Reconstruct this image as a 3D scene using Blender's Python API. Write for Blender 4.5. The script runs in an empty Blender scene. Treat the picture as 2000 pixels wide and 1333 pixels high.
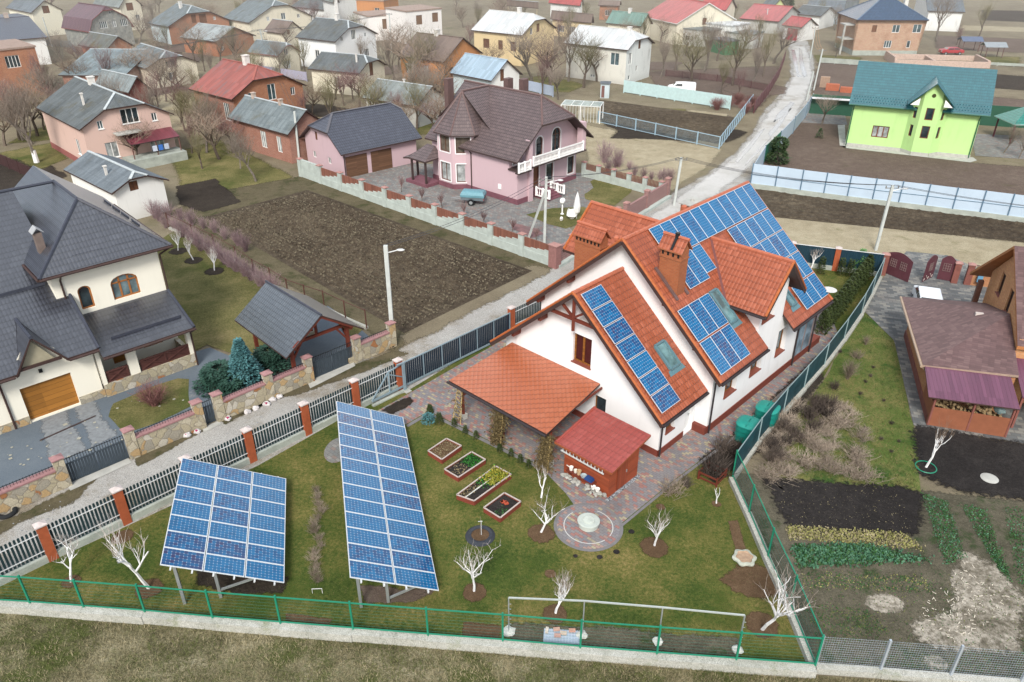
import bpy, math, random
from mathutils import Vector as V, Matrix
from mathutils.geometry import tessellate_polygon
from mathutils import noise as mn
random.seed(7)
sc = bpy.context.scene
COL = sc.collection
R = math.radians
# ------------------------------------------------------------------ camera model (reference frame 2000 x 1333)
HC, FPX, TH, CX, CY = 25.35, 1510.0, R(29.5), 1000.0, 666.5
def ray(x, y):
    u = (x - CX) / FPX; v = (y - CY) / FPX
    return V((u, math.cos(TH) - v * math.sin(TH), -math.sin(TH) - v * math.cos(TH)))
def G(x, y, z=0.0):                                  # point of the level z seen at photo position x, y
    r = ray(x, y); t = (z - HC) / r.z
    return V((r.x * t, r.y * t, z))
# ------------------------------------------------------------------ tags
def tag(o, label=None, cat=None, group=None, kind=None):
    if label: o['label'] = label
    if cat: o['category'] = cat
    if group: o['group'] = group
    if kind: o['kind'] = kind
    return o
def thing(name, label, cat, loc=(0, 0, 0), group=None):
    o = bpy.data.objects.new(name, None); COL.objects.link(o)
    o.location = loc; o.empty_display_size = 0.2
    return tag(o, label, cat, group)
def copy_tree(o, parent=None):
    c = o.copy(); COL.objects.link(c)
    if parent: c.parent = parent
    for ch in list(o.children): copy_tree(ch, c)
    return c
def ordinal(i): return ['first','second','third','fourth','fifth','sixth','seventh','eighth','ninth','tenth','eleventh','twelfth','thirteenth','fourteenth','fifteenth','sixteenth','seventeenth','eighteenth','nineteenth','twentieth'][i]
def worldloc(o):
    return V(o.location) if o.type == 'EMPTY' else V((0, 0, 0))
# ------------------------------------------------------------------ mesh builder
class MB:
    def __init__(s): s.v = []; s.f = []; s.m = []; s.uv = []
    def poly(s, pts, m=0, uv=None):
        k = len(s.v); s.v += [V(p) for p in pts]; s.f.append(list(range(k, k + len(pts)))); s.m.append(m); s.uv.append(uv)
    def box(s, fr, a0, a1, b0, b1, z0, z1, m=0, ms=None):
        P = fr.P if hasattr(fr, 'P') else (lambda a, b, z: V((a, b, z)))
        c = [P(a0,b0,z0),P(a1,b0,z0),P(a1,b1,z0),P(a0,b1,z0),P(a0,b0,z1),P(a1,b0,z1),P(a1,b1,z1),P(a0,b1,z1)]
        ctr = sum(c, V((0,0,0))) / 8
        for q in ((0,3,2,1),(4,5,6,7),(0,1,5,4),(1,2,6,5),(2,3,7,6),(3,0,4,7)):
            pts = [c[i] for i in q]
            n = (pts[1]-pts[0]).cross(pts[2]-pts[0])
            if n.dot(sum(pts, V((0,0,0)))/4 - ctr) < 0: pts.reverse()
            s.poly(pts, (ms if ms is not None and q == (4,5,6,7) else m))
    def beam(s, p0, p1, w, h, m=0, up=(0,0,1)):       # square bar from p0 to p1
        p0, p1 = V(p0), V(p1); d = (p1 - p0)
        if d.length < 1e-6: return
        d.normalize(); upv = V(up)
        if abs(d.dot(upv)) > .98: upv = V((0, 1, 0)) if abs(d.y) < .9 else V((1, 0, 0))
        x = d.cross(upv).normalized(); y = x.cross(d).normalized()
        o = [x*(-w/2)+y*(-h/2), x*(w/2)+y*(-h/2), x*(w/2)+y*(h/2), x*(-w/2)+y*(h/2)]
        a = [p0+q for q in o]; b = [p1+q for q in o]
        for i in range(4):
            j = (i+1) % 4; s.poly([a[i], a[j], b[j], b[i]], m)
        s.poly(a[::-1], m); s.poly(b, m)
    def tube(s, p0, p1, r0, r1, n=6, m=0, caps=True):
        p0, p1 = V(p0), V(p1); d = (p1-p0)
        if d.length < 1e-6: return
        d.normalize(); up = V((0,0,1)) if abs(d.z) < .9 else V((1,0,0))
        x = d.cross(up).normalized(); y = x.cross(d).normalized()
        A = [p0 + (x*math.cos(2*math.pi*i/n)+y*math.sin(2*math.pi*i/n))*r0 for i in range(n)]
        B = [p1 + (x*math.cos(2*math.pi*i/n)+y*math.sin(2*math.pi*i/n))*r1 for i in range(n)]
        for i in range(n):
            j = (i+1) % n; s.poly([A[i],A[j],B[j],B[i]], m)
        if caps: s.poly(A[::-1], m); s.poly(B, m)
    def lathe(s, c, prof, n=12, m=0):                 # prof: list of (r, z)
        c = V(c); rings = []
        for r, z in prof:
            rings.append([c + V((r*math.cos(2*math.pi*i/n), r*math.sin(2*math.pi*i/n), z)) for i in range(n)])
        for k in range(len(rings)-1):
            for i in range(n):
                j = (i+1) % n; s.poly([rings[k][i], rings[k][j], rings[k+1][j], rings[k+1][i]], m)
        if prof[0][0] > 1e-4: s.poly(rings[0][::-1], m)
        if prof[-1][0] > 1e-4: s.poly(rings[-1], m)
    def blob(s, c, rx, ry, rz, m=0, seed=0, jit=.18, n=8, k=5):     # rough stone / heap
        c = V(c); rings = []
        for a in range(k+1):
            t = math.pi*a/k; row = []
            for i in range(n):
                f = 2*math.pi*i/n
                d = V((math.sin(t)*math.cos(f), math.sin(t)*math.sin(f), math.cos(t)))
                q = 1 + jit*mn.noise(d*1.7 + V((seed*3.1, seed*1.7, 0)))*1.6
                row.append(c + V((d.x*rx*q, d.y*ry*q, d.z*rz*q)))
            rings.append(row)
        for a in range(k):
            for i in range(n):
                j = (i+1) % n
                if a == 0: s.poly([rings[0][0], rings[1][i], rings[1][j]], m)
                elif a == k-1: s.poly([rings[a][i], rings[k][0], rings[a][j]], m)
                else: s.poly([rings[a][i], rings[a+1][i], rings[a+1][j], rings[a][j]], m)
    def build(s, name, mats, parent=None, smooth=False, weld=False):
        me = bpy.data.meshes.new(name)
        me.from_pydata([tuple(p) for p in s.v], [], s.f)
        if not isinstance(mats, (list, tuple)): mats = [mats]
        for x in mats: me.materials.append(x)
        me.polygons.foreach_set('material_index', s.m)
        ul = me.uv_layers.new(name='UVMap'); dat = ul.data
        li = 0; Z = V((0,0,1))
        for fi, f in enumerate(s.f):
            uv = s.uv[fi]
            if uv is not None:
                for c in uv: dat[li].uv = c; li += 1
                continue
            p0, p1, p2 = s.v[f[0]], s.v[f[1]], s.v[f[2]]
            n = (p1-p0).cross(p2-p0)
            if n.length < 1e-12 and len(f) > 3: n = (p2-p0).cross(s.v[f[3]]-p0)
            if n.length > 1e-12: n.normalize()
            if abs(n.z) > .995 or n.length < .5: u, w = V((1,0,0)), V((0,1,0))
            else: u = Z.cross(n).normalized(); w = n.cross(u)
            for i in f: dat[li].uv = (s.v[i].dot(u), s.v[i].dot(w)); li += 1
        if smooth: me.polygons.foreach_set('use_smooth', [True]*len(s.f))
        if weld:
            import bmesh
            b = bmesh.new(); b.from_mesh(me); bmesh.ops.remove_doubles(b, verts=b.verts, dist=.0005); b.to_mesh(me); b.free()
        me.update()
        o = bpy.data.objects.new(name, me); COL.objects.link(o)
        if parent is not None:
            o.parent = parent
            o.matrix_parent_inverse = Matrix.Translation(-worldloc(parent))
        return o
class Fr:                                             # local frame: a along the heading, b to its right, z up
    def __init__(s, o, deg):
        y = R(deg); s.O = V(o); s.A = V((math.sin(y), math.cos(y), 0)); s.B = V((math.cos(y), -math.sin(y), 0)); s.deg = deg
    def P(s, a, b, z): return s.O + s.A*a + s.B*b + V((0, 0, z))
Z1 = V((0, 0, 1))
def wall(mb, O, U, N, outline, holes=(), depth=.18, m=0, mr=None, arch=()):
    """upright wall: outline and holes in (u, z); N is the outward normal; holes get reveals of the given depth"""
    pt = lambda u, z, d=0: O + U*u + Z1*z - N*d
    rings = [[V((p[0], p[1], 0)) for p in outline]]
    for i, h in enumerate(holes): rings.append([V((p[0], p[1], 0)) for p in hole_pts(h)])
    flat = [p for r in rings for p in r]
    flip = U.cross(Z1).dot(N) < 0
    for t in tessellate_polygon(rings):
        q = [pt(flat[i].x, flat[i].y) for i in t]
        n = (q[1]-q[0]).cross(q[2]-q[0])
        if n.dot(N) < 0: q.reverse()
        mb.poly(q, m)
    for h in holes:
        hp = hole_pts(h); c = sum((pt(*p) for p in hp), V((0,0,0)))/len(hp)
        for i in range(len(hp)):
            j = (i+1) % len(hp)
            q = [pt(*hp[i]), pt(*hp[j]), pt(hp[j][0], hp[j][1], depth), pt(hp[i][0], hp[i][1], depth)]
            n = (q[1]-q[0]).cross(q[2]-q[0])
            if n.dot(c - q[0]) < 0: q.reverse()
            mb.poly(q, m if mr is None else mr)
def hole_pts(h):
    u0, u1, z0, z1 = h[:4]
    if len(h) > 4 and h[4] == 'arch':
        r = (u1-u0)/2; rise = h[5] if len(h) > 5 else r; c = (u0+u1)/2
        return [(u0,z0),(u1,z0),(u1,z1-rise)] + [(c+r*math.cos(math.pi*k/8), z1-rise+rise*math.sin(math.pi*k/8)) for k in range(1,8)] + [(u0,z1-rise)]
    return [(u0,z0),(u1,z0),(u1,z1),(u0,z1)]
def window(parent, O, U, N, h, mf, mg, depth=.14, nm=2, fw=.07, name='window', trim=None, sill=None, cross=False):
    """frame with mullions and its pane set into hole h of a wall"""
    pt = lambda u, z, d=0: O + U*u + Z1*z - N*d
    u0, u1, z0, z1 = h[:4]; mb = MB(); hp = hole_pts(h)
    arch = len(h) > 4
    d0, d1 = depth-.05, depth-.002
    def bar(a, b, w=fw):
        mb.beam(pt(a[0], a[1], (d0+d1)/2), pt(b[0], b[1], (d0+d1)/2), w, d1-d0, up=N)
    c = V(((u0+u1)/2, (z0+z1)/2))
    ins = [(p[0]+(fw/2 if p[0] < c.x else -fw/2)*(abs(p[0]-c.x) > 1e-3), p[1]+(fw/2 if p[1] < c.y else -fw/2)) for p in hp]
    for i in range(len(ins)): bar(ins[i], ins[(i+1) % len(ins)])
    for k in range(1, nm): u = u0+(u1-u0)*k/nm; bar((u, z0+fw/2), (u, z1-fw/2), fw*1.15)
    if cross: zz = z0+(z1-z0)*.68; bar((u0+fw/2, zz), (u1-fw/2, zz))
    if arch and nm > 1:
        zz = z1-(h[5] if len(h) > 5 else (u1-u0)/2); bar((u0+fw/2, zz), (u1-fw/2, zz))
    o = mb.build(name, mf, parent)
    g = MB(); g.poly([pt(p[0], p[1], depth-.012) for p in (hp if U.cross(Z1).dot(N) > 0 else hp[::-1])]); g.build('pane', mg, o)
    if trim is not None:
        t = MB(); w = .1
        cc = V(((u0+u1)/2, (z0+z1)/2))
        out = [(p[0]+(-w/2 if p[0] < cc.x-1e-3 else w/2 if p[0] > cc.x+1e-3 else 0), p[1]+(-w/2 if p[1] < cc.y else w/2)) for p in hp]
        for i in range(len(out)):
            a, b = out[i], out[(i+1) % len(out)]
            t.beam(pt(a[0], a[1], -.02), pt(b[0], b[1], -.02), w, .05, up=N)
        t.build('trim', trim, o)
    if sill is not None:
        t = MB(); t.poly([pt(u0-.06, z0+.045, depth), pt(u1+.06, z0+.045, depth), pt(u1+.06, z0+.0, -.07), pt(u0-.06, z0+.0, -.07)])
        t.poly([pt(u0-.06, z0, -.07), pt(u1+.06, z0, -.07), pt(u1+.06, z0-.05, -.07), pt(u0-.06, z0-.05, -.07)])
        t.build('sill', sill, o)
    return o
def solid(mb, polys, t, mt=0, ms=1, mu=None):
    """roof slab: top polygons thickened downward by t, edges and underside in ms"""
    mu = ms if mu is None else mu
    key = lambda p: (round(p.x, 3), round(p.y, 3), round(p.z, 3))
    ed = {}
    for p in polys:
        n = (p[1]-p[0]).cross(p[2]-p[0])
        if n.z < 0: p.reverse()
        mb.poly(p, mt); mb.poly([q - Z1*t for q in p][::-1], mu)
        for i in range(len(p)):
            a, b = p[i], p[(i+1) % len(p)]; k = (key(a), key(b)); ed[k] = (a, b)
    for k, (a, b) in ed.items():
        if (k[1], k[0]) not in ed: mb.poly([a - Z1*t, b - Z1*t, b, a], ms)
# ------------------------------------------------------------------ materials
class NT:
    def __init__(s, name, rough=.7, spec=.3, metal=0.0):
        s.mat = bpy.data.materials.new(name); s.mat.use_nodes = True
        s.t = s.mat.node_tree; s.b = s.t.nodes['Principled BSDF']
        s.b.inputs['Roughness'].default_value = rough; s.b.inputs['Specular IOR Level'].default_value = spec
        s.b.inputs['Metallic'].default_value = metal
    def n(s, ty, ins=None, **kw):
        o = s.t.nodes.new(ty)
        for k, v in kw.items(): setattr(o, k, v)
        for k, v in (ins or {}).items(): s.set(o.inputs[k], v)
        return o
    def set(s, inp, v):
        if isinstance(v, bpy.types.NodeSocket): s.t.links.new(v, inp)
        elif isinstance(v, (tuple, list)) and len(v) == 3 and inp.type == 'RGBA': inp.default_value = (*v, 1)
        else: inp.default_value = v
    def math(s, op, a, b=None, c=None):
        o = s.n('ShaderNodeMath', operation=op)
        for i, v in enumerate((a, b, c)):
            if v is not None: s.set(o.inputs[i], v)
        return o.outputs[0]
    def pos(s): return s.n('ShaderNodeNewGeometry').outputs['Position']
    def uv(s):
        x = s.n('ShaderNodeSeparateXYZ', {0: s.n('ShaderNodeUVMap').outputs[0]}); return x.outputs[0], x.outputs[1]
    def noise(s, vec, scale, detail=4, rough=.6, dist=0):
        o = s.n('ShaderNodeTexNoise', {'Vector': vec, 'Scale': scale, 'Detail': detail, 'Roughness': rough, 'Distortion': dist}); return o.outputs['Fac']
    def mix(s, fac, a, b, bt='MIX'):
        o = s.n('ShaderNodeMix', data_type='RGBA', blend_type=bt, clamp_factor=True)
        s.set(o.inputs['Factor'], fac); s.set(o.inputs[6], a); s.set(o.inputs[7], b); return o.outputs[2]
    def ramp(s, fac, stops, mode='LINEAR'):
        o = s.n('ShaderNodeValToRGB', {'Fac': fac}); e = o.color_ramp.elements; o.color_ramp.interpolation = mode
        while len(e) < len(stops): e.new(.5)
        for x, (p, c) in zip(e, stops): x.position = p; x.color = (*c, 1) if len(c) == 3 else c
        return o.outputs[0]
    def step(s, x, lo, hi):
        o = s.n('ShaderNodeMapRange', {'Value': x, 'From Min': lo, 'From Max': hi}, interpolation_type='SMOOTHSTEP'); return o.outputs[0]
    def wn(s, a, b):
        c = s.n('ShaderNodeCombineXYZ', {0: s.math('FLOOR', a), 1: s.math('FLOOR', b)})
        return s.n('ShaderNodeTexWhiteNoise', {'Vector': c.outputs[0]}, noise_dimensions='3D').outputs['Value']
    def bump(s, h, strength=.4, dist=.05):
        o = s.n('ShaderNodeBump', {'Height': h, 'Strength': strength, 'Distance': dist}); s.t.links.new(o.outputs[0], s.b.inputs['Normal'])
    def scl(s, vec, x, y, z):
        return s.n('ShaderNodeMapping', {'Vector': vec, 'Scale': (x, y, z)}).outputs[0]
    def col(s, c): s.set(s.b.inputs['Base Color'], c)
def lit(c, k): return tuple(min(1, max(0, x*k)) for x in c)
MATS = {}
def memo(f):
    def g(*a, **k):
        key = (f.__name__, str(a), str(k))
        if key not in MATS: MATS[key] = f(*a, **k)
        return MATS[key]
    return g
@memo
def plain(c, rough=.7, var=.15, scale=2.5, bump=0, metal=0, spec=.3, name='paint'):
    m = NT(name, rough, spec, metal); p = m.pos()
    a = m.noise(p, scale, 5); b = m.noise(p, scale*14, 3)
    f = m.math('ADD', m.math('MULTIPLY', a, .7), m.math('MULTIPLY', b, .3))
    m.col(m.ramp(f, [(.3, lit(c, 1-var)), (.7, lit(c, 1+var))]))
    if bump: m.bump(b, bump, .02)
    return m.mat
@memo
def plaster(c, dirt=.12, name='plaster'):
    m = NT(name, .85, .2); p = m.pos()
    st = m.noise(m.scl(p, 1.1, 1.1, .18), 1.6, 5)           # vertical weather streaks
    sp = m.noise(p, .5, 3)
    f = m.math('MULTIPLY', m.step(st, .45, .75), m.step(sp, .35, .7))
    z = m.n('ShaderNodeSeparateXYZ', {0: p}).outputs[2]
    low = m.math('MULTIPLY', m.step(z, 1.3, .1), .45)
    m.col(m.mix(m.math('MULTIPLY', m.math('MAXIMUM', f, low), dirt*3), c, lit(c, .55)))
    m.bump(m.noise(p, 40, 2), .15, .01)
    return m.mat
@memo
def tile(c, course=.36, wave=.21, rough=.45, var=.16, line=.42, spec=.4, tint=None, bs=.9, coat=.15, name='roof_tile'):
    m = NT(name, rough, spec); u, v = m.uv(); p = m.pos()
    vv = m.math('DIVIDE', v, course); uu = m.math('DIVIDE', u, wave)
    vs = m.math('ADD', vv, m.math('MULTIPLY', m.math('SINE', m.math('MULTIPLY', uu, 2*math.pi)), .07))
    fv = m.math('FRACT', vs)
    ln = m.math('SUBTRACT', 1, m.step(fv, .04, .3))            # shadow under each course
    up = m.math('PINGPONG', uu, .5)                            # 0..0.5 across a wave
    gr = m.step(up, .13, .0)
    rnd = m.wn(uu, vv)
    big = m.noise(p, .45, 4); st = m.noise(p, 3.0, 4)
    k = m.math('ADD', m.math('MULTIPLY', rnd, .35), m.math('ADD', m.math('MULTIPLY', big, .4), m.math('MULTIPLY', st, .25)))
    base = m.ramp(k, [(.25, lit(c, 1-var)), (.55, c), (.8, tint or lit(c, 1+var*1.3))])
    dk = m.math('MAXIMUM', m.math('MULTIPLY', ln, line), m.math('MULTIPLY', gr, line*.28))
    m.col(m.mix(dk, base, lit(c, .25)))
    h = m.math('ADD', m.math('MULTIPLY', m.math('SUBTRACT', 1, fv), .55), m.math('MULTIPLY', m.math('SINE', m.math('MULTIPLY', up, math.pi)), .45))
    m.bump(h, bs, .045); m.b.inputs['Coat Weight'].default_value = coat; m.b.inputs['Coat Roughness'].default_value = .3; m.b.inputs['Coat IOR'].default_value = 1.5+.3*(coat > .5)
    return m.mat
@memo
def slate(c, moss=(.10, .085, .045), amt=.5, wave=.17, rough=.85, name='corrugated_sheet'):
    m = NT(name, rough, .2); u, v = m.uv(); p = m.pos()
    s = m.math('SINE', m.math('MULTIPLY', u, 2*math.pi/wave))
    ln = m.math('SUBTRACT', 1, m.step(m.math('FRACT', m.math('DIVIDE', v, 1.25)), .0, .05))
    rnd = m.wn(m.math('DIVIDE', u, 1.1), m.math('DIVIDE', v, 1.25))
    big = m.noise(p, .55, 6, .65); fine = m.noise(p, 5, 4)
    c2 = m.n('ShaderNodeCombineXYZ', {0: m.math('MULTIPLY', u, 1.6), 1: m.math('MULTIPLY', v, .22)})
    st = m.noise(c2.outputs[0], 1.3, 5)
    k = m.math('ADD', m.math('MULTIPLY', rnd, .12), m.math('ADD', m.math('MULTIPLY', st, .6), m.math('MULTIPLY', fine, .28)))
    base = m.ramp(k, [(.32, lit(c, .62)), (.5, c), (.68, lit(c, 1.4))])
    base = m.mix(m.math('MULTIPLY', m.step(big, .5, .72), amt), base, moss)
    m.col(m.mix(m.math('MAXIMUM', m.math('MULTIPLY', ln, .45), m.math('MULTIPLY', m.step(s, -.3, -1), .3)), base, lit(c, .35)))
    m.bump(s, .5, .03)
    return m.mat
@memo
def seam(c, pitch=.5, rough=.35, stain=(.2, .09, .06), amt=.2, spec=.45, name='seam_metal'):
    m = NT(name, rough, spec); u, v = m.uv(); p = m.pos()
    f = m.math('PINGPONG', m.math('DIVIDE', u, pitch), .5)
    ln = m.step(f, .06, .0)
    rnd = m.wn(m.math('DIVIDE', u, pitch), m.math('DIVIDE', v, 1.9))
    c2 = m.n('ShaderNodeCombineXYZ', {0: m.math('MULTIPLY', u, 2.2), 1: m.math('MULTIPLY', v, .3)})
    st = m.noise(c2.outputs[0], .9, 6)
    k = m.math('ADD', m.math('MULTIPLY', rnd, .4), m.math('MULTIPLY', st, .6))
    base = m.ramp(k, [(.3, lit(c, .85)), (.5, c), (.7, lit(c, 1.15))])
    base = m.mix(m.math('MULTIPLY', m.step(st, .5, .68), amt), base, stain)
    m.col(m.mix(m.math('MULTIPLY', ln, .5), base, lit(c, .4)))
    m.bump(ln, .5, .03)
    return m.mat
@memo
def brick(c1, c2, mortar=(.35, .33, .3), h=.085, w=.26, gap=.012, rough=.85, amt=1.0, name='brickwork'):
    m = NT(name, rough, .2); uvn = m.n('ShaderNodeUVMap').outputs[0]; p = m.pos()
    b = m.n('ShaderNodeTexBrick', {'Vector': uvn, 'Scale': 1.0, 'Mortar Size': gap, 'Brick Width': w, 'Row Height': h, 'Color1': c1, 'Color2': c2, 'Mortar': mortar, 'Bias': 0.0})
    big = m.noise(p, .7, 5); fine = m.noise(p, 9, 4)
    cc = m.mix(m.math('MULTIPLY', m.step(big, .45, .75), .45), b.outputs[0], lit(c1, .6))
    cc = m.mix(m.math('MULTIPLY', m.step(fine, .55, .75), .3), cc, lit(c2, 1.25))
    m.col(cc); m.bump(m.math('SUBTRACT', 1, b.outputs['Fac']), .5, .012)
    return m.mat
@memo
def fieldstone(stops, mortar=(.30, .28, .24), scale=2.6, name='fieldstone'):
    m = NT(name, .85, .2); uvn = m.n('ShaderNodeUVMap').outputs[0]
    wv = m.n('ShaderNodeMix', data_type='VECTOR'); nz = m.n('ShaderNodeTexNoise', {'Vector': uvn, 'Scale': 2.5, 'Detail': 2})
    vv = m.n('ShaderNodeVectorMath', {0: uvn, 1: m.n('ShaderNodeVectorMath', {0: nz.outputs['Color'], 'Scale': .28}, operation='SCALE').outputs[0]}, operation='ADD').outputs[0]
    vo = m.n('ShaderNodeTexVoronoi', {'Vector': vv, 'Scale': scale}); ve = m.n('ShaderNodeTexVoronoi', {'Vector': vv, 'Scale': scale}, feature='DISTANCE_TO_EDGE')
    r = m.n('ShaderNodeSeparateColor', {0: vo.outputs['Color']}).outputs[0]
    c = m.ramp(r, stops, 'CONSTANT'); fine = m.noise(uvn, 14, 4)
    c = m.mix(.4, c, m.ramp(fine, [(.3, (.12, .11, .1)), (.7, (.6, .57, .5))]), 'OVERLAY')
    e = m.step(ve.outputs['Distance'], .055, .015)
    m.col(m.mix(m.math('MULTIPLY', e, .8), c, mortar)); m.bump(m.math('SUBTRACT', fine, e), .6, .03)
    return m.mat
@memo
def pavers(stops, size=.17, gapc=(.1, .09, .085), ang=.75, rough=.8, name='pavers'):
    m = NT(name, rough, .25); p = m.pos()
    q = m.n('ShaderNodeMapping', {'Vector': p, 'Rotation': (0, 0, ang), 'Scale': (1/size, 1/size, 1)}).outputs[0]
    x = m.n('ShaderNodeSeparateXYZ', {0: q})
    row = m.math('FLOOR', x.outputs[1]); xx = m.math('ADD', m.math('MULTIPLY', x.outputs[0], .62), m.math('MULTIPLY', row, .5))
    r = m.wn(xx, x.outputs[1])
    fx = m.math('PINGPONG', xx, .5); fy = m.math('PINGPONG', x.outputs[1], .5)
    g = m.math('MAXIMUM', m.step(fx, .09, .0), m.step(fy, .12, .0))
    c = m.ramp(r, stops, 'CONSTANT')
    big = m.noise(p, .5, 5); fine = m.noise(p, 12, 3)
    c = m.mix(m.math('MULTIPLY', m.step(big, .45, .72), .5), c, (.13, .12, .12))
    c = m.mix(m.math('MULTIPLY', fine, .35), c, (.07, .065, .06))
    m.col(m.mix(m.math('MULTIPLY', g, .6), c, gapc)); m.bump(m.math('SUBTRACT', 1, g), .35, .012)
    return m.mat
@memo
def ground(stops, big=.12, mid=1.1, fine=9.0, bump=.6, dist=.06, patch=None, patch_lo=.55, patch_hi=.7, rough=.95, spec=.1, grain=.45, streak=None, name='earth'):
    m = NT(name, rough, spec); p = m.pos()
    a = m.noise(p, big, 4); b = m.noise(p, mid, 6, .65); f = m.noise(p, fine, 6, .75)
    ff = m.noise(p, fine*4.5, 3, .7)
    k = m.math('ADD', m.math('MULTIPLY', a, .3), m.math('ADD', m.math('MULTIPLY', b, .3), m.math('MULTIPLY', f, .4)))
    c = m.ramp(k, stops)
    if patch: c = m.mix(m.math('MULTIPLY', m.step(m.math('ADD', m.math('MULTIPLY', m.noise(p, mid*.45, 6, .7), .75), m.math('MULTIPLY', f, .25)), patch_lo, patch_hi), .85), c, patch)
    if streak is not None:
        q = m.n('ShaderNodeMapping', {'Vector': p, 'Rotation': (0, 0, streak[0])}).outputs[0]
        x = m.n('ShaderNodeSeparateXYZ', {0: q}).outputs[0]
        w = m.math('SINE', m.math('ADD', m.math('MULTIPLY', x, 2*math.pi/streak[1]), m.math('MULTIPLY', b, 3.0)))
        c = m.mix(m.math('MULTIPLY', m.step(w, -.2, .9), streak[2]), c, streak[3])
    gcol = m.ramp(ff, [(.32, (.0, .0, .0)), (.5, (.5, .5, .5)), (.68, (1, 1, 1))])
    c = m.mix(grain, c, gcol, 'OVERLAY')
    m.col(c); m.bump(m.math('ADD', m.math('MULTIPLY', f, 1.0), m.math('MULTIPLY', ff, .5)), bump, dist)
    return m.mat
@memo
def gravel(c1, c2, scale=9, dirt=(.13, .11, .08), amt=.5, name='gravel'):
    m = NT(name, .9, .15); p = m.pos()
    vo = m.n('ShaderNodeTexVoronoi', {'Vector': p, 'Scale': scale}); r = m.n('ShaderNodeSeparateColor', {0: vo.outputs['Color']}).outputs[0]
    c = m.ramp(r, [(.0, lit(c1, .35)), (.35, c1), (.8, c2), (1, lit(c2, 1.3))])
    big = m.noise(p, .35, 6, .7); fine = m.noise(p, 22, 3)
    c = m.mix(m.math('MULTIPLY', m.step(big, .47, .66), amt), c, dirt)
    c = m.mix(m.math('MULTIPLY', fine, .35), c, lit(c1, .3))
    m.col(c); m.bump(m.math('ADD', vo.outputs['Distance'], fine), .55, .03)
    return m.mat
@memo
def planks(c, pitch=.14, rough=.6, horiz=True, var=.22, spec=.3, name='planks'):
    m = NT(name, rough, spec); u, v = m.uv(); p = m.pos()
    if not horiz: u, v = v, u
    f = m.math('PINGPONG', m.math('DIVIDE', v, pitch), .5); ln = m.step(f, .07, .0)
    rnd = m.wn(m.math('DIVIDE', u, 2.7), m.math('DIVIDE', v, pitch))
    q = m.n('ShaderNodeCombineXYZ', {0: m.math('MULTIPLY', u, 1.2), 1: m.math('MULTIPLY', v, 14)})
    g = m.noise(q.outputs[0], 1.6, 5)
    k = m.math('ADD', m.math('MULTIPLY', rnd, .5), m.math('MULTIPLY', g, .5))
    m.col(m.mix(m.math('MULTIPLY', ln, .7), m.ramp(k, [(.25, lit(c, 1-var)), (.75, lit(c, 1+var))]), lit(c, .25)))
    m.bump(m.math('SUBTRACT', 1, ln), .4, .015)
    return m.mat
@memo
def glass(c=(.02, .03, .035), rough=.06, name='window_glass'):
    m = NT(name, rough, .6); p = m.pos()
    n = m.noise(p, 1.1, 3); m.col(m.ramp(n, [(.35, lit(c, .6)), (.65, lit(c, 1.7))]))
    m.bump(m.noise(p, .9, 2), .04, .05)
    return m.mat
@memo
def solar(nx, ny, tone=0.0, name='solar_cells'):
    """cells nx by ny over the module, module uv in cell units"""
    m = NT(name, .25, .12); u, v = m.uv(); p = m.pos()
    fu = m.math('PINGPONG', u, .5); fv = m.math('PINGPONG', v, .5)
    gap = m.math('MAXIMUM', m.step(fu, .05, .02), m.step(fv, .05, .02))
    dia = m.step(m.math('ADD', fu, fv), .2, .13)
    bus = m.math('MULTIPLY', m.step(m.math('PINGPONG', m.math('MULTIPLY', u, 3), .5), .06, .0), .10)
    rnd = m.wn(u, v); orn = m.n('ShaderNodeObjectInfo').outputs['Random']
    mo = m.noise(p, .35, 3)
    k = m.math('ADD', m.math('MULTIPLY', rnd, .35), m.math('ADD', m.math('MULTIPLY', orn, .45), m.math('MULTIPLY', mo, .3)))
    c = m.ramp(k, [(.2, (.001, .085, .21)), (.5, (.001, .12, .28)), (.78, (.006, .06, .17)), (.95, (.035, .03, .09))])
    c = m.mix(m.math('MAXIMUM', bus, m.math('MULTIPLY', gap, .2)), c, (.45, .55, .75))
    c = m.mix(m.math('MULTIPLY', dia, .35), c, (.75, .82, .9))
    m.col(c); m.b.inputs['Coat Weight'].default_value = .42; m.b.inputs['Coat IOR'].default_value = 1.6; m.b.inputs['Coat Roughness'].default_value = .05
    return m.mat
@memo
def bark(c, c2, scale=6, name='bark'):
    m = NT(name, .9, .15); p = m.pos(); o = m.n('ShaderNodeObjectInfo').outputs['Random']
    k = m.math('ADD', m.math('MULTIPLY', m.noise(p, scale, 4), .75), m.math('MULTIPLY', o, .25))
    m.col(m.ramp(k, [(.35, c), (.65, c2)]))
    return m.mat
@memo
def leaf(c, c2, scale=1.2, rough=.6, name='leaves'):
    m = NT(name, rough, .25); p = m.pos()
    k = m.math('ADD', m.math('MULTIPLY', m.noise(p, scale, 3), .55), m.math('MULTIPLY', m.noise(p, scale*12, 2), .45))
    m.col(m.ramp(k, [(.3, c), (.7, c2)]))
    m.b.inputs['Subsurface Weight'].default_value = .0
    return m.mat
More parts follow.
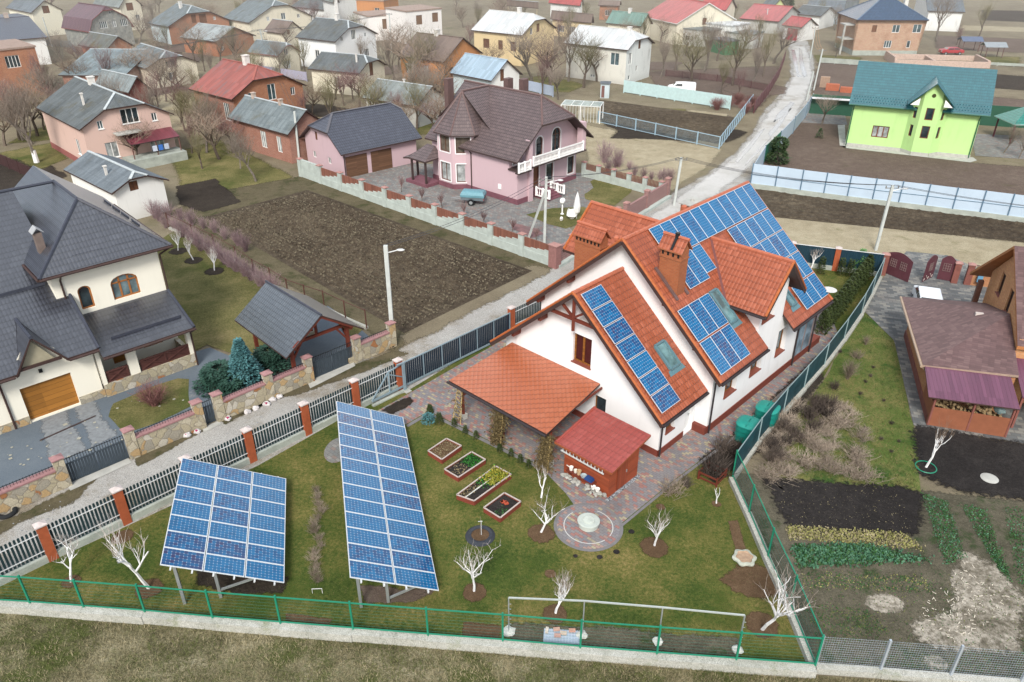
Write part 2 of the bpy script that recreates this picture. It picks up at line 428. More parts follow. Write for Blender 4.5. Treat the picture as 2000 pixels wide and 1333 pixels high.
# ---- shared materials
WHITE = plaster((.80, .80, .80), .11); TRIMW = plain((.78, .78, .78), .5, .05); STEEL = plain((.42, .45, .46), .4, .08, metal=.6)
ALU = plain((.72, .74, .75), .35, .05, metal=.3); DARKM = plain((.035, .028, .03), .5, .2); BROWNM = plain((.055, .032, .028), .5, .2)
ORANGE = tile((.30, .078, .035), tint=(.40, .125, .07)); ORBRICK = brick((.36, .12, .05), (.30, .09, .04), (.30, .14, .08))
GL = glass(); GLB = glass((.05, .08, .09)); GLC = glass((.28, .30, .30), .2, name='curtained_glass')
CONC = plain((.40, .40, .37), .9, .25, 1.5, bump=.3, name='concrete'); CONCG = plain((.34, .37, .33), .9, .28, 1.2, bump=.3, name='mossy_concrete')
GREENP = plain((.015, .20, .12), .4, .12, name='green_paint'); BLACKM = plain((.012, .014, .016), .5, .2, name='black_metal')
WOODR = planks((.20, .045, .02)); WOODO = planks((.30, .115, .03), .12); TIMB = plain((.13, .030, .018), .6, .2, name='stained_timber')
HOLE = plain((.01, .01, .01), .9, .2, name='dark_opening')
# ------------------------------------------------------------------ world, sun, camera
w = bpy.data.worlds.new('World'); sc.world = w; w.use_nodes = True
wn = w.node_tree; bg = wn.nodes['Background']
sky = wn.nodes.new('ShaderNodeTexSky'); sky.sky_type = 'NISHITA'; sky.sun_disc = False
SUN_EL, SUN_AZ = R(42), R(188)                         # azimuth clockwise from the viewing direction
sky.sun_elevation = SUN_EL; sky.sun_rotation = SUN_AZ
sky.air_density = 1.0; sky.dust_density = 4.0; sky.ozone_density = 1.0
tc = wn.nodes.new('ShaderNodeTexCoord'); mp = wn.nodes.new('ShaderNodeMapping'); mp.inputs['Scale'].default_value = (1, 1, 2.2)
cn = wn.nodes.new('ShaderNodeTexNoise'); cn.inputs['Scale'].default_value = 2.6; cn.inputs['Detail'].default_value = 6; cn.inputs['Roughness'].default_value = .55
cr_ = wn.nodes.new('ShaderNodeMapRange'); cr_.interpolation_type = 'SMOOTHSTEP'; cr_.inputs['From Min'].default_value = .38; cr_.inputs['From Max'].default_value = .6
mxw = wn.nodes.new('ShaderNodeMix'); mxw.data_type = 'RGBA'; mxw.inputs[7].default_value = (7.9, 8.5, 9.2, 1)
wn.links.new(tc.outputs['Generated'], mp.inputs[0]); wn.links.new(mp.outputs[0], cn.inputs['Vector']); wn.links.new(cn.outputs['Fac'], cr_.inputs['Value'])
wn.links.new(cr_.outputs[0], mxw.inputs['Factor']); wn.links.new(sky.outputs[0], mxw.inputs[6]); GA, GE = R(4), R(18)                                  # brighter veil of cloud low over the far end of the village
dp = wn.nodes.new('ShaderNodeVectorMath'); dp.operation = 'DOT_PRODUCT'; dp.inputs[1].default_value = (math.sin(GA)*math.cos(GE), math.cos(GA)*math.cos(GE), math.sin(GE)); wn.links.new(tc.outputs['Generated'], dp.inputs[0])
mz = wn.nodes.new('ShaderNodeMath'); mz.operation = 'MAXIMUM'; mz.inputs[1].default_value = 0; wn.links.new(dp.outputs['Value'], mz.inputs[0])
pw = wn.nodes.new('ShaderNodeMath'); pw.operation = 'POWER'; pw.inputs[1].default_value = 55; wn.links.new(mz.outputs[0], pw.inputs[0])
gl_ = wn.nodes.new('ShaderNodeMix'); gl_.data_type = 'RGBA'; gl_.inputs[7].default_value = (34, 31, 27, 1); wn.links.new(pw.outputs[0], gl_.inputs['Factor']); wn.links.new(mxw.outputs[2], gl_.inputs[6])
wn.links.new(gl_.outputs[2], bg.inputs[0]); bg.inputs[1].default_value = 0.15
sl = bpy.data.lights.new('sun', 'SUN'); sl.energy = 3.7; sl.angle = R(16); sl.color = (1, .96, .90)
so = bpy.data.objects.new('sun', sl); COL.objects.link(so)
sd = V((math.sin(SUN_AZ)*math.cos(SUN_EL), math.cos(SUN_AZ)*math.cos(SUN_EL), math.sin(SUN_EL)))
so.rotation_euler = sd.to_track_quat('Z', 'Y').to_euler(); so.location = (0, 60, 60)
cam = bpy.data.cameras.new('camera'); co = bpy.data.objects.new('camera', cam); COL.objects.link(co)
co.location = (0, 0, HC); co.rotation_euler = (math.pi/2 - TH, 0, 0)
cam.sensor_width = 36; cam.lens = FPX/2000*36; cam.clip_end = 3000; cam.clip_start = .5
sc.camera = co
sc.view_settings.view_transform = 'Standard'; sc.view_settings.look = 'None'; sc.view_settings.exposure = 0; sc.view_settings.gamma = 1
sc.cycles.max_bounces = 5; sc.cycles.diffuse_bounces = 3; sc.cycles.glossy_bounces = 2; sc.cycles.transparent_max_bounces = 14
# ------------------------------------------------------------------ setting sheets
def gp(lst, z=0): return [G(x, y, z) for x, y in lst]
def smooth_edge(pts, step, jit, seed):
    out = []
    for i in range(len(pts)):
        a, b = pts[i], pts[(i+1) % len(pts)]; k = max(1, int((b-a).length/step))
        nrm = V((-(b-a).y, (b-a).x, 0)).normalized()
        for j in range(k):
            p = a.lerp(b, j/k)
            d = mn.noise(V((p.x*.55, p.y*.55, seed*7.3)))*jit + mn.noise(V((p.x*2.3, p.y*2.3, seed*3.1)))*jit*.5
            out.append(p + nrm*d)
    return out
NSH = [0]
def sheet(name, pts, level, mat, jit=0.0, step=.5, seed=1, kind='structure', label=None):
    NSH[0] += 1; z = level*.012 + NSH[0]*.0001
    pts = [V((p[0], p[1], z)) for p in pts]
    if jit: pts = smooth_edge(pts, step, jit, seed)
    mb = MB()
    for t in tessellate_polygon([pts]):
        q = [pts[i] for i in t]
        if (q[1]-q[0]).cross(q[2]-q[0]).z < 0: q.reverse()
        mb.poly(q, 0)
    o = mb.build(name, mat); o['kind'] = kind
    return o
FADED = {}
def faded(mat, sc_=4.5):
    if mat.name in FADED: return FADED[mat.name]
    m = mat.copy(); m.name = mat.name+'_soft'; t = m.node_tree; N = t.nodes.new
    at = N('ShaderNodeAttribute'); at.attribute_name = 'edge'; ge = N('ShaderNodeNewGeometry'); nz = N('ShaderNodeTexNoise'); nz.inputs['Scale'].default_value = sc_; nz.inputs['Detail'].default_value = 6; nz.inputs['Roughness'].default_value = .7
    t.links.new(ge.outputs['Position'], nz.inputs['Vector'])
    ad = N('ShaderNodeMath'); ad.operation = 'MULTIPLY_ADD'; ad.inputs[1].default_value = 1.6; t.links.new(at.outputs['Fac'], ad.inputs[2]); t.links.new(nz.outputs['Fac'], ad.inputs[0])
    mr = N('ShaderNodeMapRange'); mr.interpolation_type = 'SMOOTHSTEP'; mr.inputs['From Min'].default_value = .95; mr.inputs['From Max'].default_value = 1.35; t.links.new(ad.outputs[0], mr.inputs['Value'])
    tr = N('ShaderNodeBsdfTransparent'); mx = N('ShaderNodeMixShader'); b = t.nodes['Principled BSDF']
    t.links.new(mr.outputs[0], mx.inputs[0]); t.links.new(tr.outputs[0], mx.inputs[1]); t.links.new(b.outputs[0], mx.inputs[2])
    t.links.new(mx.outputs[0], t.nodes['Material Output'].inputs['Surface']); FADED[mat.name] = m; return m
def soft(name, pts, level, mat, fade=.5, jit=.12, step=.35, seed=1):
    NSH[0] += 1; z = level*.012 + NSH[0]*.0001
    pts = [V((p[0], p[1], z)) for p in pts]
    ar = sum(a.x*b.y-b.x*a.y for a, b in zip(pts, pts[1:]+pts[:1]))
    if ar < 0: pts.reverse()
    per = sum((b-a).length for a, b in zip(pts, pts[1:]+pts[:1])); fade = min(fade, abs(ar)/2/per*1.0); jit = min(jit, abs(ar)/2/per*.5)
    pts = smooth_edge(pts, step, jit, seed); n = len(pts)
    def shift(d):
        o = []
        for i in range(n):
            t = pts[(i+2)%n]-pts[i-2]; nv = V((-t.y, t.x, 0))
            o.append(pts[i]+(nv.normalized()*d if nv.length > 1e-9 else V((0,0,0))))
        return o
    outer, inner = shift(-fade*.45), shift(fade*.55)
    me = bpy.data.meshes.new(name); vs = outer+inner; fs = [[i, (i+1)%n, n+(i+1)%n, n+i] for i in range(n)]
    for t in tessellate_polygon([inner]):
        q = [n+i for i in t]
        if (vs[q[1]]-vs[q[0]]).cross(vs[q[2]]-vs[q[0]]).z < 0: q.reverse()
        fs.append(q)
    me.from_pydata([tuple(v) for v in vs], [], fs); at = me.attributes.new('edge', 'FLOAT', 'POINT'); at.data.foreach_set('value', [0.0]*n+[1.0]*n)
    me.materials.append(faded(mat)); me.update(); o = bpy.data.objects.new(name, me); COL.objects.link(o); o['kind'] = 'structure'; return o
def disc(c, r, n=40, ry=None, rot=0):
    ry = ry or r
    return [V((c.x + r*math.cos(2*math.pi*i/n)*math.cos(rot) - ry*math.sin(2*math.pi*i/n)*math.sin(rot), c.y + r*math.cos(2*math.pi*i/n)*math.sin(rot) + ry*math.sin(2*math.pi*i/n)*math.cos(rot), 0)) for i in range(n)]
FW = dict(soil_patch=.55, mulch_patch=.4, soil_bed=1.1, chip_patch=1.6, verge=1.1, farm_strip=2, bare_yard=1.2, yard_grass=1.2, dry_grass_plot=1.2, straw_field=1.0, field_margin=.7, garden_ground=.5, puddle=.5, worn_band=1.2, road_surface=1.2, road=.8)
def softc(name, pts, level, mat, jit=.1, step=.4, seed=1): return soft(name, pts, level, mat, FW[name], jit, min(step, .6) if name in ('soil_patch','mulch_patch','soil_bed','chip_patch') else step, seed)
DRY = ground([(.3, (.085, .068, .048)), (.44, (.155, .13, .09)), (.56, (.22, .19, .13)), (.7, (.31, .265, .19))], big=.05, mid=.35, patch=(.085, .095, .038), name='dry_ground')
MEADOW = ground([(.36, (.055, .052, .028)), (.45, (.14, .128, .07)), (.53, (.26, .232, .14)), (.63, (.42, .38, .26))], big=.2, mid=.8, fine=6, bump=1.0, dist=.12, patch=(.072, .095, .022), patch_lo=.47, patch_hi=.6, grain=.6, name='meadow_grass')
LAWN = ground([(.38, (.026, .046, .010)), (.46, (.056, .080, .018)), (.53, (.115, .112, .032)), (.62, (.225, .175, .07))], big=.22, mid=.35, fine=7, bump=.6, dist=.04, patch=(.036, .066, .011), patch_lo=.5, patch_hi=.66, name='lawn_grass')
LAWNY = ground([(.36, (.055, .062, .020)), (.46, (.105, .103, .038)), (.55, (.17, .15, .064)), (.66, (.27, .215, .11))], big=.16, mid=.5, fine=7, patch=(.055, .075, .018), patch_lo=.5, patch_hi=.66, name='yellowing_grass')
LAWNR = ground([(.3, (.035, .066, .014)), (.45, (.078, .115, .028)), (.57, (.17, .155, .06)), (.7, (.29, .24, .13))], big=.2, mid=.9, fine=7, patch=(.025, .07, .014), patch_lo=.5, patch_hi=.62, name='tufty_grass')
SOIL = ground([(.3, (.022, .018, .015)), (.5, (.045, .037, .03)), (.7, (.085, .07, .055))], fine=7, bump=1, dist=.1, name='dark_soil')
SOILB = ground([(.3, (.014, .012, .012)), (.48, (.030, .027, .026)), (.68, (.07, .062, .058))], fine=7, bump=1, dist=.1, name='black_soil')
SOILN = ground([(.3, (.075, .055, .045)), (.5, (.13, .098, .08)), (.7, (.20, .16, .13))], fine=6, bump=.9, dist=.08, patch=(.10, .09, .05), name='brown_soil')
MULCH = ground([(.3, (.06, .038, .022)), (.5, (.125, .078, .045)), (.7, (.22, .15, .09))], mid=3, fine=16, bump=1, dist=.06, name='mulch')
STRAWF = ground([(.3, (.16, .13, .085)), (.46, (.28, .24, .16)), (.57, (.37, .325, .23)), (.7, (.45, .40, .30))], big=.1, mid=.9, patch=(.13, .125, .055), patch_lo=.55, patch_hi=.7, name='straw_grass')
GARD = ground([(.3, (.04, .036, .027)), (.44, (.085, .078, .055)), (.56, (.14, .125, .09)), (.68, (.25, .22, .165))], mid=1.4, patch=(.03, .055, .018), patch_lo=.52, patch_hi=.63, bump=1, name='garden_earth')
CHIPS = ground([(.40, (.09, .08, .058)), (.47, (.19, .17, .135)), (.53, (.34, .31, .26)), (.62, (.48, .445, .38))], mid=.8, fine=4, bump=.4, grain=.25, name='wood_chips')
GRAVEL = ground([(.3,(.24,.23,.21)),(.44,(.31,.30,.28)),(.56,(.36,.355,.335)),(.7,(.41,.405,.385))], big=.12, mid=.5, fine=11, bump=.5, dist=.03, patch=(.19,.16,.115), patch_lo=.48, patch_hi=.62, grain=.7, name='gravel')
GRAVELW = ground([(.3,(.33,.32,.30)),(.44,(.43,.425,.405)),(.56,(.49,.485,.47)),(.7,(.55,.545,.53))], big=.1, mid=.4, fine=5, bump=.2, dist=.04, patch=(.28,.255,.215), patch_lo=.5, patch_hi=.66, grain=.2, name='pale_gravel')
PAVE = pavers([(.0, (.25, .235, .24)), (.25, (.34, .17, .15)), (.43, (.22, .21, .225)), (.62, (.37, .25, .21)), (.76, (.24, .235, .245)), (.9, (.40, .35, .24))], .15)
PAVEG = pavers([(.0, (.22, .22, .21)), (.35, (.28, .275, .26)), (.6, (.19, .20, .20)), (.82, (.25, .20, .18))], .2, name='grey_pavers')
PAVED = pavers([(.0, (.15, .16, .16)), (.35, (.22, .225, .215)), (.6, (.11, .12, .125)), (.82, (.27, .265, .24))], .3, ang=.3, name='slate_pavers')
BORDER = plain((.17, .165, .165), .85, .2, 6, bump=.3, name='kerb_stone')
ASPH = ground([(.3, (.085, .105, .13)), (.5, (.115, .14, .165)), (.7, (.16, .185, .205))], big=.2, mid=.5, fine=14, bump=.25, dist=.02, patch=(.27, .275, .26), patch_lo=.58, patch_hi=.75, rough=.75, grain=.25, name='driveway')
g0 = MB(); g0.poly([V((-900, -60, 0)), V((900, -60, 0)), V((900, 1800, 0)), V((-900, 1800, 0))]); g0.build('ground', DRY)['kind'] = 'structure'
sheet('meadow', gp([(-300,1176),(0,1196),(800,1256),(1600,1320),(2400,1380)]) + [V((30,8,0)), V((-30,8,0))], 1, MEADOW)
road_l = [(-90,1045),(60,985),(130,948),(262,892),(395,838),(500,787),(610,745),(690,712),(770,687),(860,640),(960,585),(1060,530),(1090,522),(1160,478),(1240,430),(1302,388),(1345,362),(1400,328),(1440,298),(1470,262),(1490,222),(1528,180),(1545,150),(1545,120),(1540,95),(1548,78)]
road_r = [(1576,80),(1587,110),(1592,150),(1580,195),(1552,250),(1500,310),(1462,356),(1400,400),(1200,505),(1060,605),(985,645),(790,772),(703,800),(610,856),(505,913),(250,1032),(98,1100),(-90,1180)]
softc('road', gp(road_l + road_r), 1, GRAVEL, .25, .8, 3)
softc('road_surface', gp([(1240,445),(1310,400),(1360,365),(1410,330),(1450,295),(1478,262),(1500,225),(1535,183),(1550,150),(1551,120),(1547,92),(1572,90),(1580,115),(1584,150),(1570,195),(1540,245),(1490,300),(1440,345),(1390,385),(1310,430)]), 2, GRAVELW, .3, .8, 5)
WET = plain((.30, .30, .29), .12, .2, 1.5, spec=.8, name='wet_track')
for i, t in enumerate([[(1546,98),(1552,98),(1556,120),(1560,145),(1566,150),(1558,151),(1551,128)], [(1560,95),(1567,98),(1568,118),(1576,150),(1570,152),(1562,125)], [(1545,200),(1551,202),(1530,228),(1510,240),(1520,222)], [(1535,222),(1545,212),(1525,245),(1505,268),(1500,262)], [(1487,255),(1494,252),(1470,285),(1440,320),(1436,316)], [(1500,275),(1506,270),(1480,300),(1455,325),(1462,312)]]):
    softc('puddle', gp(t), 3, WET, .12, .5, i)
verge = ground([(.3, (.05, .042, .028)), (.5, (.105, .09, .055)), (.7, (.18, .15, .095))], mid=1.2, patch=(.045, .05, .02), patch_lo=.5, patch_hi=.62, name='road_verge')
softc('verge', gp([(-90,1055),(60,998),(130,958),(190,935),(140,985),(40,1020),(-90,1100)]), 2, verge, .3, .5, 2)
softc('verge', gp([(262,895),(393,838),(415,835),(350,870),(270,912)]), 2, verge, .3, .4, 4)
softc('verge', gp([(430,822),(600,748),(700,712),(770,688),(800,690),(700,730),(600,765),(520,790),(440,830)]), 2, verge, .3, .4, 6)
softc('verge', gp([(775,660),(870,605),(960,552),(1035,520),(1070,528),(1010,566),(900,622),(800,672)]), 2, DRY, .4, .5, 8)
# main garden
lawn_px = [(-90,1156),(98,1098),(505,910),(703,798),(790,768),(1060,605),(1330,450),(1500,505),(1722,538),(1604,746),(1433,928),(1597,1300),(800,1243),(-90,1172)]
sheet('lawn', gp(lawn_px), 2, LAWN)
sheet('paving', gp([(722,812),(793,830),(838,804),(1050,908),(1105,965),(1130,1000),(1175,1045),(1213,1024),(1315,940),(1369,899),(1441,845),(1517,773),(1640,662),(1600,560),(1330,455),(1060,610),(1000,655),(795,772)]), 3, PAVE)
sheet('path_border', gp([(1213,1026),(1315,942),(1369,901),(1441,847),(1517,775),(1640,664),(1645,668),(1519,780),(1444,851),(1372,905),(1318,946),(1216,1030)]), 4, BORDER)
sheet('path_border', gp([(793,832),(838,806),(1050,910),(1050,917),(838,812),(797,836)]), 4, BORDER)
PC = G(1149, 1030)
sheet('patio_border', disc(PC, 1.62), 4, BORDER); sheet('patio', disc(PC, 1.47), 5, PAVE)
ringm = MB(); n = 40
for i in range(n):
    if 6 < i < 14 or 33 < i < 36: continue
    a0, a1 = 2*math.pi*i/n, 2*math.pi*(i+1)/n
    ringm.poly([PC + V((r*math.cos(a), r*math.sin(a), .075)) for r, a in ((1.12,a0),(1.16,a0),(1.16,a1),(1.12,a1))])
ringm.build('patio_ring', plain((.5, .5, .48), .8))['kind'] = 'structure'
sheet('round_paving', disc(G(660,880), .7, ry=1.1), 3, PAVEG)
GST = gravel((.16, .18, .2), (.38, .4, .42), 16, amt=.2, name='blue_chippings')
softc('soil_patch', gp([(748,803),(775,786),(800,778),(808,786),(790,800),(765,812)]), 5, SOIL, .1, .3, 2)
softc('soil_patch', gp([(1422,1020),(1440,1018),(1458,1076),(1438,1082)]), 3, MULCH, .05, .3, 4)
softc('soil_patch', gp([(1405,1135),(1460,1095),(1500,1110),(1525,1160),(1490,1170),(1440,1160)]), 3, MULCH, .12, .3, 5)
softc('soil_patch', gp([(1000,1222),(1150,1226),(1440,1250),(1440,1283),(1150,1262),(1000,1250)]), 3, GARD, .12, .3, 6)
softc('soil_patch', gp([(905,1218),(978,1222),(975,1248),(905,1243)]), 3, MULCH, .08, .3, 7)
softc('soil_patch', gp([(385,1110),(560,1130),(550,1160),(440,1158),(390,1140)]), 3, SOIL, .25, .3, 8)
softc('soil_patch', gp([(700,1145),(850,1155),(800,1180),(720,1180)]), 3, SOILN, .25, .3, 9)
softc('soil_patch', gp([(560,1200),(650,1210),(640,1222),(560,1212)]), 3, MULCH, .1, .3, 9)
softc('soil_patch', gp([(1440,845),(1517,773),(1600,695),(1606,740),(1500,870),(1445,905),(1395,945),(1368,900)]), 3, SOIL, .08, .4, 10)
for i, (x, y, r) in enumerate([(926,1158,.62),(1056,1043,.75),(1278,1070,.68),(1085,1200,.6),(1488,1222,.75),(292,1150,.7),(139,1138,.45),(1399,986,.28),(1075,1122,.35),(1124,1088,.14),(1171,1090,.16),(1204,1080,.18),(1233,1040,.16),(1290,992,.25),(1582,530,.4),(240,1050,.6)]):
    softc('mulch_patch', disc(G(x, y), r*.8, 18), 4, MULCH if r > .2 else SOILB, .12, .25, i+3)
# neighbour on the near side of the road
sheet('driveway', gp([(-90,1010),(130,945),(262,890),(393,835),(415,815),(600,745),(690,705),(745,680),(700,640),(640,598),(560,640),(540,690),(470,705),(410,680),(375,690),(206,740),(16,820),(-90,860)]), 2, ASPH)
sheet('lawn', gp([(295,480),(340,452),(400,492),(520,556),(715,640),(690,662),(640,612),(545,640),(535,690),(500,715),(455,693),(405,674),(375,690),(300,640)]), 3, LAWNY, .12, .5, 3)
sheet('lawn', gp([(212,815),(222,790),(300,755),(348,740),(368,742),(372,795),(300,830),(245,848)]), 3, LAWNY, .08, .4, 5)
softc('soil_patch', gp([(410,722),(470,700),(560,708),(592,742),(520,775),(430,800),(405,760)]), 3, SOIL, .15, .4, 5)
for x, y in ((348,492),(378,510),(419,531)): softc('mulch_patch', disc(G(x, y), .7, 16), 4, SOIL, .15, .3, x)
for i, t in enumerate(([(78,806),(118,790),(172,880),(105,905)], [(140,784),(172,772),(228,852),(180,872)])): softc('worn_band', gp(t), 3, plain((.19,.205,.215), .85, .3, 5, name='worn_paving'), .3, .4, i)
sheet('concrete_apron', gp([(130,948),(250,895),(258,905),(138,960)]), 3, CONC); sheet('concrete_apron', gp([(395,838),(430,822),(432,830),(398,846)]), 3, CONC)
sheet('concrete_apron', gp([(600,747),(690,706),(694,716),(606,760)]), 3, CONC)
softc('yard_grass', gp([(335,300),(430,275),(570,345),(545,372),(430,402),(360,378)]), 1, LAWNY, .3, .8, 6)
softc('soil_patch', gp([(345,365),(420,350),(470,395),(400,415),(350,400)]), 2, SOIL, .3, .8, 6)
softc('soil_patch', gp([(-60,330),(60,300),(130,345),(60,380),(-60,400)]), 1, SOIL, .3, .8, 6)
softc('yard_grass', gp([(0,300),(95,280),(130,310),(80,330)]), 1, LAWNY, .3, .8, 6)
# ploughed field: real furrows and clods
def field(name, corners, nu, nv, amp, rows, mat, seed=0, z0=.03):
    c = [G(x, y) for x, y in corners]; mb = MB(); P = []
    for j in range(nv+1):
        t = j/nv; row = []
        for i in range(nu+1):
            s = i/nu; p = (c[0].lerp(c[1], s)).lerp(c[3].lerp(c[2], s), t)
            e = min(s, 1-s, t, 1-t)*14; e = min(1, e)
            h = amp*(.5+.5*math.sin(2*math.pi*rows*t + 1.5*mn.noise(V((p.x*.3, p.y*.3, seed)))))*.55 + amp*1.1*abs(mn.noise(V((p.x*1.9, p.y*1.9, seed+4)))) + amp*.6*mn.noise(V((p.x*5, p.y*5, seed)))
            row.append(V((p.x, p.y, z0 + max(0, h)*e)))
        P.append(row)
    for j in range(nv):
        for i in range(nu):
            q = [P[j][i], P[j][i+1], P[j+1][i+1], P[j+1][i]]
            if (q[1]-q[0]).cross(q[2]-q[0]).z < 0: q.reverse()
            mb.poly(q)
    o = mb.build(name, mat); o['kind'] = 'structure'; return o
PLOUGH = ground([(.3, (.030, .023, .017)), (.44, (.062, .048, .035)), (.55, (.11, .088, .062)), (.67, (.21, .175, .125))], big=.1, mid=1.6, fine=4.5, bump=1.0, dist=.15, patch=(.07, .072, .04), patch_lo=.58, patch_hi=.75, name='ploughed_earth')
softc('field_margin', gp([(330,415),(440,372),(590,345),(1082,518),(1062,536),(800,660),(770,690),(720,645),(450,490)]), 1, verge)
field('ploughed_field', [(400,425),(790,652),(1040,530),(600,372)], 200, 170, .2, 28, PLOUGH)
# pink house plot
sheet('paved_yard', gp([(592,342),(690,300),(820,320),(1000,330),(1150,340),(1215,362),(1165,400),(1140,425),(1112,445),(1132,470),(1080,512),(800,420)]), 2, PAVEG)
sheet('lawn', gp([(1027,420),(1077,408),(1139,405),(1158,411),(1155,430),(1105,448),(1070,439)]), 3, LAWNY, .1, .5, 3)
sheet('lawn', gp([(1141,380),(1158,368),(1152,355),(1164,350),(1235,366),(1233,376),(1200,403),(1164,397),(1145,390)]), 3, LAWNY, .1, .5, 4)
sheet('paving_band', gp([(1000,436),(1050,448),(1062,458),(1040,466),(1000,448)]), 3, pavers([(.0, (.25, .13, .13)), (.5, (.2, .11, .11))], .2, name='red_pavers'))
softc('dry_grass_plot', gp([(1140,245),(1408,292),(1385,322),(1312,372),(1150,322)]), 1, STRAWF, .4, 1, 3)
field('garden_field', [(1168,195),(1448,232),(1402,282),(1172,236)], 70, 50, .14, 14, PLOUGH, 5)
softc('bare_yard', gp([(1265,140),(1520,130),(1500,190),(1470,220),(1280,165)]), 1, SOILN, .5, 1.2, 5)
# green house plot
softc('bare_yard', gp([(1545,235),(1580,215),(1640,225),(1650,290),(1890,318),(2090,335),(2090,400),(1475,322),(1510,280)]), 1, SOILN, .3, 1, 6)
sheet('concrete_yard', gp([(1562,228),(1575,218),(1650,224),(1655,245),(1560,240)]), 2, PAVEG); sheet('concrete_yard', gp([(1636,245),(1650,245),(1652,290),(1895,318),(1908,314),(1900,308),(1640,285)]), 2, CONC)
sheet('concrete_yard', gp([(1895,262),(2090,270),(2090,318),(1905,305)]), 2, PAVEG)
field('garden_field', [(1472,366),(2080,442),(2080,482),(1500,424)], 120, 30, .14, 7, PLOUGH, 9)
softc('straw_field', gp([(1490,425),(1560,428),(2090,486),(2090,545),(1555,480),(1470,470)]), 1, STRAWF, .25, 1, 6)
# brick house plot
sheet('lawn', gp([(1718,545),(1606,748),(1488,905),(1500,932),(1800,962),(1792,880),(1784,831),(1746,666),(1690,612)]), 2, LAWNR, .1, .5, 7)
sheet('paving', gp([(1688,609),(1718,552),(1770,492),(1850,500),(1990,560),(1990,700),(2060,880),(1967,862),(1796,838),(1784,831),(1746,666)]), 3, PAVED)
softc('garden_ground', gp([(1436,926),(1500,930),(1800,960),(2080,990),(2080,1352),(1612,1302),(1597,1298)]), 1, GARD)
softc('soil_bed', gp([(1494,939),(1757,952),(1800,968),(1787,1043),(1546,1030)]), 2, SOILB, .12, .4, 3)
softc('soil_bed', gp([(1785,845),(1800,836),(1960,862),(2080,885),(2080,985),(1880,962),(1800,930)]), 3, SOILB, .2, .5, 4)
softc('chip_patch', gp([(1880,1080),(1945,1110),(1995,1175),(1985,1270),(1850,1262),(1790,1235),(1850,1190)]), 2, CHIPS, .9, .3, 5)
softc('chip_patch', disc(G(1728,1180), .75, 16, ry=.45), 2, CHIPS, .5, .3, 7); softc('chip_patch', disc(G(1828,1298), .4, 14), 2, CHIPS, .15, .3, 8)
# strips of farmland and yards in the distance
for i, (pl, mt) in enumerate([([(1830,70),(2120,82),(2120,110),(1830,95)], SOILN), ([(1920,20),(2120,25),(2120,48),(1920,40)], SOIL), ([(1600,125),(1680,122),(1665,190),(1590,182)], SOILN), ([(1590,108),(1680,112),(1680,122),(1600,122)], LAWNY), ([(1935,145),(2120,160),(2120,185),(1935,172)], SOIL), ([(1935,190),(2120,205),(2120,240),(1935,222)], SOILN), ([(1850,110),(1990,112),(1990,128),(1850,124)], LAWNY), ([(1880,50),(2120,58),(2120,66),(1880,60)], STRAWF), ([(1270,130),(1500,110),(1520,128),(1265,140)], DRY)]):
    softc('farm_strip', gp(pl), 1, mt, .5, 2, i)

# thin morning haze over the whole village
hm = bpy.data.materials.new('haze'); hm.use_nodes = True; ht = hm.node_tree; ht.nodes.remove(ht.nodes['Principled BSDF'])
vs_ = ht.nodes.new('ShaderNodeVolumeScatter'); vs_.inputs['Density'].default_value = .0016; vs_.inputs['Color'].default_value = (1, .90, .80, 1); vs_.inputs['Anisotropy'].default_value = .1
ht.links.new(vs_.outputs[0], ht.nodes['Material Output'].inputs['Volume'])
hb = MB(); hb.box(Fr((0,0,0),0), 100, 700, -450, 450, .5, 45); hz_ = hb.build('haze', hm); hz_['kind'] = 'structure'
# ------------------------------------------------------------------ the main house
HF = Fr(G(1283, 893), 43.6); A_, B_ = HF.A, HF.B
def sl(bR, zR, s): return lambda b: zR - s*abs(b - bR)
zf, zm = sl(-5.52, 8.0, .868), sl(-5.22, 9.96, .889)
house = thing('main_house', 'large white house with orange tiled gable roofs at the centre of the garden', 'house', HF.P(6, -5, 0))
PLBROWN = plain((.17, .042, .028), .75, .18, 4, name='plinth_paint')
WFRAME = planks((.22, .085, .015), .2, name='window_wood'); SILLB = plain((.20, .06, .04), .5, .15, name='sill_metal')
mb = MB()
fo = lambda b0, b1, zz, off, br: [(b0, .0), (b1, .0), (b1, zz(b1)-off), (br, zz(br)-off), (b0, zz(b0)-off)]
h_front = (-5.95, -4.68, 3.46, 5.24); h_door = (-8.6, -7.2, .2, 2.3); h_dark = (-4.3, -3.5, .2, 2.0)
wall(mb, HF.P(0, 0, 0), B_, -A_, fo(-11, 0, zf, .2, -5.52), [h_front, h_door, h_dark], .2)
h_side = (.55, 1.35, 1.2, 2.15); h_rec = (2.45, 3.3, .12, 2.2)
wall(mb, HF.P(0, 0, 0), A_, B_, [(0,0),(3.54,0),(3.54,zf(0)-.2),(0,zf(0)-.2)], [h_side, h_rec], .24)
wall(mb, HF.P(0, -11, 0), A_, -B_, [(0,0),(3.54,0),(3.54,zf(-11)-.2),(0,zf(-11)-.2)])
wall(mb, HF.P(3.54, 0, 0), B_, -A_, fo(-11.4, .77, zm, .22, -5.22))
hw = [(5.0, 6.3, 1.63, 3.05), (7.8, 9.1, 1.75, 3.25), (10.85, 12.05, 1.78, 3.5)]
wall(mb, HF.P(0, .77, 0), A_, B_, [(3.54,0),(13.6,0),(13.6,zm(.77)-.2),(3.54,zm(.77)-.2)], hw, .3)
wall(mb, HF.P(0, -11.4, 0), A_, -B_, [(3.54,0),(16,0),(16,zm(-11.4)-.2),(3.54,zm(-11.4)-.2)])
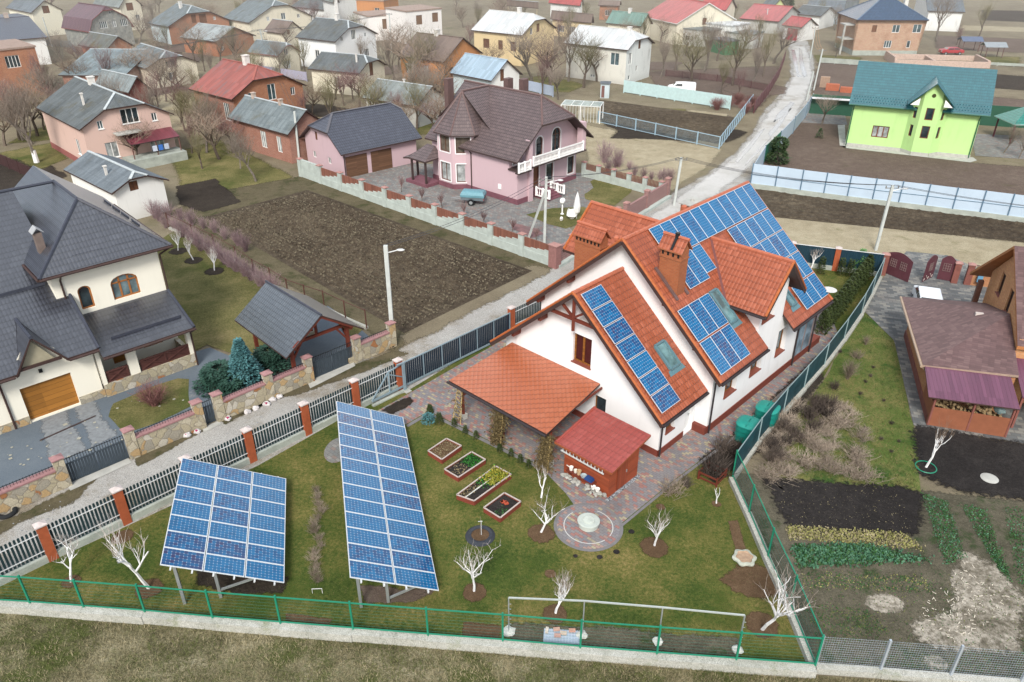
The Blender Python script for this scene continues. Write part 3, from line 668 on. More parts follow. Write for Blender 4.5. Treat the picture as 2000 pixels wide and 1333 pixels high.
wall(mb, HF.P(16, 0, 0), B_, A_, [(-11.4,0),(-1.8,0),(-1.8,3.2),(.77,3.2),(.77,zm(.77)-.22),(-5.22,9.7),(-11.4,zm(-11.4)-.22)])
wall(mb, HF.P(13.6, 0, 0), B_, A_, [(-1.8,0),(.77,0),(.77,4),(-1.8,4)]); wall(mb, HF.P(0, -1.8, 0), A_, B_, [(13.6,0),(16,0),(16,4),(13.6,4)])
zd = lambda a: 8.6 - 1.03*abs(a-9.43)
h_dor = (8.2, 9.6, 5.05, 6.6)
wall(mb, HF.P(0, .772, 0), A_, B_, [(7.95,3.5),(10.9,3.5),(10.9,zd(10.9)-.2),(9.43,8.38),(7.95,zd(7.95)-.2)], [h_dor], .3)
for a, n in ((7.95, -A_), (10.9, A_)):
    wall(mb, HF.P(a, 0, 0), B_, n, [(.77,3.5),(.77,zd(a)-.2),(-1.75,zd(a)-.2)])
# cross wing on the far side
wall(mb, HF.P(0, -12.0, 0), A_, -B_, [(7.4,0),(12,0),(12,6.0),(9.7,8.25),(7.4,6.0)])
for a, n in ((7.4, -A_), (12, A_)): wall(mb, HF.P(a, 0, 0), B_, n, [(-12,0),(-11.4,0),(-11.4,6.1),(-12,6.1)])
mb.build('wall', WHITE, house)
mb = MB()
for (a0,a1,b0,b1,z1) in ((-.04,0,-11.02,.04,.42),(-.04,2.4,0,.04,.42),(3.3,3.54,.0,.8,.5),(3.5,13.6,.77,.815,.5),(-.04,0,-11.0,-10,.42)): mb.box(HF, a0, a1, b0, b1, 0, z1)
mb.box(HF, 13.602, 17.6, .4, .82, 0, .5); mb.box(HF, 17.4, 17.6, -1.8, .4, 0, .5)
mb.build('plinth', PLBROWN, house)
mb = MB(); mb.box(HF, 13.6, 17.4, -1.8, .4, 0, .3); mb.build('terrace_floor', PAVEG, house)
def eachwin(O, U, N, h, mf, mg, **k): return window(house, O, U, N, h, mf, mg, **k)
eachwin(HF.P(0,0,0), B_, -A_, h_front, WFRAME, plain((.05,.012,.012),.12,.3,1,name='curtained_pane'), depth=.2, sill=SILLB, fw=.11)
eachwin(HF.P(0,0,0), B_, -A_, h_door, WFRAME, GL, depth=.2, fw=.1); eachwin(HF.P(0,0,0), B_, -A_, h_dark, WFRAME, GL, depth=.2, nm=1)
eachwin(HF.P(0,0,0), A_, B_, h_side, WFRAME, GLB, depth=.24, sill=SILLB, nm=1)
for h in hw: eachwin(HF.P(0,.77,0), A_, B_, h, WFRAME, GLB, depth=.3, sill=SILLB)
eachwin(HF.P(0,.772,0), A_, B_, h_dor, WFRAME, GLB, depth=.3, sill=SILLB)
mb = MB(); mb.poly([HF.P(2.45,-.22,.12),HF.P(3.3,-.22,.12),HF.P(3.3,-.22,2.2),HF.P(2.45,-.22,2.2)]); d = mb.build('door', plain((.7,.72,.72),.5,.05), house)
mb = MB(); mb.box(HF, 3.1, 3.16, -.22, -.16, 1.0, 1.12); mb.build('handle', STEEL, d)
# roofs
def roof_part(name, polys, parent=house, t=.16, mat=ORANGE, side=BROWNM):
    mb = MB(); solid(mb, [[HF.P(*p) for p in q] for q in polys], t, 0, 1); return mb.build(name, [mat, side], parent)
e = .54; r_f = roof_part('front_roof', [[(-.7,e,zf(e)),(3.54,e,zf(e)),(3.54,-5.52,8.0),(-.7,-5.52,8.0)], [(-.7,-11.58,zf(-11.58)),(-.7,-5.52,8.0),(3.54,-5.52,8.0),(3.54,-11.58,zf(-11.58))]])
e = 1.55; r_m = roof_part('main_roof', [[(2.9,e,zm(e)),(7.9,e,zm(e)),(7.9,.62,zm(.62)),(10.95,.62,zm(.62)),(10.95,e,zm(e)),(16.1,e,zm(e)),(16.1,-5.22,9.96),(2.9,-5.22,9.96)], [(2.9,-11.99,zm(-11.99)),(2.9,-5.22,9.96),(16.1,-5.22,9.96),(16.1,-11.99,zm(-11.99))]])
r_d = roof_part('dormer_roof', [[(7.05,1.4,6.15),(9.43,1.4,8.6),(9.43,-3.69,8.6),(7.05,-.93,6.15)], [(11.81,1.4,6.15),(11.81,-.93,6.15),(9.43,-3.69,8.6),(9.43,1.4,8.6)]])
r_c = roof_part('wing_roof', [[(7.0,-12.6,6.0),(9.7,-12.6,8.5),(9.7,-6.86,8.5),(7.0,-9.67,6.0)], [(12.4,-12.6,6.0),(12.4,-9.67,6.0),(9.7,-6.86,8.5),(9.7,-12.6,8.5)]])
RIDGE = plain((.40, .125, .07), .5, .2, 5, name='ridge_tile')
def ridge(p, q, parent, r=.12, n=None, m=RIDGE):
    mb = MB(); p, q = V(p), V(q); L = (q-p).length; k = n or max(2, int(L/.36))
    for i in range(k):
        a, b = p.lerp(q, i/k), p.lerp(q, (i+1.08)/k); mb.tube(a, b, r*1.06, r*.94, 7)
    return mb.build('ridge_cap', m, parent)
ridge(HF.P(-.75,-5.52,7.98), HF.P(3.54,-5.52,7.98), r_f); ridge(HF.P(2.85,-5.22,9.94), HF.P(16.12,-5.22,9.94), r_m)
ridge(HF.P(9.43,1.45,8.58), HF.P(9.43,-3.6,8.58), r_d); ridge(HF.P(9.7,-12.65,8.48), HF.P(9.7,-6.9,8.48), r_c)
# verge tiles and barge boards
def verge_edge(parent, p0, p1, out, side):
    p0, p1 = V(p0), V(p1); mb = MB(); L = (p1-p0).length; k = int(L/.38)
    for i in range(k):
        a, b = p0.lerp(p1, i/k), p0.lerp(p1, (i+1.05)/k)
        mb.tube(a + out*.03 + Z1*.035, b + out*.03 + Z1*.02, .075, .068, 6)
    mb.build('verge_tile', plain((.38,.11,.035),.5,.2,5,name='verge_tile'), parent)
    mb = MB(); mb.beam(p0 + out*.045 - Z1*.17, p1 + out*.045 - Z1*.17, .05, .22, up=Z1); mb.build('barge_board', BROWNM, parent)
for (par, a, bR, zR, zz, e0, e1) in ((r_f,-.7,-5.52,8.0,zf,-11.58,.54),(r_m,2.9,-5.22,9.96,zm,-11.99,1.55)):
    for e in (e0, e1): verge_edge(par, HF.P(a,e,zz(e)), HF.P(a,bR,zR), -A_, 0)
for e in (1.55,): verge_edge(r_m, HF.P(16.1,e,zm(e)), HF.P(16.1,-5.22,9.96), A_, 0)
for a in (7.05, 11.81): verge_edge(r_d, HF.P(a,1.4,6.15), HF.P(9.43,1.4,8.6), B_, 0)
for a in (7.0, 12.4): verge_edge(r_c, HF.P(a,-12.6,6.0), HF.P(9.7,-12.6,8.5), -B_, 0)
# valleys
for p, q in (((7.05,-.93,6.15),(9.43,-3.69,8.6)),((11.81,-.93,6.15),(9.43,-3.69,8.6)),((7.0,-9.67,6.0),(9.7,-6.86,8.5)),((12.4,-9.67,6.0),(9.7,-6.86,8.5))): mb = MB(); mb.beam(HF.P(*p)+Z1*.03, HF.P(*q)+Z1*.03, .2, .03); mb.build('valley', plain((.14,.05,.045),.5), r_d)
# gutters and downpipes
def gutter(parent, p, q, r=.075):
    mb = MB(); mb.tube(p, q, r, r, 8); return mb.build('gutter', DARKM, parent)
gutter(r_f, HF.P(-.72,.6,zf(.54)-.12), HF.P(3.5,.6,zf(.54)-.12)); gutter(r_m, HF.P(2.9,1.61,zm(1.55)-.12), HF.P(7.9,1.61,zm(1.55)-.12)); gutter(r_m, HF.P(10.95,1.61,zm(1.55)-.12), HF.P(16.1,1.61,zm(1.55)-.12))
for a in (7.0, 11.86): gutter(r_d, HF.P(a,1.42,6.03), HF.P(a,-.9,6.03), .06)
def downpipe(parent, pts, r=.05, m=DARKM):
    mb = MB()
    for p, q in zip(pts, pts[1:]): mb.tube(p, q, r, r, 8)
    return mb.build('downpipe', m, parent)
for a, b, ze, be in ((.06,.1,2.55,.58),(3.66,.87,3.75,1.55),(13.55,.87,3.75,1.55)):
    downpipe(house, [HF.P(a,be,ze), HF.P(a,b,ze-.5), HF.P(a,b,.05)])
downpipe(house, [HF.P(15.9,1.5,3.75), HF.P(15.9,.9,3.3), HF.P(15.9,.9,.05)])
# gable timbers and purlin ends
mb = MB(); at = -.6
mb.beam(HF.P(at,-7.2,6.43), HF.P(at,-3.85,6.43), .15, .15); mb.beam(HF.P(at,-5.52,5.75), HF.P(at,-5.52,7.75), .17, .17)
for sgn in (-1, 1): mb.beam(HF.P(at,-5.52,6.5), HF.P(at,-5.52+sgn*.85,7.12), .12, .12)
mb.build('gable_truss', TIMB, house)
for a0, a1, zz, bs in ((-.62,-.002,zf,(-9.9,-7.9,-3.2,-1.3,.1)), (2.95,3.538,zm,(-11.2,-8.9,-2.4,-.3))):
    for b in bs:
        mb = MB(); mb.box(HF, a0, a1, b-.09, b+.09, zz(b)-.48, zz(b)-.2); mb.build('purlin_end', TIMB, house)
# chimneys
def chimney(name, a0, a1, b0, b1, z0, z1, zr, nh):
    mb = MB(); mb.box(HF, a0, a1, b0, b1, z0, z1)
    mb.box(HF, a0-.04, a1+.04, b0-.04, b1+.04, z1-.5, z1-.42)
    o = mb.build(name, ORBRICK, house)
    for i in range(nh):
        b = b0+(b1-b0)*(i+.5)/nh
        for a, s in ((a0-.005, -1), (a1+.005, 1)):
            mb = MB(); mb.box(HF, a-.006, a+.006, b-.06, b+.06, z1-.34, z1-.1); mb.build('vent', HOLE, o)
    mb = MB(); am = (a0+a1)/2; w_ = (a1-a0)/2+.14
    solid(mb, [[HF.P(am-w_,b0-.12,z1),HF.P(am,b0-.12,zr),HF.P(am,b1+.12,zr),HF.P(am-w_,b1+.12,z1)],[HF.P(am+w_,b0-.12,z1),HF.P(am+w_,b1+.12,z1),HF.P(am,b1+.12,zr),HF.P(am,b0-.12,zr)]], .07, 0, 1)
    c = mb.build('chimney_cap', [ORANGE, ORBRICK], o); ridge(HF.P(am,b0-.14,zr), HF.P(am,b1+.14,zr), c, .09)
    for bb in (b0+.02, b1-.02):
        mb = MB(); mb.poly([HF.P(am,bb,zr-.1),HF.P(am-w_+.16,bb,z1),HF.P(am+w_-.16,bb,z1)]); mb.build('cap_gable', ORBRICK, c)
    return o
ch = chimney('chimney', 3.85, 4.6, -3.45, -2.2, 6.8, 9.75, 10.4, 4)
mb = MB(); mb.box(HF, 3.7, 4.75, -3.62, -2.0, zm(-2.0)-.25, zm(-2.0)-.05)
for s in (3.72, 4.73): mb.beam(HF.P(s,-3.6,zm(-3.6)+.05), HF.P(s,-2.02,zm(-2.02)+.05), .18, .1)
mb.build('flashing', plain((.12,.075,.07),.5,.2), ch)
mb = MB(); mb.tube(HF.P(4.22,-2.75,10.3), HF.P(4.22,-2.75,10.62), .13, .13, 8); mb.beam(HF.P(4.22,-2.75,10.48), HF.P(3.74,-2.75,9.8), .14, .05); mb.build('flue', BLACKM, ch)
chimney('chimney', 4.3, 5.0, -9.55, -7.7, 5.5, 8.7, 9.3, 7)
mb = MB(); mb.box(HF, 10.9, 12.2, -6.75, -6.1, 8.4, 9.5); c3 = mb.build('chimney', ORBRICK, house)
mb = MB(); mb.box(HF, 10.8, 12.3, -6.85, -6.0, 9.5, 9.58); mb.tube(HF.P(11.6,-6.4,9.58), HF.P(11.6,-6.4,9.72), .12, .12, 8); mb.build('chimney_cap', CONC, c3)
for a, b in ((3.4,-6.0),(9.9,-5.9)):
    mb = MB(); z = zm(b); mb.lathe(HF.P(a,b,z-.1), [(.1,0),(.09,.35),(.17,.4),(.17,.55),(.08,.62),(0,.64)], 10); mb.build('roof_vent', RIDGE, r_m)
# skylights
def skylight(parent, a0, a1, b0, b1, zz, glassm):
    P = lambda a, b, h: HF.P(a, b, zz(b)+h); mb = MB(); fw = .09
    for q in (((a0,b0),(a1,b0)),((a0,b1),(a1,b1)),((a0,b0),(a0,b1)),((a1,b0),(a1,b1))): mb.beam(P(*q[0],.07), P(*q[1],.07), .14, .14)
    mb.poly([P(a0-.2,b1,.03),P(a1+.2,b1,.03),P(a1+.28,b1+.22,.02),P(a0-.28,b1+.22,.02)])
    o = mb.build('skylight', plain((.10,.19,.22),.45,.1,name='skylight_frame'), parent)
    mb = MB(); mb.poly([P(a0,b0,.10),P(a1,b0,.10),P(a1,b1,.10),P(a0,b1,.10)]); mb.build('pane', glassm, o)
    return o
SKYG = glass((.10,.18,.19), .1, name='skylight_glass')
skylight(r_f, 2.0, 2.85, -2.05, -.95, zf, SKYG); skylight(r_m, 6.3, 7.0, -1.6, -.1, zm, SKYG)
skylight(r_m, 12.1, 12.6, .0, .75, zm, SKYG)
# glazed terrace
mb = MB()
for a in (13.66, 14.75, 15.85):  mb.beam(HF.P(a,.8,.5), HF.P(a,.8,3.9), .07, .07)
mb.beam(HF.P(13.66,.8,3.55), HF.P(15.85,.8,3.55), .07, .07)
fr = mb.build('glazed_screen', plain((.16,.13,.13),.5), house)
mb = MB(); mb.poly([HF.P(13.68,.8,.5),HF.P(15.83,.8,.5),HF.P(15.83,.8,3.53),HF.P(13.68,.8,3.53)]); mb.build('pane', glass((.16,.22,.27), .18, name='screen_glass'), fr)
mb = MB(); mb.beam(HF.P(15.95,.7,.3), HF.P(15.95,.7,3.9), .12, .12); mb.build('post', BLACKM, house)
mb = MB(); mb.box(HF, .2, .27, .08, .14, 2.35, 2.5); mb.box(HF, .9, 1.05, .02, .18, 2.3, 2.5); mb.build('wall_lamp', BLACKM, house)
# small awning / satellite dish at far corner
mb = MB(); dc = HF.P(16.3,1.2,4.35)
mb.lathe(dc, [(0,0),(.25,.03),(.45,.12)], 14); mb.beam(dc, HF.P(16.0,1.2,4.1), .05, .05); tag(mb.build('satellite_dish', plain((.55,.55,.53),.5), None), 'pale satellite dish at the far eave corner of the white house', 'dish')
# ------------------------------------------------------------------ solar modules on the roof
FRM = plain((.62, .66, .70), .35, .05, metal=.2, name='module_frame')
def module(name, P00, eu, ev, w_, h_, nx, ny, nrm, parent=None, label=None, group=None, thick=.04, f=.022):
    """one framed module: P00 lower left corner, eu across, ev up the slope"""
    mb = MB(); t = nrm*thick
    o = [P00, P00+eu*w_, P00+eu*w_+ev*h_, P00+ev*h_]; i_ = [P00+eu*f+ev*f, P00+eu*(w_-f)+ev*f, P00+eu*(w_-f)+ev*(h_-f), P00+eu*f+ev*(h_-f)]
    for k in range(4):
        j = (k+1) % 4
        mb.poly([o[k]+t, o[j]+t, i_[j]+t, i_[k]+t], 0); mb.poly([o[k], o[j], o[j]+t, o[k]+t], 0)
    mb.poly(o[::-1], 0)
    g = MB(); d = nrm*(thick-.006)
    g.poly([q+d for q in i_], 0, uv=[(0,0),(nx,0),(nx,ny),(0,ny)])
    if parent is None:
        th = thing(name, label, 'solar panel', P00 + (eu*w_+ev*h_)/2, group)
    else: th = parent
    if parent is None:
        g.build('cell_sheet', solar(nx, ny), th); mb.build('frame', FRM, th)
    else:
        c = g.build(name, solar(nx, ny), th); mb.build('frame', FRM, c)
    return th
def slope_frame(zz, s):
    ev = (-B_ + Z1*s).normalized(); n = A_.cross(ev).normalized()
    if n.z < 0: n = -n
    return ev, n
ev, nn = slope_frame(zm, .889); up = .09
def roofmods(rowname, cols, b_low, length, nx, ny, first=0, total=None):
    for i, a in enumerate(cols):
        pos_ = ordinal(i) + ' from the chimney side' if len(cols) > 1 else 'alone'
        module('solar_module', HF.P(a+.01, b_low, zm(b_low)) + nn*up, A_, ev, .99, length, nx, ny, nn, None, f'blue solar panel, {rowname}, {pos_}', 'solar panels on the main roof')
roofmods('ridge row of orange main roof', [5+1.005*i for i in range(11)], -3.69, 1.93, 6, 12)
roofmods('second roof row beyond the dormer', [11.03+1.005*i for i in range(5)], -2.46, 1.56, 6, 10)
roofmods('third roof row beyond the dormer', [12.03+1.005*i for i in range(4)], -1.24, 1.58, 6, 10)
roofmods('fourth roof row beyond the dormer', [13.04+1.005*i for i in range(3)], -.02, 1.58, 6, 10)
roofmods('lowest roof row above the terrace', [13.04+1.005*i for i in range(3)], 1.22, 1.58, 6, 10)
roofmods('short row behind the brick chimney', [5.02+1.005*i for i in range(2)], -2.17, 1.93, 6, 12)
roofmods('single one between chimney and dormer', [7.04], -2.4, 1.66, 6, 10)
roofmods('upper row of six below the chimney', [3.1+1.005*i for i in range(3)], -.24, 1.93, 6, 12)
roofmods('lower row of six above the eave', [3.1+1.005*i for i in range(3)], 1.29, 1.96, 6, 12)
ev, nn = slope_frame(zf, .868)
for i in range(7):
    b = .19 - i*.79*1.0
    module('solar_module', HF.P(-.44, b, zf(b)) + nn*up, A_, ev, 1.66, 1.0, 10, 6, nn, None, f'blue solar panel in the front gable roof column, {ordinal(i)} from the eave', 'solar panels on the front gable')
# ------------------------------------------------------------------ ground-mounted arrays
def array(label, BL, xd, yd, cols, rows, w_, h_, nx, posts, base):
    n = xd.cross(yd).normalized()
    th = thing('solar_array', label, 'solar array', (BL.x, BL.y, 0), 'ground solar arrays')
    gx, gy = .03, .012
    for r in range(rows):
        for c in range(cols):
            module('solar_panel', BL + xd*(c*(w_+gx)) + yd*(r*(h_+gy)), xd, yd, w_, h_, nx, 6, n, th, f=.032)
    W = cols*(w_+gx); Ht = rows*(h_+gy)
    for k in range(cols*2):
        x = W*(k+.5)/(cols*2); mb = MB(); mb.beam(BL+xd*x-yd*.12-n*.05, BL+xd*x+yd*(Ht+.1)-n*.05, .06, .07, up=n); mb.build('rail', ALU, th)
    for y in posts:
        lo, hi = BL+xd*(W*.06)+yd*y-n*.15, BL+xd*(W*.94)+yd*y-n*.15
        mb = MB(); mb.beam(lo, hi, .09, .1, up=n); mb.build('cross_beam', STEEL, th)
    for y in posts:
        for f, nm in ((.10, 0), (.42, 1)):
            p = BL+xd*(W*f)+yd*y-n*.18
            mb = MB(); mb.beam(p, (p.x, p.y, 0), .12, .12, up=xd); mb.build('post', STEEL, th)
        p = BL+xd*(W*.42)+yd*y; q = BL+xd*(W*.8)+yd*y-n*.2
        mb = MB(); mb.beam((p.x, p.y, max(.25, p.z-1.35)), q, .08, .08); mb.build('brace', STEEL, th)
    return th
xd = V((.878, .213, -.43)).normalized(); yd = V((-.235, .972, .0)); yd = (yd - xd*yd.dot(xd)).normalized()
array('smaller ground solar array of three columns near the road fence', V((-14.07*.985, 22.47*.985, HC-23.0*.985)), xd, yd, 3, 7, 1.618, .979, 10, (.4, 3.5, 6.3), 0)
xd = V((.880, .213, -.425)).normalized(); yd = V((-.236, .972, .0)); yd = (yd - xd*yd.dot(xd)).normalized()
array('longer ground solar array of two columns beside the raised beds', V((-6.64*.965, 22.77*.965, HC-24.02*.965)), xd, yd, 2, 13, 1.895, .972, 12, (.4, 3.3, 6.2, 9.1, 12.0), 0)
# ------------------------------------------------------------------ pergola and shed
pg = thing('pergola', 'open pergola with low orange tiled roof on posts against the white gable wall', 'pergola', HF.P(-2.5,-7,0))
mb = MB(); zp = lambda a: 2.85 + a*.085
solid(mb, [[HF.P(-5.0,-10.6,zp(-5.0)),HF.P(-5.0,-3.4,zp(-5.0)),HF.P(-.03,-3.95,zp(-.03)),HF.P(-.03,-10.5,zp(-.03))]], .12, 0, 1)
PTILE = tile((.40,.115,.05), .40, .24, tint=(.43,.14,.07), rough=.38, line=.6, bs=1.0, var=.06, name='pergola_tile')
pr = mb.build('roof', [PTILE, BROWNM], pg)
gutter(pr, HF.P(-5.07,-10.65,zp(-5)-.1), HF.P(-5.07,-3.4,zp(-5)-.1), .07)
mb = MB(); mb.beam(HF.P(-4.55,-10.4,zp(-4.55)-.22), HF.P(-4.55,-3.6,zp(-4.55)-.22), .15, .18)
for b in (-10,-8.4,-6.9,-5.4,-3.8): mb.beam(HF.P(-4.9,b,zp(-4.9)-.14), HF.P(-.05,b,zp(-.05)-.2), .08, .12)
mb.build('beam', TIMB, pg)
VINE = bark((.10,.075,.035), (.26,.20,.10), 5, 'dry_vine')
for k, (a, b, vines) in enumerate(((-4.62,-9.9,90),(-4.5,-6.9,1100),(-4.45,-3.6,1000))):
    mb = MB(); mb.beam(HF.P(a,b,0), HF.P(a,b,zp(a)-.3), .15, .15); mb.beam(HF.P(a,b,zp(a)-.9), HF.P(a,b+.6,zp(a)-.3), .1, .1); p_ = mb.build('post', TIMB, pg)
    mb = MB(); mb.box(HF, a-.16, a+.16, b-.16, b+.16, 0, .35 if k != 1 else .15); mb.build('post_foot', CONC, p_)
    mb = MB()                                           # lattice stand with dry climber
    cx_ = a-.55
    for sx in (-.32, .32): mb.beam(HF.P(cx_,b+sx,0), HF.P(cx_+.35,b+sx*.55,zp(a)-.35), .035, .035)
    for q in range(7):
        z = .25+q*.27; mb.beam(HF.P(cx_+z*.15,b-.3+z*.05,z), HF.P(cx_+z*.15,b+.3-z*.05,z+.22), .022, .022); mb.beam(HF.P(cx_+z*.15,b+.3-z*.05,z), HF.P(cx_+z*.15,b-.3+z*.05,z+.22), .022, .022)
    lt = mb.build('lattice', plain((.42,.31,.13),.7,.2,name='cane'), None)
    tag(lt, ['bare cane lattice stand at the gate end of the pergola','cane lattice smothered in dry climber at the middle pergola post','cane lattice smothered in dry climber at the pergola post beside the shed'][k], 'trellis', 'lattice stands along the pergola')
    rr = random.Random(k); mb = MB()
    for _ in range(vines):
        z = rr.uniform(.05, zp(a)-.35); p = HF.P(cx_+z*.15+rr.gauss(0,.13), b+rr.gauss(0,.22), z)
        q = p + V((rr.gauss(0,.14), rr.gauss(0,.14), rr.gauss(-.05,.16))); mb.tube(p, q, .012, .006, 3, caps=False)
        if rr.random() < .5:
            c = q; s = rr.uniform(.03,.07); u_ = V((rr.gauss(0,1),rr.gauss(0,1),rr.gauss(0,1))).normalized()*s; w__ = u_.orthogonal().normalized()*s; mb.poly([c-u_,c-w__,c+u_,c+w__])
    mb.build('climber', VINE, lt)
shed = thing('garden_shed', 'brick-red wooden garden shed with sloping red tiled roof', 'shed', HF.P(-3.2,-1.2,0))
mb = MB(); mb.box(HF, -4.38, -1.98, -2.7, .12, 0, 2.05)
mb.poly([HF.P(-4.38,.12,2.05),HF.P(-1.98,.12,2.05),HF.P(-1.98,.12,2.4)]); mb.poly([HF.P(-4.38,-2.7,2.05),HF.P(-1.98,-2.7,2.4),HF.P(-1.98,-2.7,2.05)])
mb.poly([HF.P(-1.98,-2.7,2.05),HF.P(-1.98,-2.7,2.4),HF.P(-1.98,.12,2.4),HF.P(-1.98,.12,2.05)])
mb.build('wall', planks((.27,.06,.025), .13, name='shed_boards'), shed)
mb = MB(); zs = lambda a: 2.56 + (a+1.7)*.125
solid(mb, [[HF.P(-4.92,-2.95,zs(-4.92)),HF.P(-4.92,.62,zs(-4.92)),HF.P(-1.65,.5,zs(-1.65)),HF.P(-1.65,-3.1,zs(-1.65))]], .12, 0, 1)
STILE = tile((.30,.062,.05), .38, .22, tint=(.36,.09,.075), rough=.45, line=.3, var=.1, name='shed_tile')
rs = mb.build('roof', [STILE, plain((.27,.075,.03),.6)], shed)
ridge(HF.P(-4.9,-2.85,zs(-4.9)), HF.P(-1.68,-3.0,zs(-1.68)), rs, .08, m=plain((.28,.06,.045),.5))
mb = MB(); mb.box(HF, -3.75, -2.95, .12, .16, .12, 1.95); dd = mb.build('door', planks((.23,.05,.022), .1, horiz=False, name='shed_door'), shed)
mb = MB(); mb.box(HF, -3.06, -3.01, .16, .2, .9, 1.05); mb.build('handle', STEEL, dd)
mb = MB(); mb.box(HF, -4.72, -4.36, -2.3, -.6, .58, .63); mb.beam(HF.P(-4.7,-2.2,.6), HF.P(-4.4,-2.2,.2), .05, .06); mb.beam(HF.P(-4.7,-.7,.6), HF.P(-4.4,-.7,.2), .05, .06); mb.build('shelf', TIMB, shed)
mb = MB(); mb.box(HF, -4.6, -1.9, .13, .32, 0, .05); mb.build('stone_chippings', GST)['kind'] = 'structure'
ld = MB()
for z in (1.45, 1.78): ld.beam(HF.P(-4.5,-2.85,z), HF.P(-4.5,-.15,z-.02), .05, .07)
for i in range(12): ld.beam(HF.P(-4.5,-2.72+i*.225,1.45), HF.P(-4.5,-2.72+i*.225,1.78), .04, .04)
tag(ld.build('ladder', ALU), 'aluminium ladder hung sideways on the shed wall', 'ladder')
for nm, b, r, h, c, lb in (('pot',-2.1,.11,.2,(.75,.73,.68),'white enamel pot with handle, leftmost on the shed shelf'),('pot',-1.82,.1,.16,(.7,.68,.6),'small cream pot on the shed shelf beside the tan pot'),('pot',-1.6,.12,.24,(.45,.33,.2),'tan clay pot, tallest on the shed shelf'),('basin',-1.3,.16,.12,(.35,.42,.45),'shallow grey metal basin on the shed shelf'),('crate',-.95,.2,.16,(.02,.06,.2),'dark blue box on the end of the shed shelf')):
    mb = MB()
    if nm == 'crate': mb.box(HF, -4.68, -4.4, b-.22, b+.22, .63, .72); mb.box(HF, -4.66, -4.42, b-.18, b+.18, .72, .80)
    else: mb.lathe(HF.P(-4.55,b,.63), [(r*.75,0),(r,h*.85),(r*1.05,h),(r*.9,h),(r*.8,h*.5),(0,h*.45)], 14)
    if nm == 'pot' and b < -2: mb.beam(HF.P(-4.55,b-.1,.75), HF.P(-4.55,b-.3,.78), .03, .03)
    tag(mb.build(nm, plain(c,.4,.15)), lb, 'pot' if nm != 'crate' else 'box', 'things on the shed shelf')
rr = random.Random(3); mb = MB()
for i in range(60):
    t = rr.random(); b = -2.7+t*2.7; mb.blob(HF.P(-4.56+rr.gauss(0,.07), b, .06+rr.random()*(.06+.3*t*t)), rr.uniform(.06,.13), rr.uniform(.06,.13), rr.uniform(.04,.09), 0, i, .3, 6, 4)
tag(mb.build('stone_heap', plain((.36,.36,.33),.9,.4,3,name='rubble_stone')), 'heap of pale grey stones along the foot of the shed', 'stones')
mb = MB()
for dx in (0,.25): mb.lathe(HF.P(-4.72,-.55+dx,.42), [(.09,0),(.13,.16),(.11,.16),(.0,.1)], 12)
tag(mb.build('planter', plain((.75,.75,.7),.5)), 'pair of small white planters on the stone heap by the shed', 'planter')
# ------------------------------------------------------------------ fences round the main garden
PICK = plain((.016, .036, .042), .45, .2, name='picket_paint'); PILL = plain((.33, .085, .035), .75, .18, 4, name='orange_pillar'); CAPM = plain((.50, .44, .42), .7, .2, 6, name='cap_stone')
F0 = G(98, 1095); fd = (G(703, 798) - F0).normalized(); fdeg = math.degrees(math.atan2(fd.x, fd.y)); FF = Fr(F0, fdeg)
sproj = lambda x, y, z: (G(x, y, z) - F0).dot(fd)
def pillar(par, fr, s, b=0, h=2.05, w=.2, m=None, capm=None):
    mb = MB(); mb.box(fr, s-w, s+w, b-w*.8, b+w*.8, 0, h); p = mb.build('pillar', m or PILL, par)
    mb = MB(); e = w+.05; c = [fr.P(s-e,b-e*.85,h), fr.P(s+e,b-e*.85,h), fr.P(s+e,b+e*.85,h), fr.P(s-e,b+e*.85,h)]; t = fr.P(s,b,h+.13)
    for i in range(4): mb.poly([c[i], c[(i+1)%4], t]); mb.poly([c[i]-Z1*.06, c[(i+1)%4]-Z1*.06, c[(i+1)%4], c[i]])
    mb.poly([q-Z1*.06 for q in c[::-1]]); mb.build('cap', capm or CAPM, p); return p
def pickets(par, fr, s0, s1, b, z0, z1, pitch=.155, w=.1, m=None, name='picket_panel'):
    mb = MB(); n = max(1, int((s1-s0)/pitch))
    for i in range(n):
        s = s0+(i+.5)*(s1-s0)/n; mb.box(fr, s-w/2, s+w/2, b-.012, b+.012, z0, z1-.03); mb.box(fr, s-w/3, s+w/3, b-.012, b+.012, z1-.03, z1)
    return mb.build(name, m or PICK, par)
def rails(par, fr, s0, s1, b, zs_, m, w=.035, h=.035):
    for z in zs_:
        mb = MB(); mb.box(fr, s0, s1, b-w/2, b+w/2, z-h/2, z+h/2); mb.build('rail', m, par)
rf = thing('picket_fence', 'dark picket fence with orange pillars on a concrete base along the gravel road', 'fence', FF.P(8, 0, 0))
sp = [sproj(*p, 2.1) for p in ((75,1020),(229,957),(365,897),(490,845),(600,792),(697,745),(785,706))]
sp = [sp[0]-3.3] + sp
gx0 = sp[-1]; gx1 = sproj(993, 612, 1.75)
for s in sp: pillar(rf, FF, s)
for i in range(len(sp)-1):
    a, b = sp[i]+.2, sp[i+1]-.2
    pickets(rf, FF, a, b, 0, .42, 1.85); rails(rf, FF, a, b, .05, (.65, 1.6), ALU)
mb = MB(); mb.box(FF, sp[0]-6, gx0, -.13, .13, 0, .36); mb.build('plinth', CONCG, rf)
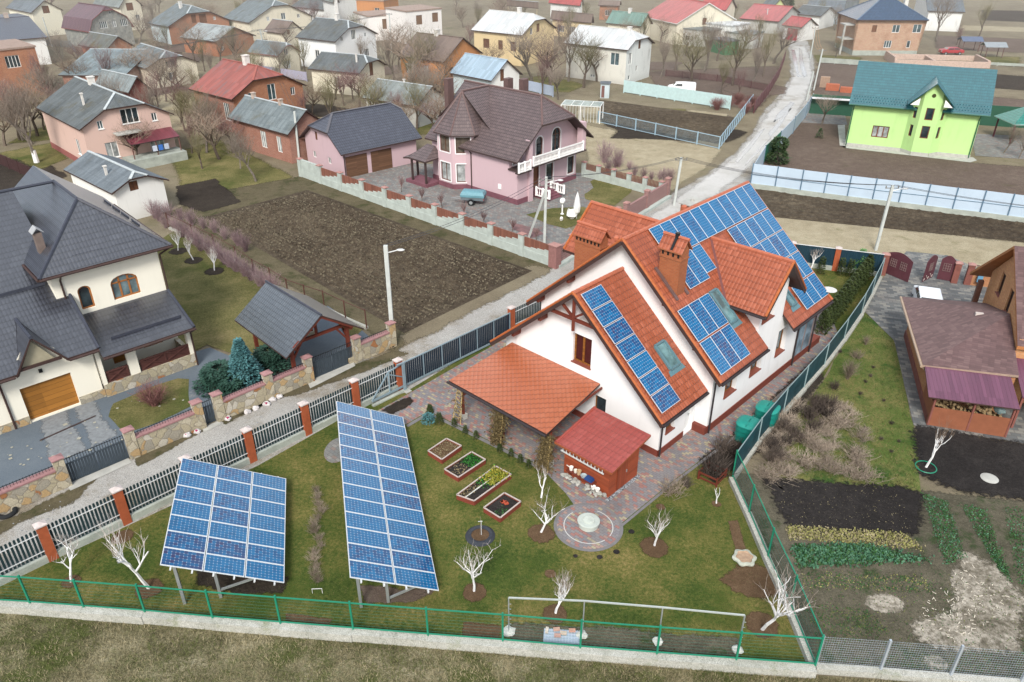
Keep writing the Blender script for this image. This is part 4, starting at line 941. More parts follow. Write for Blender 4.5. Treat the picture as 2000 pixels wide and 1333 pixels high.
# back corner of the plot
Bq0, Bq1 = G(1629, 529), G(1715, 540); bd = (Bq1-Bq0).normalized()
den = fd.x*bd.y - fd.y*bd.x; w_ = Bq0 - F0; sB = (w_.x*bd.y - w_.y*bd.x)/den
pillar(rf, FF, gx1+.35); k = gx1+.55
while k < sB:
    e = min(k+3.1, sB); pickets(rf, FF, k, e-.2, 0, .42, 1.85); rails(rf, FF, k, e-.2, .05, (.65, 1.6), ALU)
    if e < sB: pillar(rf, FF, e)
    k = e+.2
mb = MB(); mb.box(FF, gx1+.3, sB, -.13, .13, 0, .36); mb.build('plinth', CONCG, rf)
# sliding gate with its tail frame
GREYM = plain((.20, .27, .31), .4, .12, name='grey_gate_paint')
sg = thing('sliding_gate', 'long grey steel sliding gate with dark vertical slats and triangular tail', 'gate', FF.P(gx0+4, .25, 0))
mb = MB()
for z, h in ((1.82,.06),(.24,.12)): mb.box(FF, gx0+.2, gx1, .2, .26, z-h/2, z+h/2)
n = 6
for i in range(n+1): s = gx0+.23+(gx1-gx0-.26)*i/n; mb.box(FF, s-.03, s+.03, .199, .261, .24, 1.82)
mb.build('gate_frame', GREYM, sg)
for i in range(n):
    a = gx0+.26+(gx1-gx0-.26)*i/n; b = gx0+.2+(gx1-gx0-.26)*(i+1)/n
    pickets(sg, FF, a, b, .22, .31, 1.78, .15, .125, plain((.012,.024,.04),.45,.2,name='gate_slat'), 'slat_panel')
mb = MB(); mb.box(FF, gx0-2.2, gx0+.2, .2, .26, .18, .30)
mb.beam(FF.P(gx0-2.2,.23,.26), FF.P(gx0-.9,.23,1.65), .07, .07); mb.beam(FF.P(gx0-.9,.23,1.65), FF.P(gx0+.2,.23,1.82), .07, .07); mb.beam(FF.P(gx0-.9,.23,1.65), FF.P(gx0-.9,.23,.3), .08, .08); mb.beam(FF.P(gx0-.9,.23,1.5), FF.P(gx0+.1,.23,.9), .06, .06)
mb.build('tail_frame', GREYM, sg)
mb = MB(); mb.box(FF, gx0+.0, gx0+.16, .34, .46, 0, 1.95); mb.beam(FF.P(gx0-.35,.36,1.95), FF.P(gx0+.08,.4,1.95), .08, .08); p_ = mb.build('guide_post', GREYM, sg)
mb = MB(); mb.box(FF, gx0-.1, gx0+.3, .36, .75, 0, .07); mb.build('base_plate', CONC, p_)
mb = MB(); mb.box(FF, gx0-2.3, gx0+.3, .3, .5, 0, .1); mb.build('kerb', CONCG)['kind'] = 'structure'
# back fence of sheet metal
bdeg = math.degrees(math.atan2(bd.x, bd.y)); BF = Fr(Bq0, bdeg)
bf = thing('sheet_fence', 'dark blue sheet fence with orange pillars closing the far end of the garden', 'fence', BF.P(-2, 0, 0))
sl_ = (F0 + fd*sB - Bq0).dot(bd)
ss = [-6.8, -3.4, 0, 3.15]
for s in ss[:3]: pillar(bf, BF, s, h=1.95)
for a, b in ((sl_,-7.0),(-6.6,-3.6),(-3.2,-.2),(.2,3.3)):
    mb = MB(); k = int((b-a)/.2)
    for i in range(k):
        s0, s1 = a+(b-a)*i/k, a+(b-a)*(i+1)/k; sm = (s0+s1)/2
        mb.poly([BF.P(s0,0,.4),BF.P(sm,.03,.4),BF.P(sm,.03,1.85),BF.P(s0,0,1.85)]); mb.poly([BF.P(sm,.03,.4),BF.P(s1,0,.4),BF.P(s1,0,1.85),BF.P(sm,.03,1.85)])
    mb.build('sheet_panel', plain((.015,.04,.06),.4,.15,name='dark_sheet'), bf)
    mb = MB(); mb.beam(BF.P(a,.03,1.86), BF.P(b,.03,1.86), .06, .04); mb.build('rail', ALU, bf)
mb = MB(); mb.box(BF, sl_, 3.3, -.12, .12, 0, .4); mb.build('plinth', CONCG, bf)
# green front fence
def post_fence(name, label, pts, z0, h, pm, rail_z, r=.035, rail_r=.022, wires=0, wm=None, sheetm=None, splinth=None, cat='fence', tops=None, vwire=0, toff=None, vtx=None):
    c = sum(pts, V((0,0,0)))/len(pts); th = thing(name, label, cat, (c.x, c.y, 0))
    for p in pts:
        mb = MB(); mb.beam((p.x,p.y,z0-.05), (p.x,p.y,z0+h+.05), r*2, r*2); mb.build('post', pm, th)
    for z in rail_z:
        for a, b in zip(pts, pts[1:]):
            mb = MB(); mb.beam((a.x,a.y,z0+z), (b.x,b.y,z0+z), rail_r*2, rail_r*2); mb.build('rail', pm, th)
    for a, b in zip(pts, pts[1:]):
        if wires or vwire:
            mb = MB(); d = b-a; L = d.length
            for i in range(wires):
                z = z0+.06+(h-.1)*i/max(1, wires-1); mb.tube((a.x,a.y,z), (b.x,b.y,z), .0035, .0035, 3, caps=False)
            if vwire:
                k = int(L/vwire)
                for i in range(k):
                    p = a+d*(i/k); mb.tube((p.x,p.y,z0+.03), (p.x,p.y,z0+h), .003, .003, 3, caps=False)
            mb.build('wire_mesh', wm, th)
        if sheetm is not None:
            mb = MB(); mb.poly([V((a.x,a.y,z0+.05)),V((b.x,b.y,z0+.05)),V((b.x,b.y,z0+h-.02)),V((a.x,a.y,z0+h-.02))]); mb.build('mesh_sheet', sheetm, th)
    if splinth:
        wd, zt, m_, off = splinth
        for i, (a, b) in enumerate(zip(pts, pts[1:])):
            d = (b-a).normalized(); f = Fr(V((a.x,a.y,0)), math.degrees(math.atan2(d.x,d.y))); L = (b-a).length
            mb = MB(); e = .02*(i % 3); mb.box(f, -.002*(i%2), L+.0, off-wd/2+e*.1, off+wd/2+e, 0, zt-.015*(i % 2)); mb.build('plinth', m_, th)
    return th
fx = [(-75,1170),(60,1176),(165,1184),(284,1193),(416,1206),(548,1217),(690,1229),(836,1241),(982,1252),(1133,1266),(1283,1278),(1438,1289),(1592,1299)]
fpts = [G(x, y, .42) for x, y in fx]
fa, fb = fpts[0], fpts[-1]
fpts = [fa + (fb-fa)*((p-fa).dot(fb-fa)/(fb-fa).length_squared) + (p-(fa + (fb-fa)*((p-fa).dot(fb-fa)/(fb-fa).length_squared)))*.6 for p in fpts]
GWIRE = plain((.02,.13,.10), .5, name='green_wire')
def smesh(c, a, name):
    m = NT(name, .6, .2); t = m.n('ShaderNodeBsdfTransparent'); mx = m.n('ShaderNodeMixShader')
    p = m.pos(); nz = m.noise(p, 1.5, 3); m.col(m.ramp(nz, [(.3, lit(c,.7)), (.7, lit(c,1.3))]))
    m.t.links.new(t.outputs[0], mx.inputs[1]); m.t.links.new(m.b.outputs[0], mx.inputs[2]); mx.inputs[0].default_value = a
    m.t.links.new(mx.outputs[0], m.t.nodes['Material Output'].inputs['Surface']); return m.mat
CONCP = ground([(.3, (.23,.24,.20)), (.5, (.38,.38,.34)), (.7, (.50,.50,.47))], big=.6, mid=1.5, fine=6, bump=.3, dist=.02, patch=(.20,.22,.13), patch_lo=.55, patch_hi=.7, name='stained_concrete')
post_fence('wire_fence', 'bright green post and wire fence on a low concrete wall along the front meadow', fpts, .42, 1.5, GREENP, (.08, 1.46), wires=9, wm=GWIRE, splinth=(.34, .42, CONCP, .1))
rx = [(1592,1299),(1543,1180),(1500,1086),(1463,1000),(1431,931)]
rpts = [G(x, y, .3) for x, y in rx]
post_fence('wire_fence', 'bright green post fence with dark netting beside the vegetable plot', rpts, .3, 1.6, GREENP, (.08, 1.56), wires=7, wm=GWIRE, sheetm=smesh((.01,.07,.065), .30, 'dark_netting'), splinth=(.28, .3, CONCP, -.05))
kx = [(1431,931),(1480,862),(1530,802),(1570,757),(1610,712),(1648,662),(1682,612),(1702,575),(1719,540)]
kpts = [G(x, y, .2) for x, y in kx]
post_fence('mesh_fence', 'grey post fence with dark teal privacy mesh along the right side path', kpts, .2, 1.5, plain((.22,.30,.31),.4,.1), (1.5,), sheetm=smesh((.016,.06,.075), .86, 'privacy_mesh'), splinth=(.2, .22, CONCP, .06))
gx_ = [(1593,1298),(1720,1307),(1857,1318),(1995,1330),(2140,1343)]
gpts = [G(x, y, .3) for x, y in gx_]
post_fence('mesh_fence', 'grey galvanised wire mesh fence on a concrete base in the right foreground', gpts, .3, 1.55, plain((.45,.50,.56),.4,.1,metal=.4), (), wires=13, wm=plain((.33,.40,.46),.45), vwire=.085, splinth=(.3, .3, CONCP, .05), r=.04)
# ------------------------------------------------------------------ objects on the lawn
w0 = G(1149, 1028)
wl = thing('well', 'round concrete well cover at the centre of the paved circle', 'well', w0)
mb = MB(); mb.lathe(w0, [(.46,0),(.47,.26),(.52,.27),(.53,.36),(.48,.38),(0,.385)], 28); mb.build('ring', plain((.42,.46,.42),.9,.2,2,bump=.3), wl)
mb = MB(); mb.lathe(w0+Z1*.385, [(.27,0),(.27,.03),(.24,.045),(0,.05)], 24); mb.build('lid', plain((.46,.50,.45),.9,.25,3), wl)
BEDW = planks((.19,.045,.03), .3, name='bed_boards')
PLG = leaf((.01,.075,.008), (.03,.20,.02)); PLY = leaf((.14,.15,.015), (.36,.33,.04)); PLT = leaf((.10,.08,.04), (.26,.21,.12)); PLD = leaf((.015,.05,.012), (.04,.12,.03)); RED = plain((.36,.07,.035), .8, name='terracotta')
def tufts(mb, pts, n, s, rnd, up=.6, m=0):
    """many small leaf faces scattered round the given points"""
    for _ in range(n):
        c = rnd.choice(pts) if isinstance(pts, list) else pts()
        q = c + V((rnd.gauss(0,s*.8), rnd.gauss(0,s*.8), rnd.uniform(0, s*up*2)))
        d = V((rnd.gauss(0,1), rnd.gauss(0,1), rnd.uniform(.2,1.5))).normalized(); l = rnd.uniform(.5,1.2)*s
        e = d.orthogonal().normalized()*l*.38; mb.poly([q-d*l*.1, q+d*l*.5+e, q+d*l, q+d*l*.5-e], m)
def quadpt(c, rnd):
    return lambda: (c[0].lerp(c[1], rnd.a)).lerp(c[3].lerp(c[2], rnd.a), rnd.b)
class RQ:
    def __init__(s, c, seed): s.c = c; s.r = random.Random(seed)
    def __call__(s, a0=0, a1=1, b0=0, b1=1):
        a, b = s.r.uniform(a0,a1), s.r.uniform(b0,b1); c = s.c
        return (c[0].lerp(c[1], a)).lerp(c[3].lerp(c[2], a), b)
beds = [([(836,881),(872,857),(901,871),(863,898)], 'raised bed full of dry brown stalks, nearest the pergola gate end', 0), ([(868,917),(921,883),(948,898),(895,933)], 'raised bed with bright green leaves in its far half', 1), ([(892,967),(968,911),(998,927),(926,979)], 'longest raised bed, with yellow-green plants at its far end', 2), ([(945,992),(985,963),(1017,980),(977,1012)], 'raised bed of dark soil with broken red tiles lying in it', 3)]
for px, lb, k in beds:
    c = [G(x, y, .3) for x, y in px]; ctr = sum(c, V((0,0,0)))/4
    th = thing('raised_bed', lb, 'raised bed', (ctr.x, ctr.y, 0), 'raised garden beds')
    for i in range(4):
        a, b = c[i], c[(i+1)%4]; mb = MB(); mb.beam(a-Z1*.15, b-Z1*.15, .05, .30); bo = mb.build('board', BEDW, th)
        mb = MB(); mb.beam(a+Z1*.012, b+Z1*.012, .075, .022); mb.build('top_rail', plain((.42,.36,.33),.7,.15), bo)
    ins = [q.lerp(ctr, .04) - Z1*.08 for q in c]
    if (ins[1]-ins[0]).cross(ins[2]-ins[0]).z < 0: ins = ins[::-1]
    mb = MB(); mb.poly(ins); mb.build('soil', SOILB if k else MULCH, th)
    q = RQ([p.lerp(ctr, .06) - Z1*.07 for p in c], k); mb = MB()
    if k == 0: tufts(mb, lambda: q(), 380, .06, q.r, .3, 0)
    if k == 1: tufts(mb, lambda: q(.55,1,0,1), 520, .07, q.r, .5, 1); tufts(mb, lambda: q(0,.5), 110, .08, q.r, .4, 0)
    if k == 2: tufts(mb, lambda: q(.55,1,.05,1), 560, .1, q.r, .9, 2); tufts(mb, lambda: q(.4,1), 200, .09, q.r, .6, 1); tufts(mb, lambda: q(0,.5,0,.5), 160, .08, q.r, .4, 0)
    if k == 3: tufts(mb, lambda: q(.0,.5,.5,1), 90, .07, q.r, .4, 3)
    o_ = mb.build('planting', [PLT, PLG, PLY, PLD], th); o_['kind'] = 'stuff'
    if k == 2:
        mb = MB(); mb.beam(c[0].lerp(c[1],.02).lerp(c[3],.45)-Z1*.02, c[1].lerp(c[2],.6).lerp(c[0],.25)-Z1*.02, .05, .03); mb.build('divider', plain((.6,.6,.55),.6), th)
    if k == 3:
        for i in range(5):
            p = q(.55,.85,.25,.6); p.z = .26; f = Fr(p, q.r.uniform(0,180)); mb = MB(); mb.box(f, -.09,.09,-.06,.06,-.02,.03+.02*(i%2)); tag(mb.build('tile_shard', RED), 'broken red tile lying in the raised bed of dark soil', 'tile', 'broken tiles in the raised bed')
# tyre-like planter ring with a staked sapling
pr0 = G(938, 1048); th = thing('tree_ring', 'black rubber ring edging a round mulch bed on the lawn', 'edging', pr0)
mb = MB(); mb.lathe(pr0, [(.40,0),(.42,.12),(.55,.15),(.68,.06),(.70,0)], 32); mb.build('rubber_ring', plain((.035,.04,.05),.8,.25,8,bump=.4), th)
mb = MB(); mb.poly([p+Z1*.09 for p in disc(pr0,.44,24)]); mb.build('mulch', MULCH, th)
th = thing('sapling', 'thin young sapling tied to a stake inside the black ring', 'sapling', pr0)
mb = MB(); mb.tube(pr0, pr0+V((.03,.05,1.15)), .014, .008, 5); mb.build('stem', plain((.22,.18,.15)), th); mb = MB(); mb.tube(pr0+V((.06,0,0)), pr0+V((.06,0,.95)), .016, .016, 5); mb.beam(pr0+V((-.08,0,.9)), pr0+V((.12,0,.92)), .02, .02); mb.build('stake', ALU, th)
# rotary trellis frame
tp = [((993.6,1236),1.95),((1137,1243),1.97),((1285,1256),1.97),((1440,1272),1.98)]
tp = [(G(*p), h) for p, h in tp]; tr = thing('espalier_frame', 'long galvanised tube frame with four posts behind the green front fence', 'frame', tp[1][0])
for p, h in tp: mb = MB(); mb.beam((p.x,p.y,0), (p.x,p.y,h), .05, .05); mb.build('post', STEEL, tr)
for (p, h), (q, k) in zip(tp, tp[1:]): mb = MB(); mb.beam((p.x,p.y,h+.02), (q.x,q.y,k+.02), .055, .055); mb.build('top_tube', plain((.48,.52,.5),.4,.1,metal=.4), tr)
for j in (0, 3):
    p = tp[j][0]
    for i in range(5): mb = MB(); z = .5+i*.28; mb.beam((p.x,p.y,z), (p.x+.1,p.y,z), .02, .02); mb.build('hook', STEEL, tr)
for i, (p, h) in enumerate(tp):
    mb = MB(); mb.blob(p+V((0,.02,.06)), .27 if i == 0 else .23, .26 if i == 0 else .21, .12, 0, i+20, .25, 12, 6)
    tag(mb.build('foot_stone', plain((.50,.52,.48),.9,.2,5,bump=.3)), ['rounded pale stone at the foot of the frame post nearest the long solar array','pale block at the foot of the frame post beside the brick-laden grate','pale block at the foot of the third frame post from the left','pale block at the foot of the rightmost frame post'][i], 'stone', 'stones at the frame posts')
gr0 = G(1060, 1237); gf = Fr(G(1061,1252), 95.5); gt = thing('steel_grate', 'flat steel grate lying on the soil behind the front fence', 'grate', G(1090,1243))
mb = MB(); mb.box(gf, 0, 1.42, -.55, .1, .05, .075); mb.build('tray', plain((.36,.44,.52),.5,.1,metal=.3), gt)
mb = MB()
for i in range(12): mb.box(gf, .06+i*.115, .08+i*.115, -.55, .1, .075, .09)
for i in range(5): mb.box(gf, 0, 1.42, -.5+i*.135, -.485+i*.135, .076, .092)
mb.build('bar_grid', plain((.48,.55,.62),.4,.1,metal=.4), gt)
for i, (a, b, c, rot, lb) in enumerate(((.12,-.42,(.5,.46,.4),5,'pale brick standing at the left end of the steel grate'),(.5,-.5,(.45,.28,.22),80,'reddish brick at the back middle of the steel grate'),(.78,-.34,(.48,.40,.32),95,'tan brick in the middle of the steel grate'),(1.12,-.5,(.46,.26,.2),85,'reddish brick at the right end of the steel grate'),(.55,-.2,(.42,.26,.22),88,'dark brick at the near edge of the steel grate'))):
    f = Fr(gf.P(a,b,.09), 95+rot); mb = MB(); mb.box(f, -.06,.06,-.13,.13,0,.09); tag(mb.build('brick', plain(c,.9,.2,9)), lb, 'brick', 'bricks on the grate')
# flower-shaped stone basin
fb0 = G(1453, 1094); mb = MB(); rings = []
for r, z in ((.42,0),(.5,.1),(.5,.16),(.36,.2),(.32,.15),(0,.15)):
    rings.append([fb0+V((r*(1+.1*math.cos(6*a)*(r>.34))*math.cos(a), r*(1+.1*math.cos(6*a)*(r>.34))*math.sin(a), z)) for a in [2*math.pi*i/36 for i in range(36)]])
for k in range(5):
    for i in range(36): j = (i+1)%36; mb.poly([rings[k][i],rings[k][j],rings[k+1][j],rings[k+1][i]], 0 if k < 3 else 1)
tag(mb.build('stone_basin', [plain((.40,.42,.35),.9,.3,5,bump=.4), plain((.36,.25,.17),.9,.3,7,bump=.4)]), 'flower-shaped stone basin at the end of the soil strip', 'basin')
# green water tanks
def tank(p, label, r=.62):
    f = Fr(p, 35); th = thing('water_tank', label, 'water tank', p, 'green water tanks'); m_ = plain((.008,.16,.13),.4,.12,name='green_plastic')
    pr = [(.92,0),(1,.1),(.97,.35),(1.03,.4),(.97,.7),(1.03,.75),(.97,1.0),(1.0,1.05)]
    sq = lambda k, z: [f.P(r*k*math.copysign(abs(math.cos(a))**.6, math.cos(a)), r*k*math.copysign(abs(math.sin(a))**.6, math.sin(a)), z) for a in [2*math.pi*(i+.5)/20 for i in range(20)]]
    mb = MB(); rg = [sq(k, z) for k, z in pr]
    for k in range(len(rg)-1):
        for i in range(20): j = (i+1)%20; mb.poly([rg[k][i],rg[k][j],rg[k+1][j],rg[k+1][i]])
    mb.build('body', m_, th)
    mb = MB(); rg = [sq(k, z) for k, z in ((1.04,1.04),(1.04,1.1),(.8,1.2),(.3,1.25))]
    for k in range(3):
        for i in range(20): j = (i+1)%20; mb.poly([rg[k][i],rg[k][j],rg[k+1][j],rg[k+1][i]])
    mb.poly(rg[-1]); mb.beam(f.P(-r*.95,0,1.2), f.P(r*.95,0,1.2), .03, .1); mb.build('lid', plain((.02,.24,.20),.4,.12,name='green_lid'), th)
tank(G(1458, 858), 'nearer dark green plastic water tank with flat lid beside the mesh fence'); tank(G(1494, 827), 'farther dark green plastic water tank behind its twin beside the mesh fence', .6)
# wooden lattice tub by the corner
tf = Fr(G(1390, 935), 40); th = thing('wooden_trough', 'low reddish slatted wooden frame round a bare shrub by the green fence corner', 'frame', tf.P(0,0,0))
for z in (.12,.42):
    for s in (-.5,.5): mb = MB(); mb.box(tf, -.5,.5, s-.02,s+.02, z,z+.09); mb.build('slat', TIMB, th); mb = MB(); mb.box(tf, s-.02,s+.02, -.5,.5, z+.001,z+.091); mb.build('slat', TIMB, th)
for a in (-.5,.5):
    for b in (-.5,.5): mb = MB(); mb.box(tf, a-.035,a+.035, b-.035,b+.035, 0,.6); mb.build('post', TIMB, th)
# small bench-like bracket, tyre, painted stones by the road
mb = MB(); p = G(620,1160)
for a, b in (((-.2,0,.0),(-.2,0,.28)),((-.2,0,.28),(.22,0,.3)),((.22,0,.3),(.22,0,.0))): mb.tube(p+V(a), p+V(b), .014, .014, 5)
tag(mb.build('hoop', plain((.6,.6,.58),.5)), 'small white wire hoop stuck in the lawn between the two solar arrays', 'hoop')
def tyre(p, label, r=.36):
    mb = MB(); n = 24
    rg = [[p+V(((r+.12*math.cos(t))*math.cos(a), (r+.12*math.cos(t))*math.sin(a), .1+.1*math.sin(t))) for a in [2*math.pi*i/n for i in range(n)]] for t in [2*math.pi*k/8 for k in range(8)]]
    for k in range(8):
        for i in range(n): j = (i+1)%n; l = (k+1)%8; mb.poly([rg[k][i],rg[l][i],rg[l][j],rg[k][j]])
    tag(mb.build('tyre', plain((.018,.02,.022),.85,.3,9), smooth=True), label, 'tyre', 'old tyres by the road')
tyre(G(14,1004), 'old black tyre lying on the verge at the left edge of the road'); tyre(G(760,675), 'old black tyre lying at the foot of the concrete pole by the stone wall')
PINKF = plain((.30,.03,.09), .7, name='magenta_paint')
for i, (x, y, c, lb) in enumerate(((366,853,1,'white-rimmed stone with magenta centre by the stone wall, larger of a pair'),(386,845,1,'white-rimmed stone with magenta centre by the stone wall, smaller of a pair'),(446,820,1,'pale boulder with a reddish face near the wicket gate'),(521,792,1,'small stone with magenta centre below the stone wall'),(484,807,0,'long pale grey stone lying at the road edge'),(500,800,0,'small grey stone at the road edge below the wall'),(533,783,0,'rounded pale stone at the road edge near the wall pillar'),(547,777,0,'pale stone at the road edge beside the low pillar'))):
    p = G(x, y); mb = MB(); mb.blob(p+Z1*.08, .24-.03*(i%3), .19, .14, 0, i+50, .3, 10, 5)
    if c: mb.blob(p+V((0,-.05,.14)), .12, .09, .1, 1, i, .2, 8, 4)
    tag(mb.build('road_stone', [plain((.52,.50,.50),.9,.2,5), PINKF]), lb, 'stone', 'stones along the road edge')
# ------------------------------------------------------------------ houses of the village
class Ax:
    def __init__(s, O, A, B): s.O, s.A, s.B = V(O), V(A), V(B)
    def P(s, a, b, z): return s.O + s.A*a + s.B*b + V((0,0,z))
KT = .26263
def T(n, x, y): return ((0,500,1000,1480)[n] + x*KT, y*KT)
def Tn(x, y): return (x*KT, 330+y*KT)
def plane_hit(px, O, n):
    r = ray(*px); C = V((0,0,HC)); t = (O-C).dot(n)/r.dot(n); return C + r*t
WF = plain((.72,.72,.70), .5, .1, name='white_frame'); BFm = plain((.10,.045,.025), .5, .2, name='brown_frame'); RIDW = plain((.42,.46,.47), .8, .2, 4, name='pale_ridge')
def roof_polys(fx, L, W, o, hz, zr, hip, prof):
    """top faces for a ridge along a; hip=(near, far) cut ratios; prof = (bfrac, zfrac) from eave to ridge"""
    z = lambda f: hz + (zr-hz)*f
    out = []; rid = []
    ends = []
    for h, a0, s in ((hip[0], 0, 1), (hip[1], L, -1)):
        ins = h*W/2*.95 if h < 1 else min(W/2, L/2)
        ends.append((h, a0, a0+s*ins))
    r0, r1 = ends[0][2], ends[1][2]
    for side in (0, 1):
        B = lambda f: (f*W if side == 0 else W - f*W)
        lv = [p for p in prof]
        for k in range(len(lv)-1):
            (b0, z0), (b1, z1) = lv[k], lv[k+1]
            last = k == len(lv)-2
            def aend(e, zf):
                h, a0, rr = ends[e]
                if h <= 0: return a0
                zc = 1-h
                return a0 if zf <= zc+1e-6 else a0 + (rr-a0)*(zf-zc)/h
            pts = [fx.P(aend(0,z0), B(b0), z(z0))]
            pts.append(fx.P(aend(1,z0), B(b0), z(z0)))
            h1 = ends[1][0]
            if 0 < h1 < 1 and z0 < 1-h1 < z1: bb = b0+(b1-b0)*((1-h1)-z0)/(z1-z0); pts.append(fx.P(ends[1][1], B(bb), z(1-h1)))
            pts.append(fx.P(aend(1,z1), B(b1), z(z1)))
            if not (abs(aend(1,z1)-aend(0,z1)) < 1e-4): pts.append(fx.P(aend(0,z1), B(b1), z(z1)))
            h0 = ends[0][0]
            if 0 < h0 < 1 and z0 < 1-h0 < z1: bb = b0+(b1-b0)*((1-h0)-z0)/(z1-z0); pts.append(fx.P(ends[0][1], B(bb), z(1-h0)))
            out.append(pts)
    for e in (0, 1):
        h, a0, rr = ends[e]
        if h <= 0: continue
        zc = 1-h
        for k in range(len(prof)-1):
            (b0,z0),(b1,z1) = prof[k], prof[k+1]
            if z1 <= zc+1e-6: continue
            zs_ = max(z0, zc); bs = b0+(b1-b0)*(zs_-z0)/(z1-z0)
            f = lambda zf: a0 + (rr-a0)*(zf-zc)/h
            pts = [fx.P(f(zs_), bs*W, z(zs_)), fx.P(f(zs_), W-bs*W, z(zs_))]
            if z1 >= 1-1e-6: pts.append(fx.P(f(1), W/2, z(1)))
            else: pts += [fx.P(f(z1), W-b1*W, z(z1)), fx.P(f(z1), b1*W, z(z1))]
            out.append(pts)
            if z1 >= 1-1e-6: rid += [(pts[0], pts[-1]), (pts[1], pts[-1])]
    rid.append((fx.P(r0, W/2, zr), fx.P(r1, W/2, zr)))
    return out, rid
HLOG = []; FOOT = []
def house3(name, label, P1, P2, P3, hz, roof, walls, apex=None, zr=None, L=None, W=None, hip=(0,0), prof=((0,0),(.5,1)), o=.4, wins=(), chim=(), group=None, gablem=None, cat='house', t=.14, side=None, ridm=None, plinth=None, frame=None, sillm=None, z0=0, trim=None, porch=None, gl=None):
    p1, p2, p3 = G(*P1, hz), G(*P2, hz), G(*P3, hz)
    A = (p2-p1).normalized(); L = L or (p2-p1).length
    B = V((A.y, -A.x, 0));
    if B.dot(p3-p1) < 0: B = -B
    W = W or (p3-p1).dot(B); fx = Ax(V((p1.x,p1.y,0)), A, B)
    if zr is None: zr = plane_hit(apex, p1, A).z
    HLOG.append((name, label[:40], round(L,1), round(W,1), round(zr,1), round((p3-p1).dot(A),1)))
    FOOT.append((fx, L, W)); ctr = fx.P(L/2, W/2, 0); th = thing(name, label, cat, ctr, group)
    zt = lambda b: 0
    def ztop(b):                                      # underside of the roof over offset b
        f = min(b, W-b)/W
        for k in range(len(prof)-1):
            if f <= prof[k+1][0]+1e-6:
                (b0,q0),(b1,q1) = prof[k], prof[k+1]; return hz+(zr-hz)*(q0+(q1-q0)*(f-b0)/(b1-b0)) - t
        return zr - t
    def gab(h):
        pts = [(o,z0),(W-o,z0),(W-o,ztop(o))]; zc = hz+(zr-hz)*(1-h) - t
        mids = [(W-b*W, ztop(b*W)) for b, q in prof[1:-1]]
        top = [(W/2, ztop(W/2))]
        left = [(b*W, ztop(b*W)) for b, q in prof[1:-1]][::-1]
        al = mids + top + left
        if h > 0:
            f = [p for p in al if p[1] < zc]
            bc = o
            for k in range(400):
                bb = W/2*k/400
                if ztop(bb) >= zc: bc = bb; break
            al = [p for p in f if p[0] > W/2] + [(W-bc, zc), (bc, zc)] + [p for p in f if p[0] < W/2]
        return pts + al + [(o, ztop(o))]
    hg = [w for w in wins if w[0] == 'g']; hs = [w for w in wins if w[0] == 's']
    hole = lambda w: (w[1]-w[3]/2, w[1]+w[3]/2, w[2], w[2]+w[4]) + tuple(w[7:8])
    def fit(w, wide, topf):
        w = list(w); w[1] = min(max(w[1], o+w[3]/2+.15), wide-o-w[3]/2-.15)
        for _ in range(40):
            if w[3] < .3 or w[4] < .3: return None
            if min(topf(w[1]-w[3]/2), topf(w[1]+w[3]/2)) - .12 >= w[2]+w[4] and w[1]-w[3]/2 > o+.1 and w[1]+w[3]/2 < wide-o-.1: return tuple(w)
            w[1] += (wide/2-w[1])*.15; w[2] = max(w[2]-.08, .5); w[4] *= .985
        return None
    zc0 = hz+(zr-hz)*(1-hip[0]) - t if hip[0] > 0 else 99
    if group == 'village houses': wins = [((w[0], w[1]*W/8.5)+tuple(w[2:]) if w[0] == 'g' else w) for w in wins]
    hg = [w for w in wins if w[0] == 'g']; hs = [w for w in wins if w[0] == 's']
    hg = [q for q in (fit(w, W, lambda b: min(ztop(b), zc0)) for w in hg) if q]; hs = [q for q in (fit(w, L, lambda b: ztop(o)) for w in hs) if q]
    def apart(ws):
        out = []
        for w in ws:
            if all(abs(w[1]-q[1]) > (w[3]+q[3])/2+.12 or w[2] > q[2]+q[4]+.12 or q[2] > w[2]+w[4]+.12 for q in out): out.append(w)
        return out
    hg, hs = apart(hg), apart(hs)
    mb = MB()
    wall(mb, fx.P(o,0,0), B, -A, gab(hip[0]), [hole(w) for w in hg], .12, 1)
    wall(mb, fx.P(L-o,0,0), B, A, gab(hip[1]), (), .12, 1)
    wall(mb, fx.P(0,o,0), A, -B, [(o,z0),(L-o,z0),(L-o,ztop(o)),(o,ztop(o))], [hole(w) for w in hs], .12, 0)
    wall(mb, fx.P(0,W-o,0), A, B, [(o,z0),(L-o,z0),(L-o,ztop(o)),(o,ztop(o))], (), .12, 0)
    mb.build('wall', [walls, gablem or walls], th)
    if plinth is not None:
        mb = MB(); mb.box(fx, o-.04, L-o+.04, o-.04, W-o+.04, 0, z0+plinth[0]); mb.build('plinth', plinth[1], th)
    for w in list(hg)+list(hs):
        O, U, N = (fx.P(o,0,0), B, -A) if w[0] == 'g' else (fx.P(0,o,0), A, -B)
        kind = w[6] if len(w) > 6 else 'win'
        mf = frame or WF
        if kind == 'door': window(th, O, U, N, hole(w), BFm, plain((.13,.06,.035),.5,.2,name='door_leaf'), depth=.12, nm=w[5], fw=.09, name='door')
        elif kind == 'hatch': window(th, O, U, N, hole(w), BFm, plain((.14,.06,.03),.7,.2,name='hatch'), depth=.1, nm=w[5], fw=.07, name='loft_hatch')
        else: window(th, O, U, N, hole(w), mf, (gl or (GL, GLB, GLC)[int(w[1]*7+w[2]*3) % 3]), depth=.12, nm=w[5], fw=.075, trim=trim, sill=sillm)
    polys, rid = roof_polys(fx, L, W, o, hz, zr, hip, prof)
    mb = MB(); solid(mb, polys, t, 0, 1); ro = mb.build('roof', [roof, side or BROWNM], th)
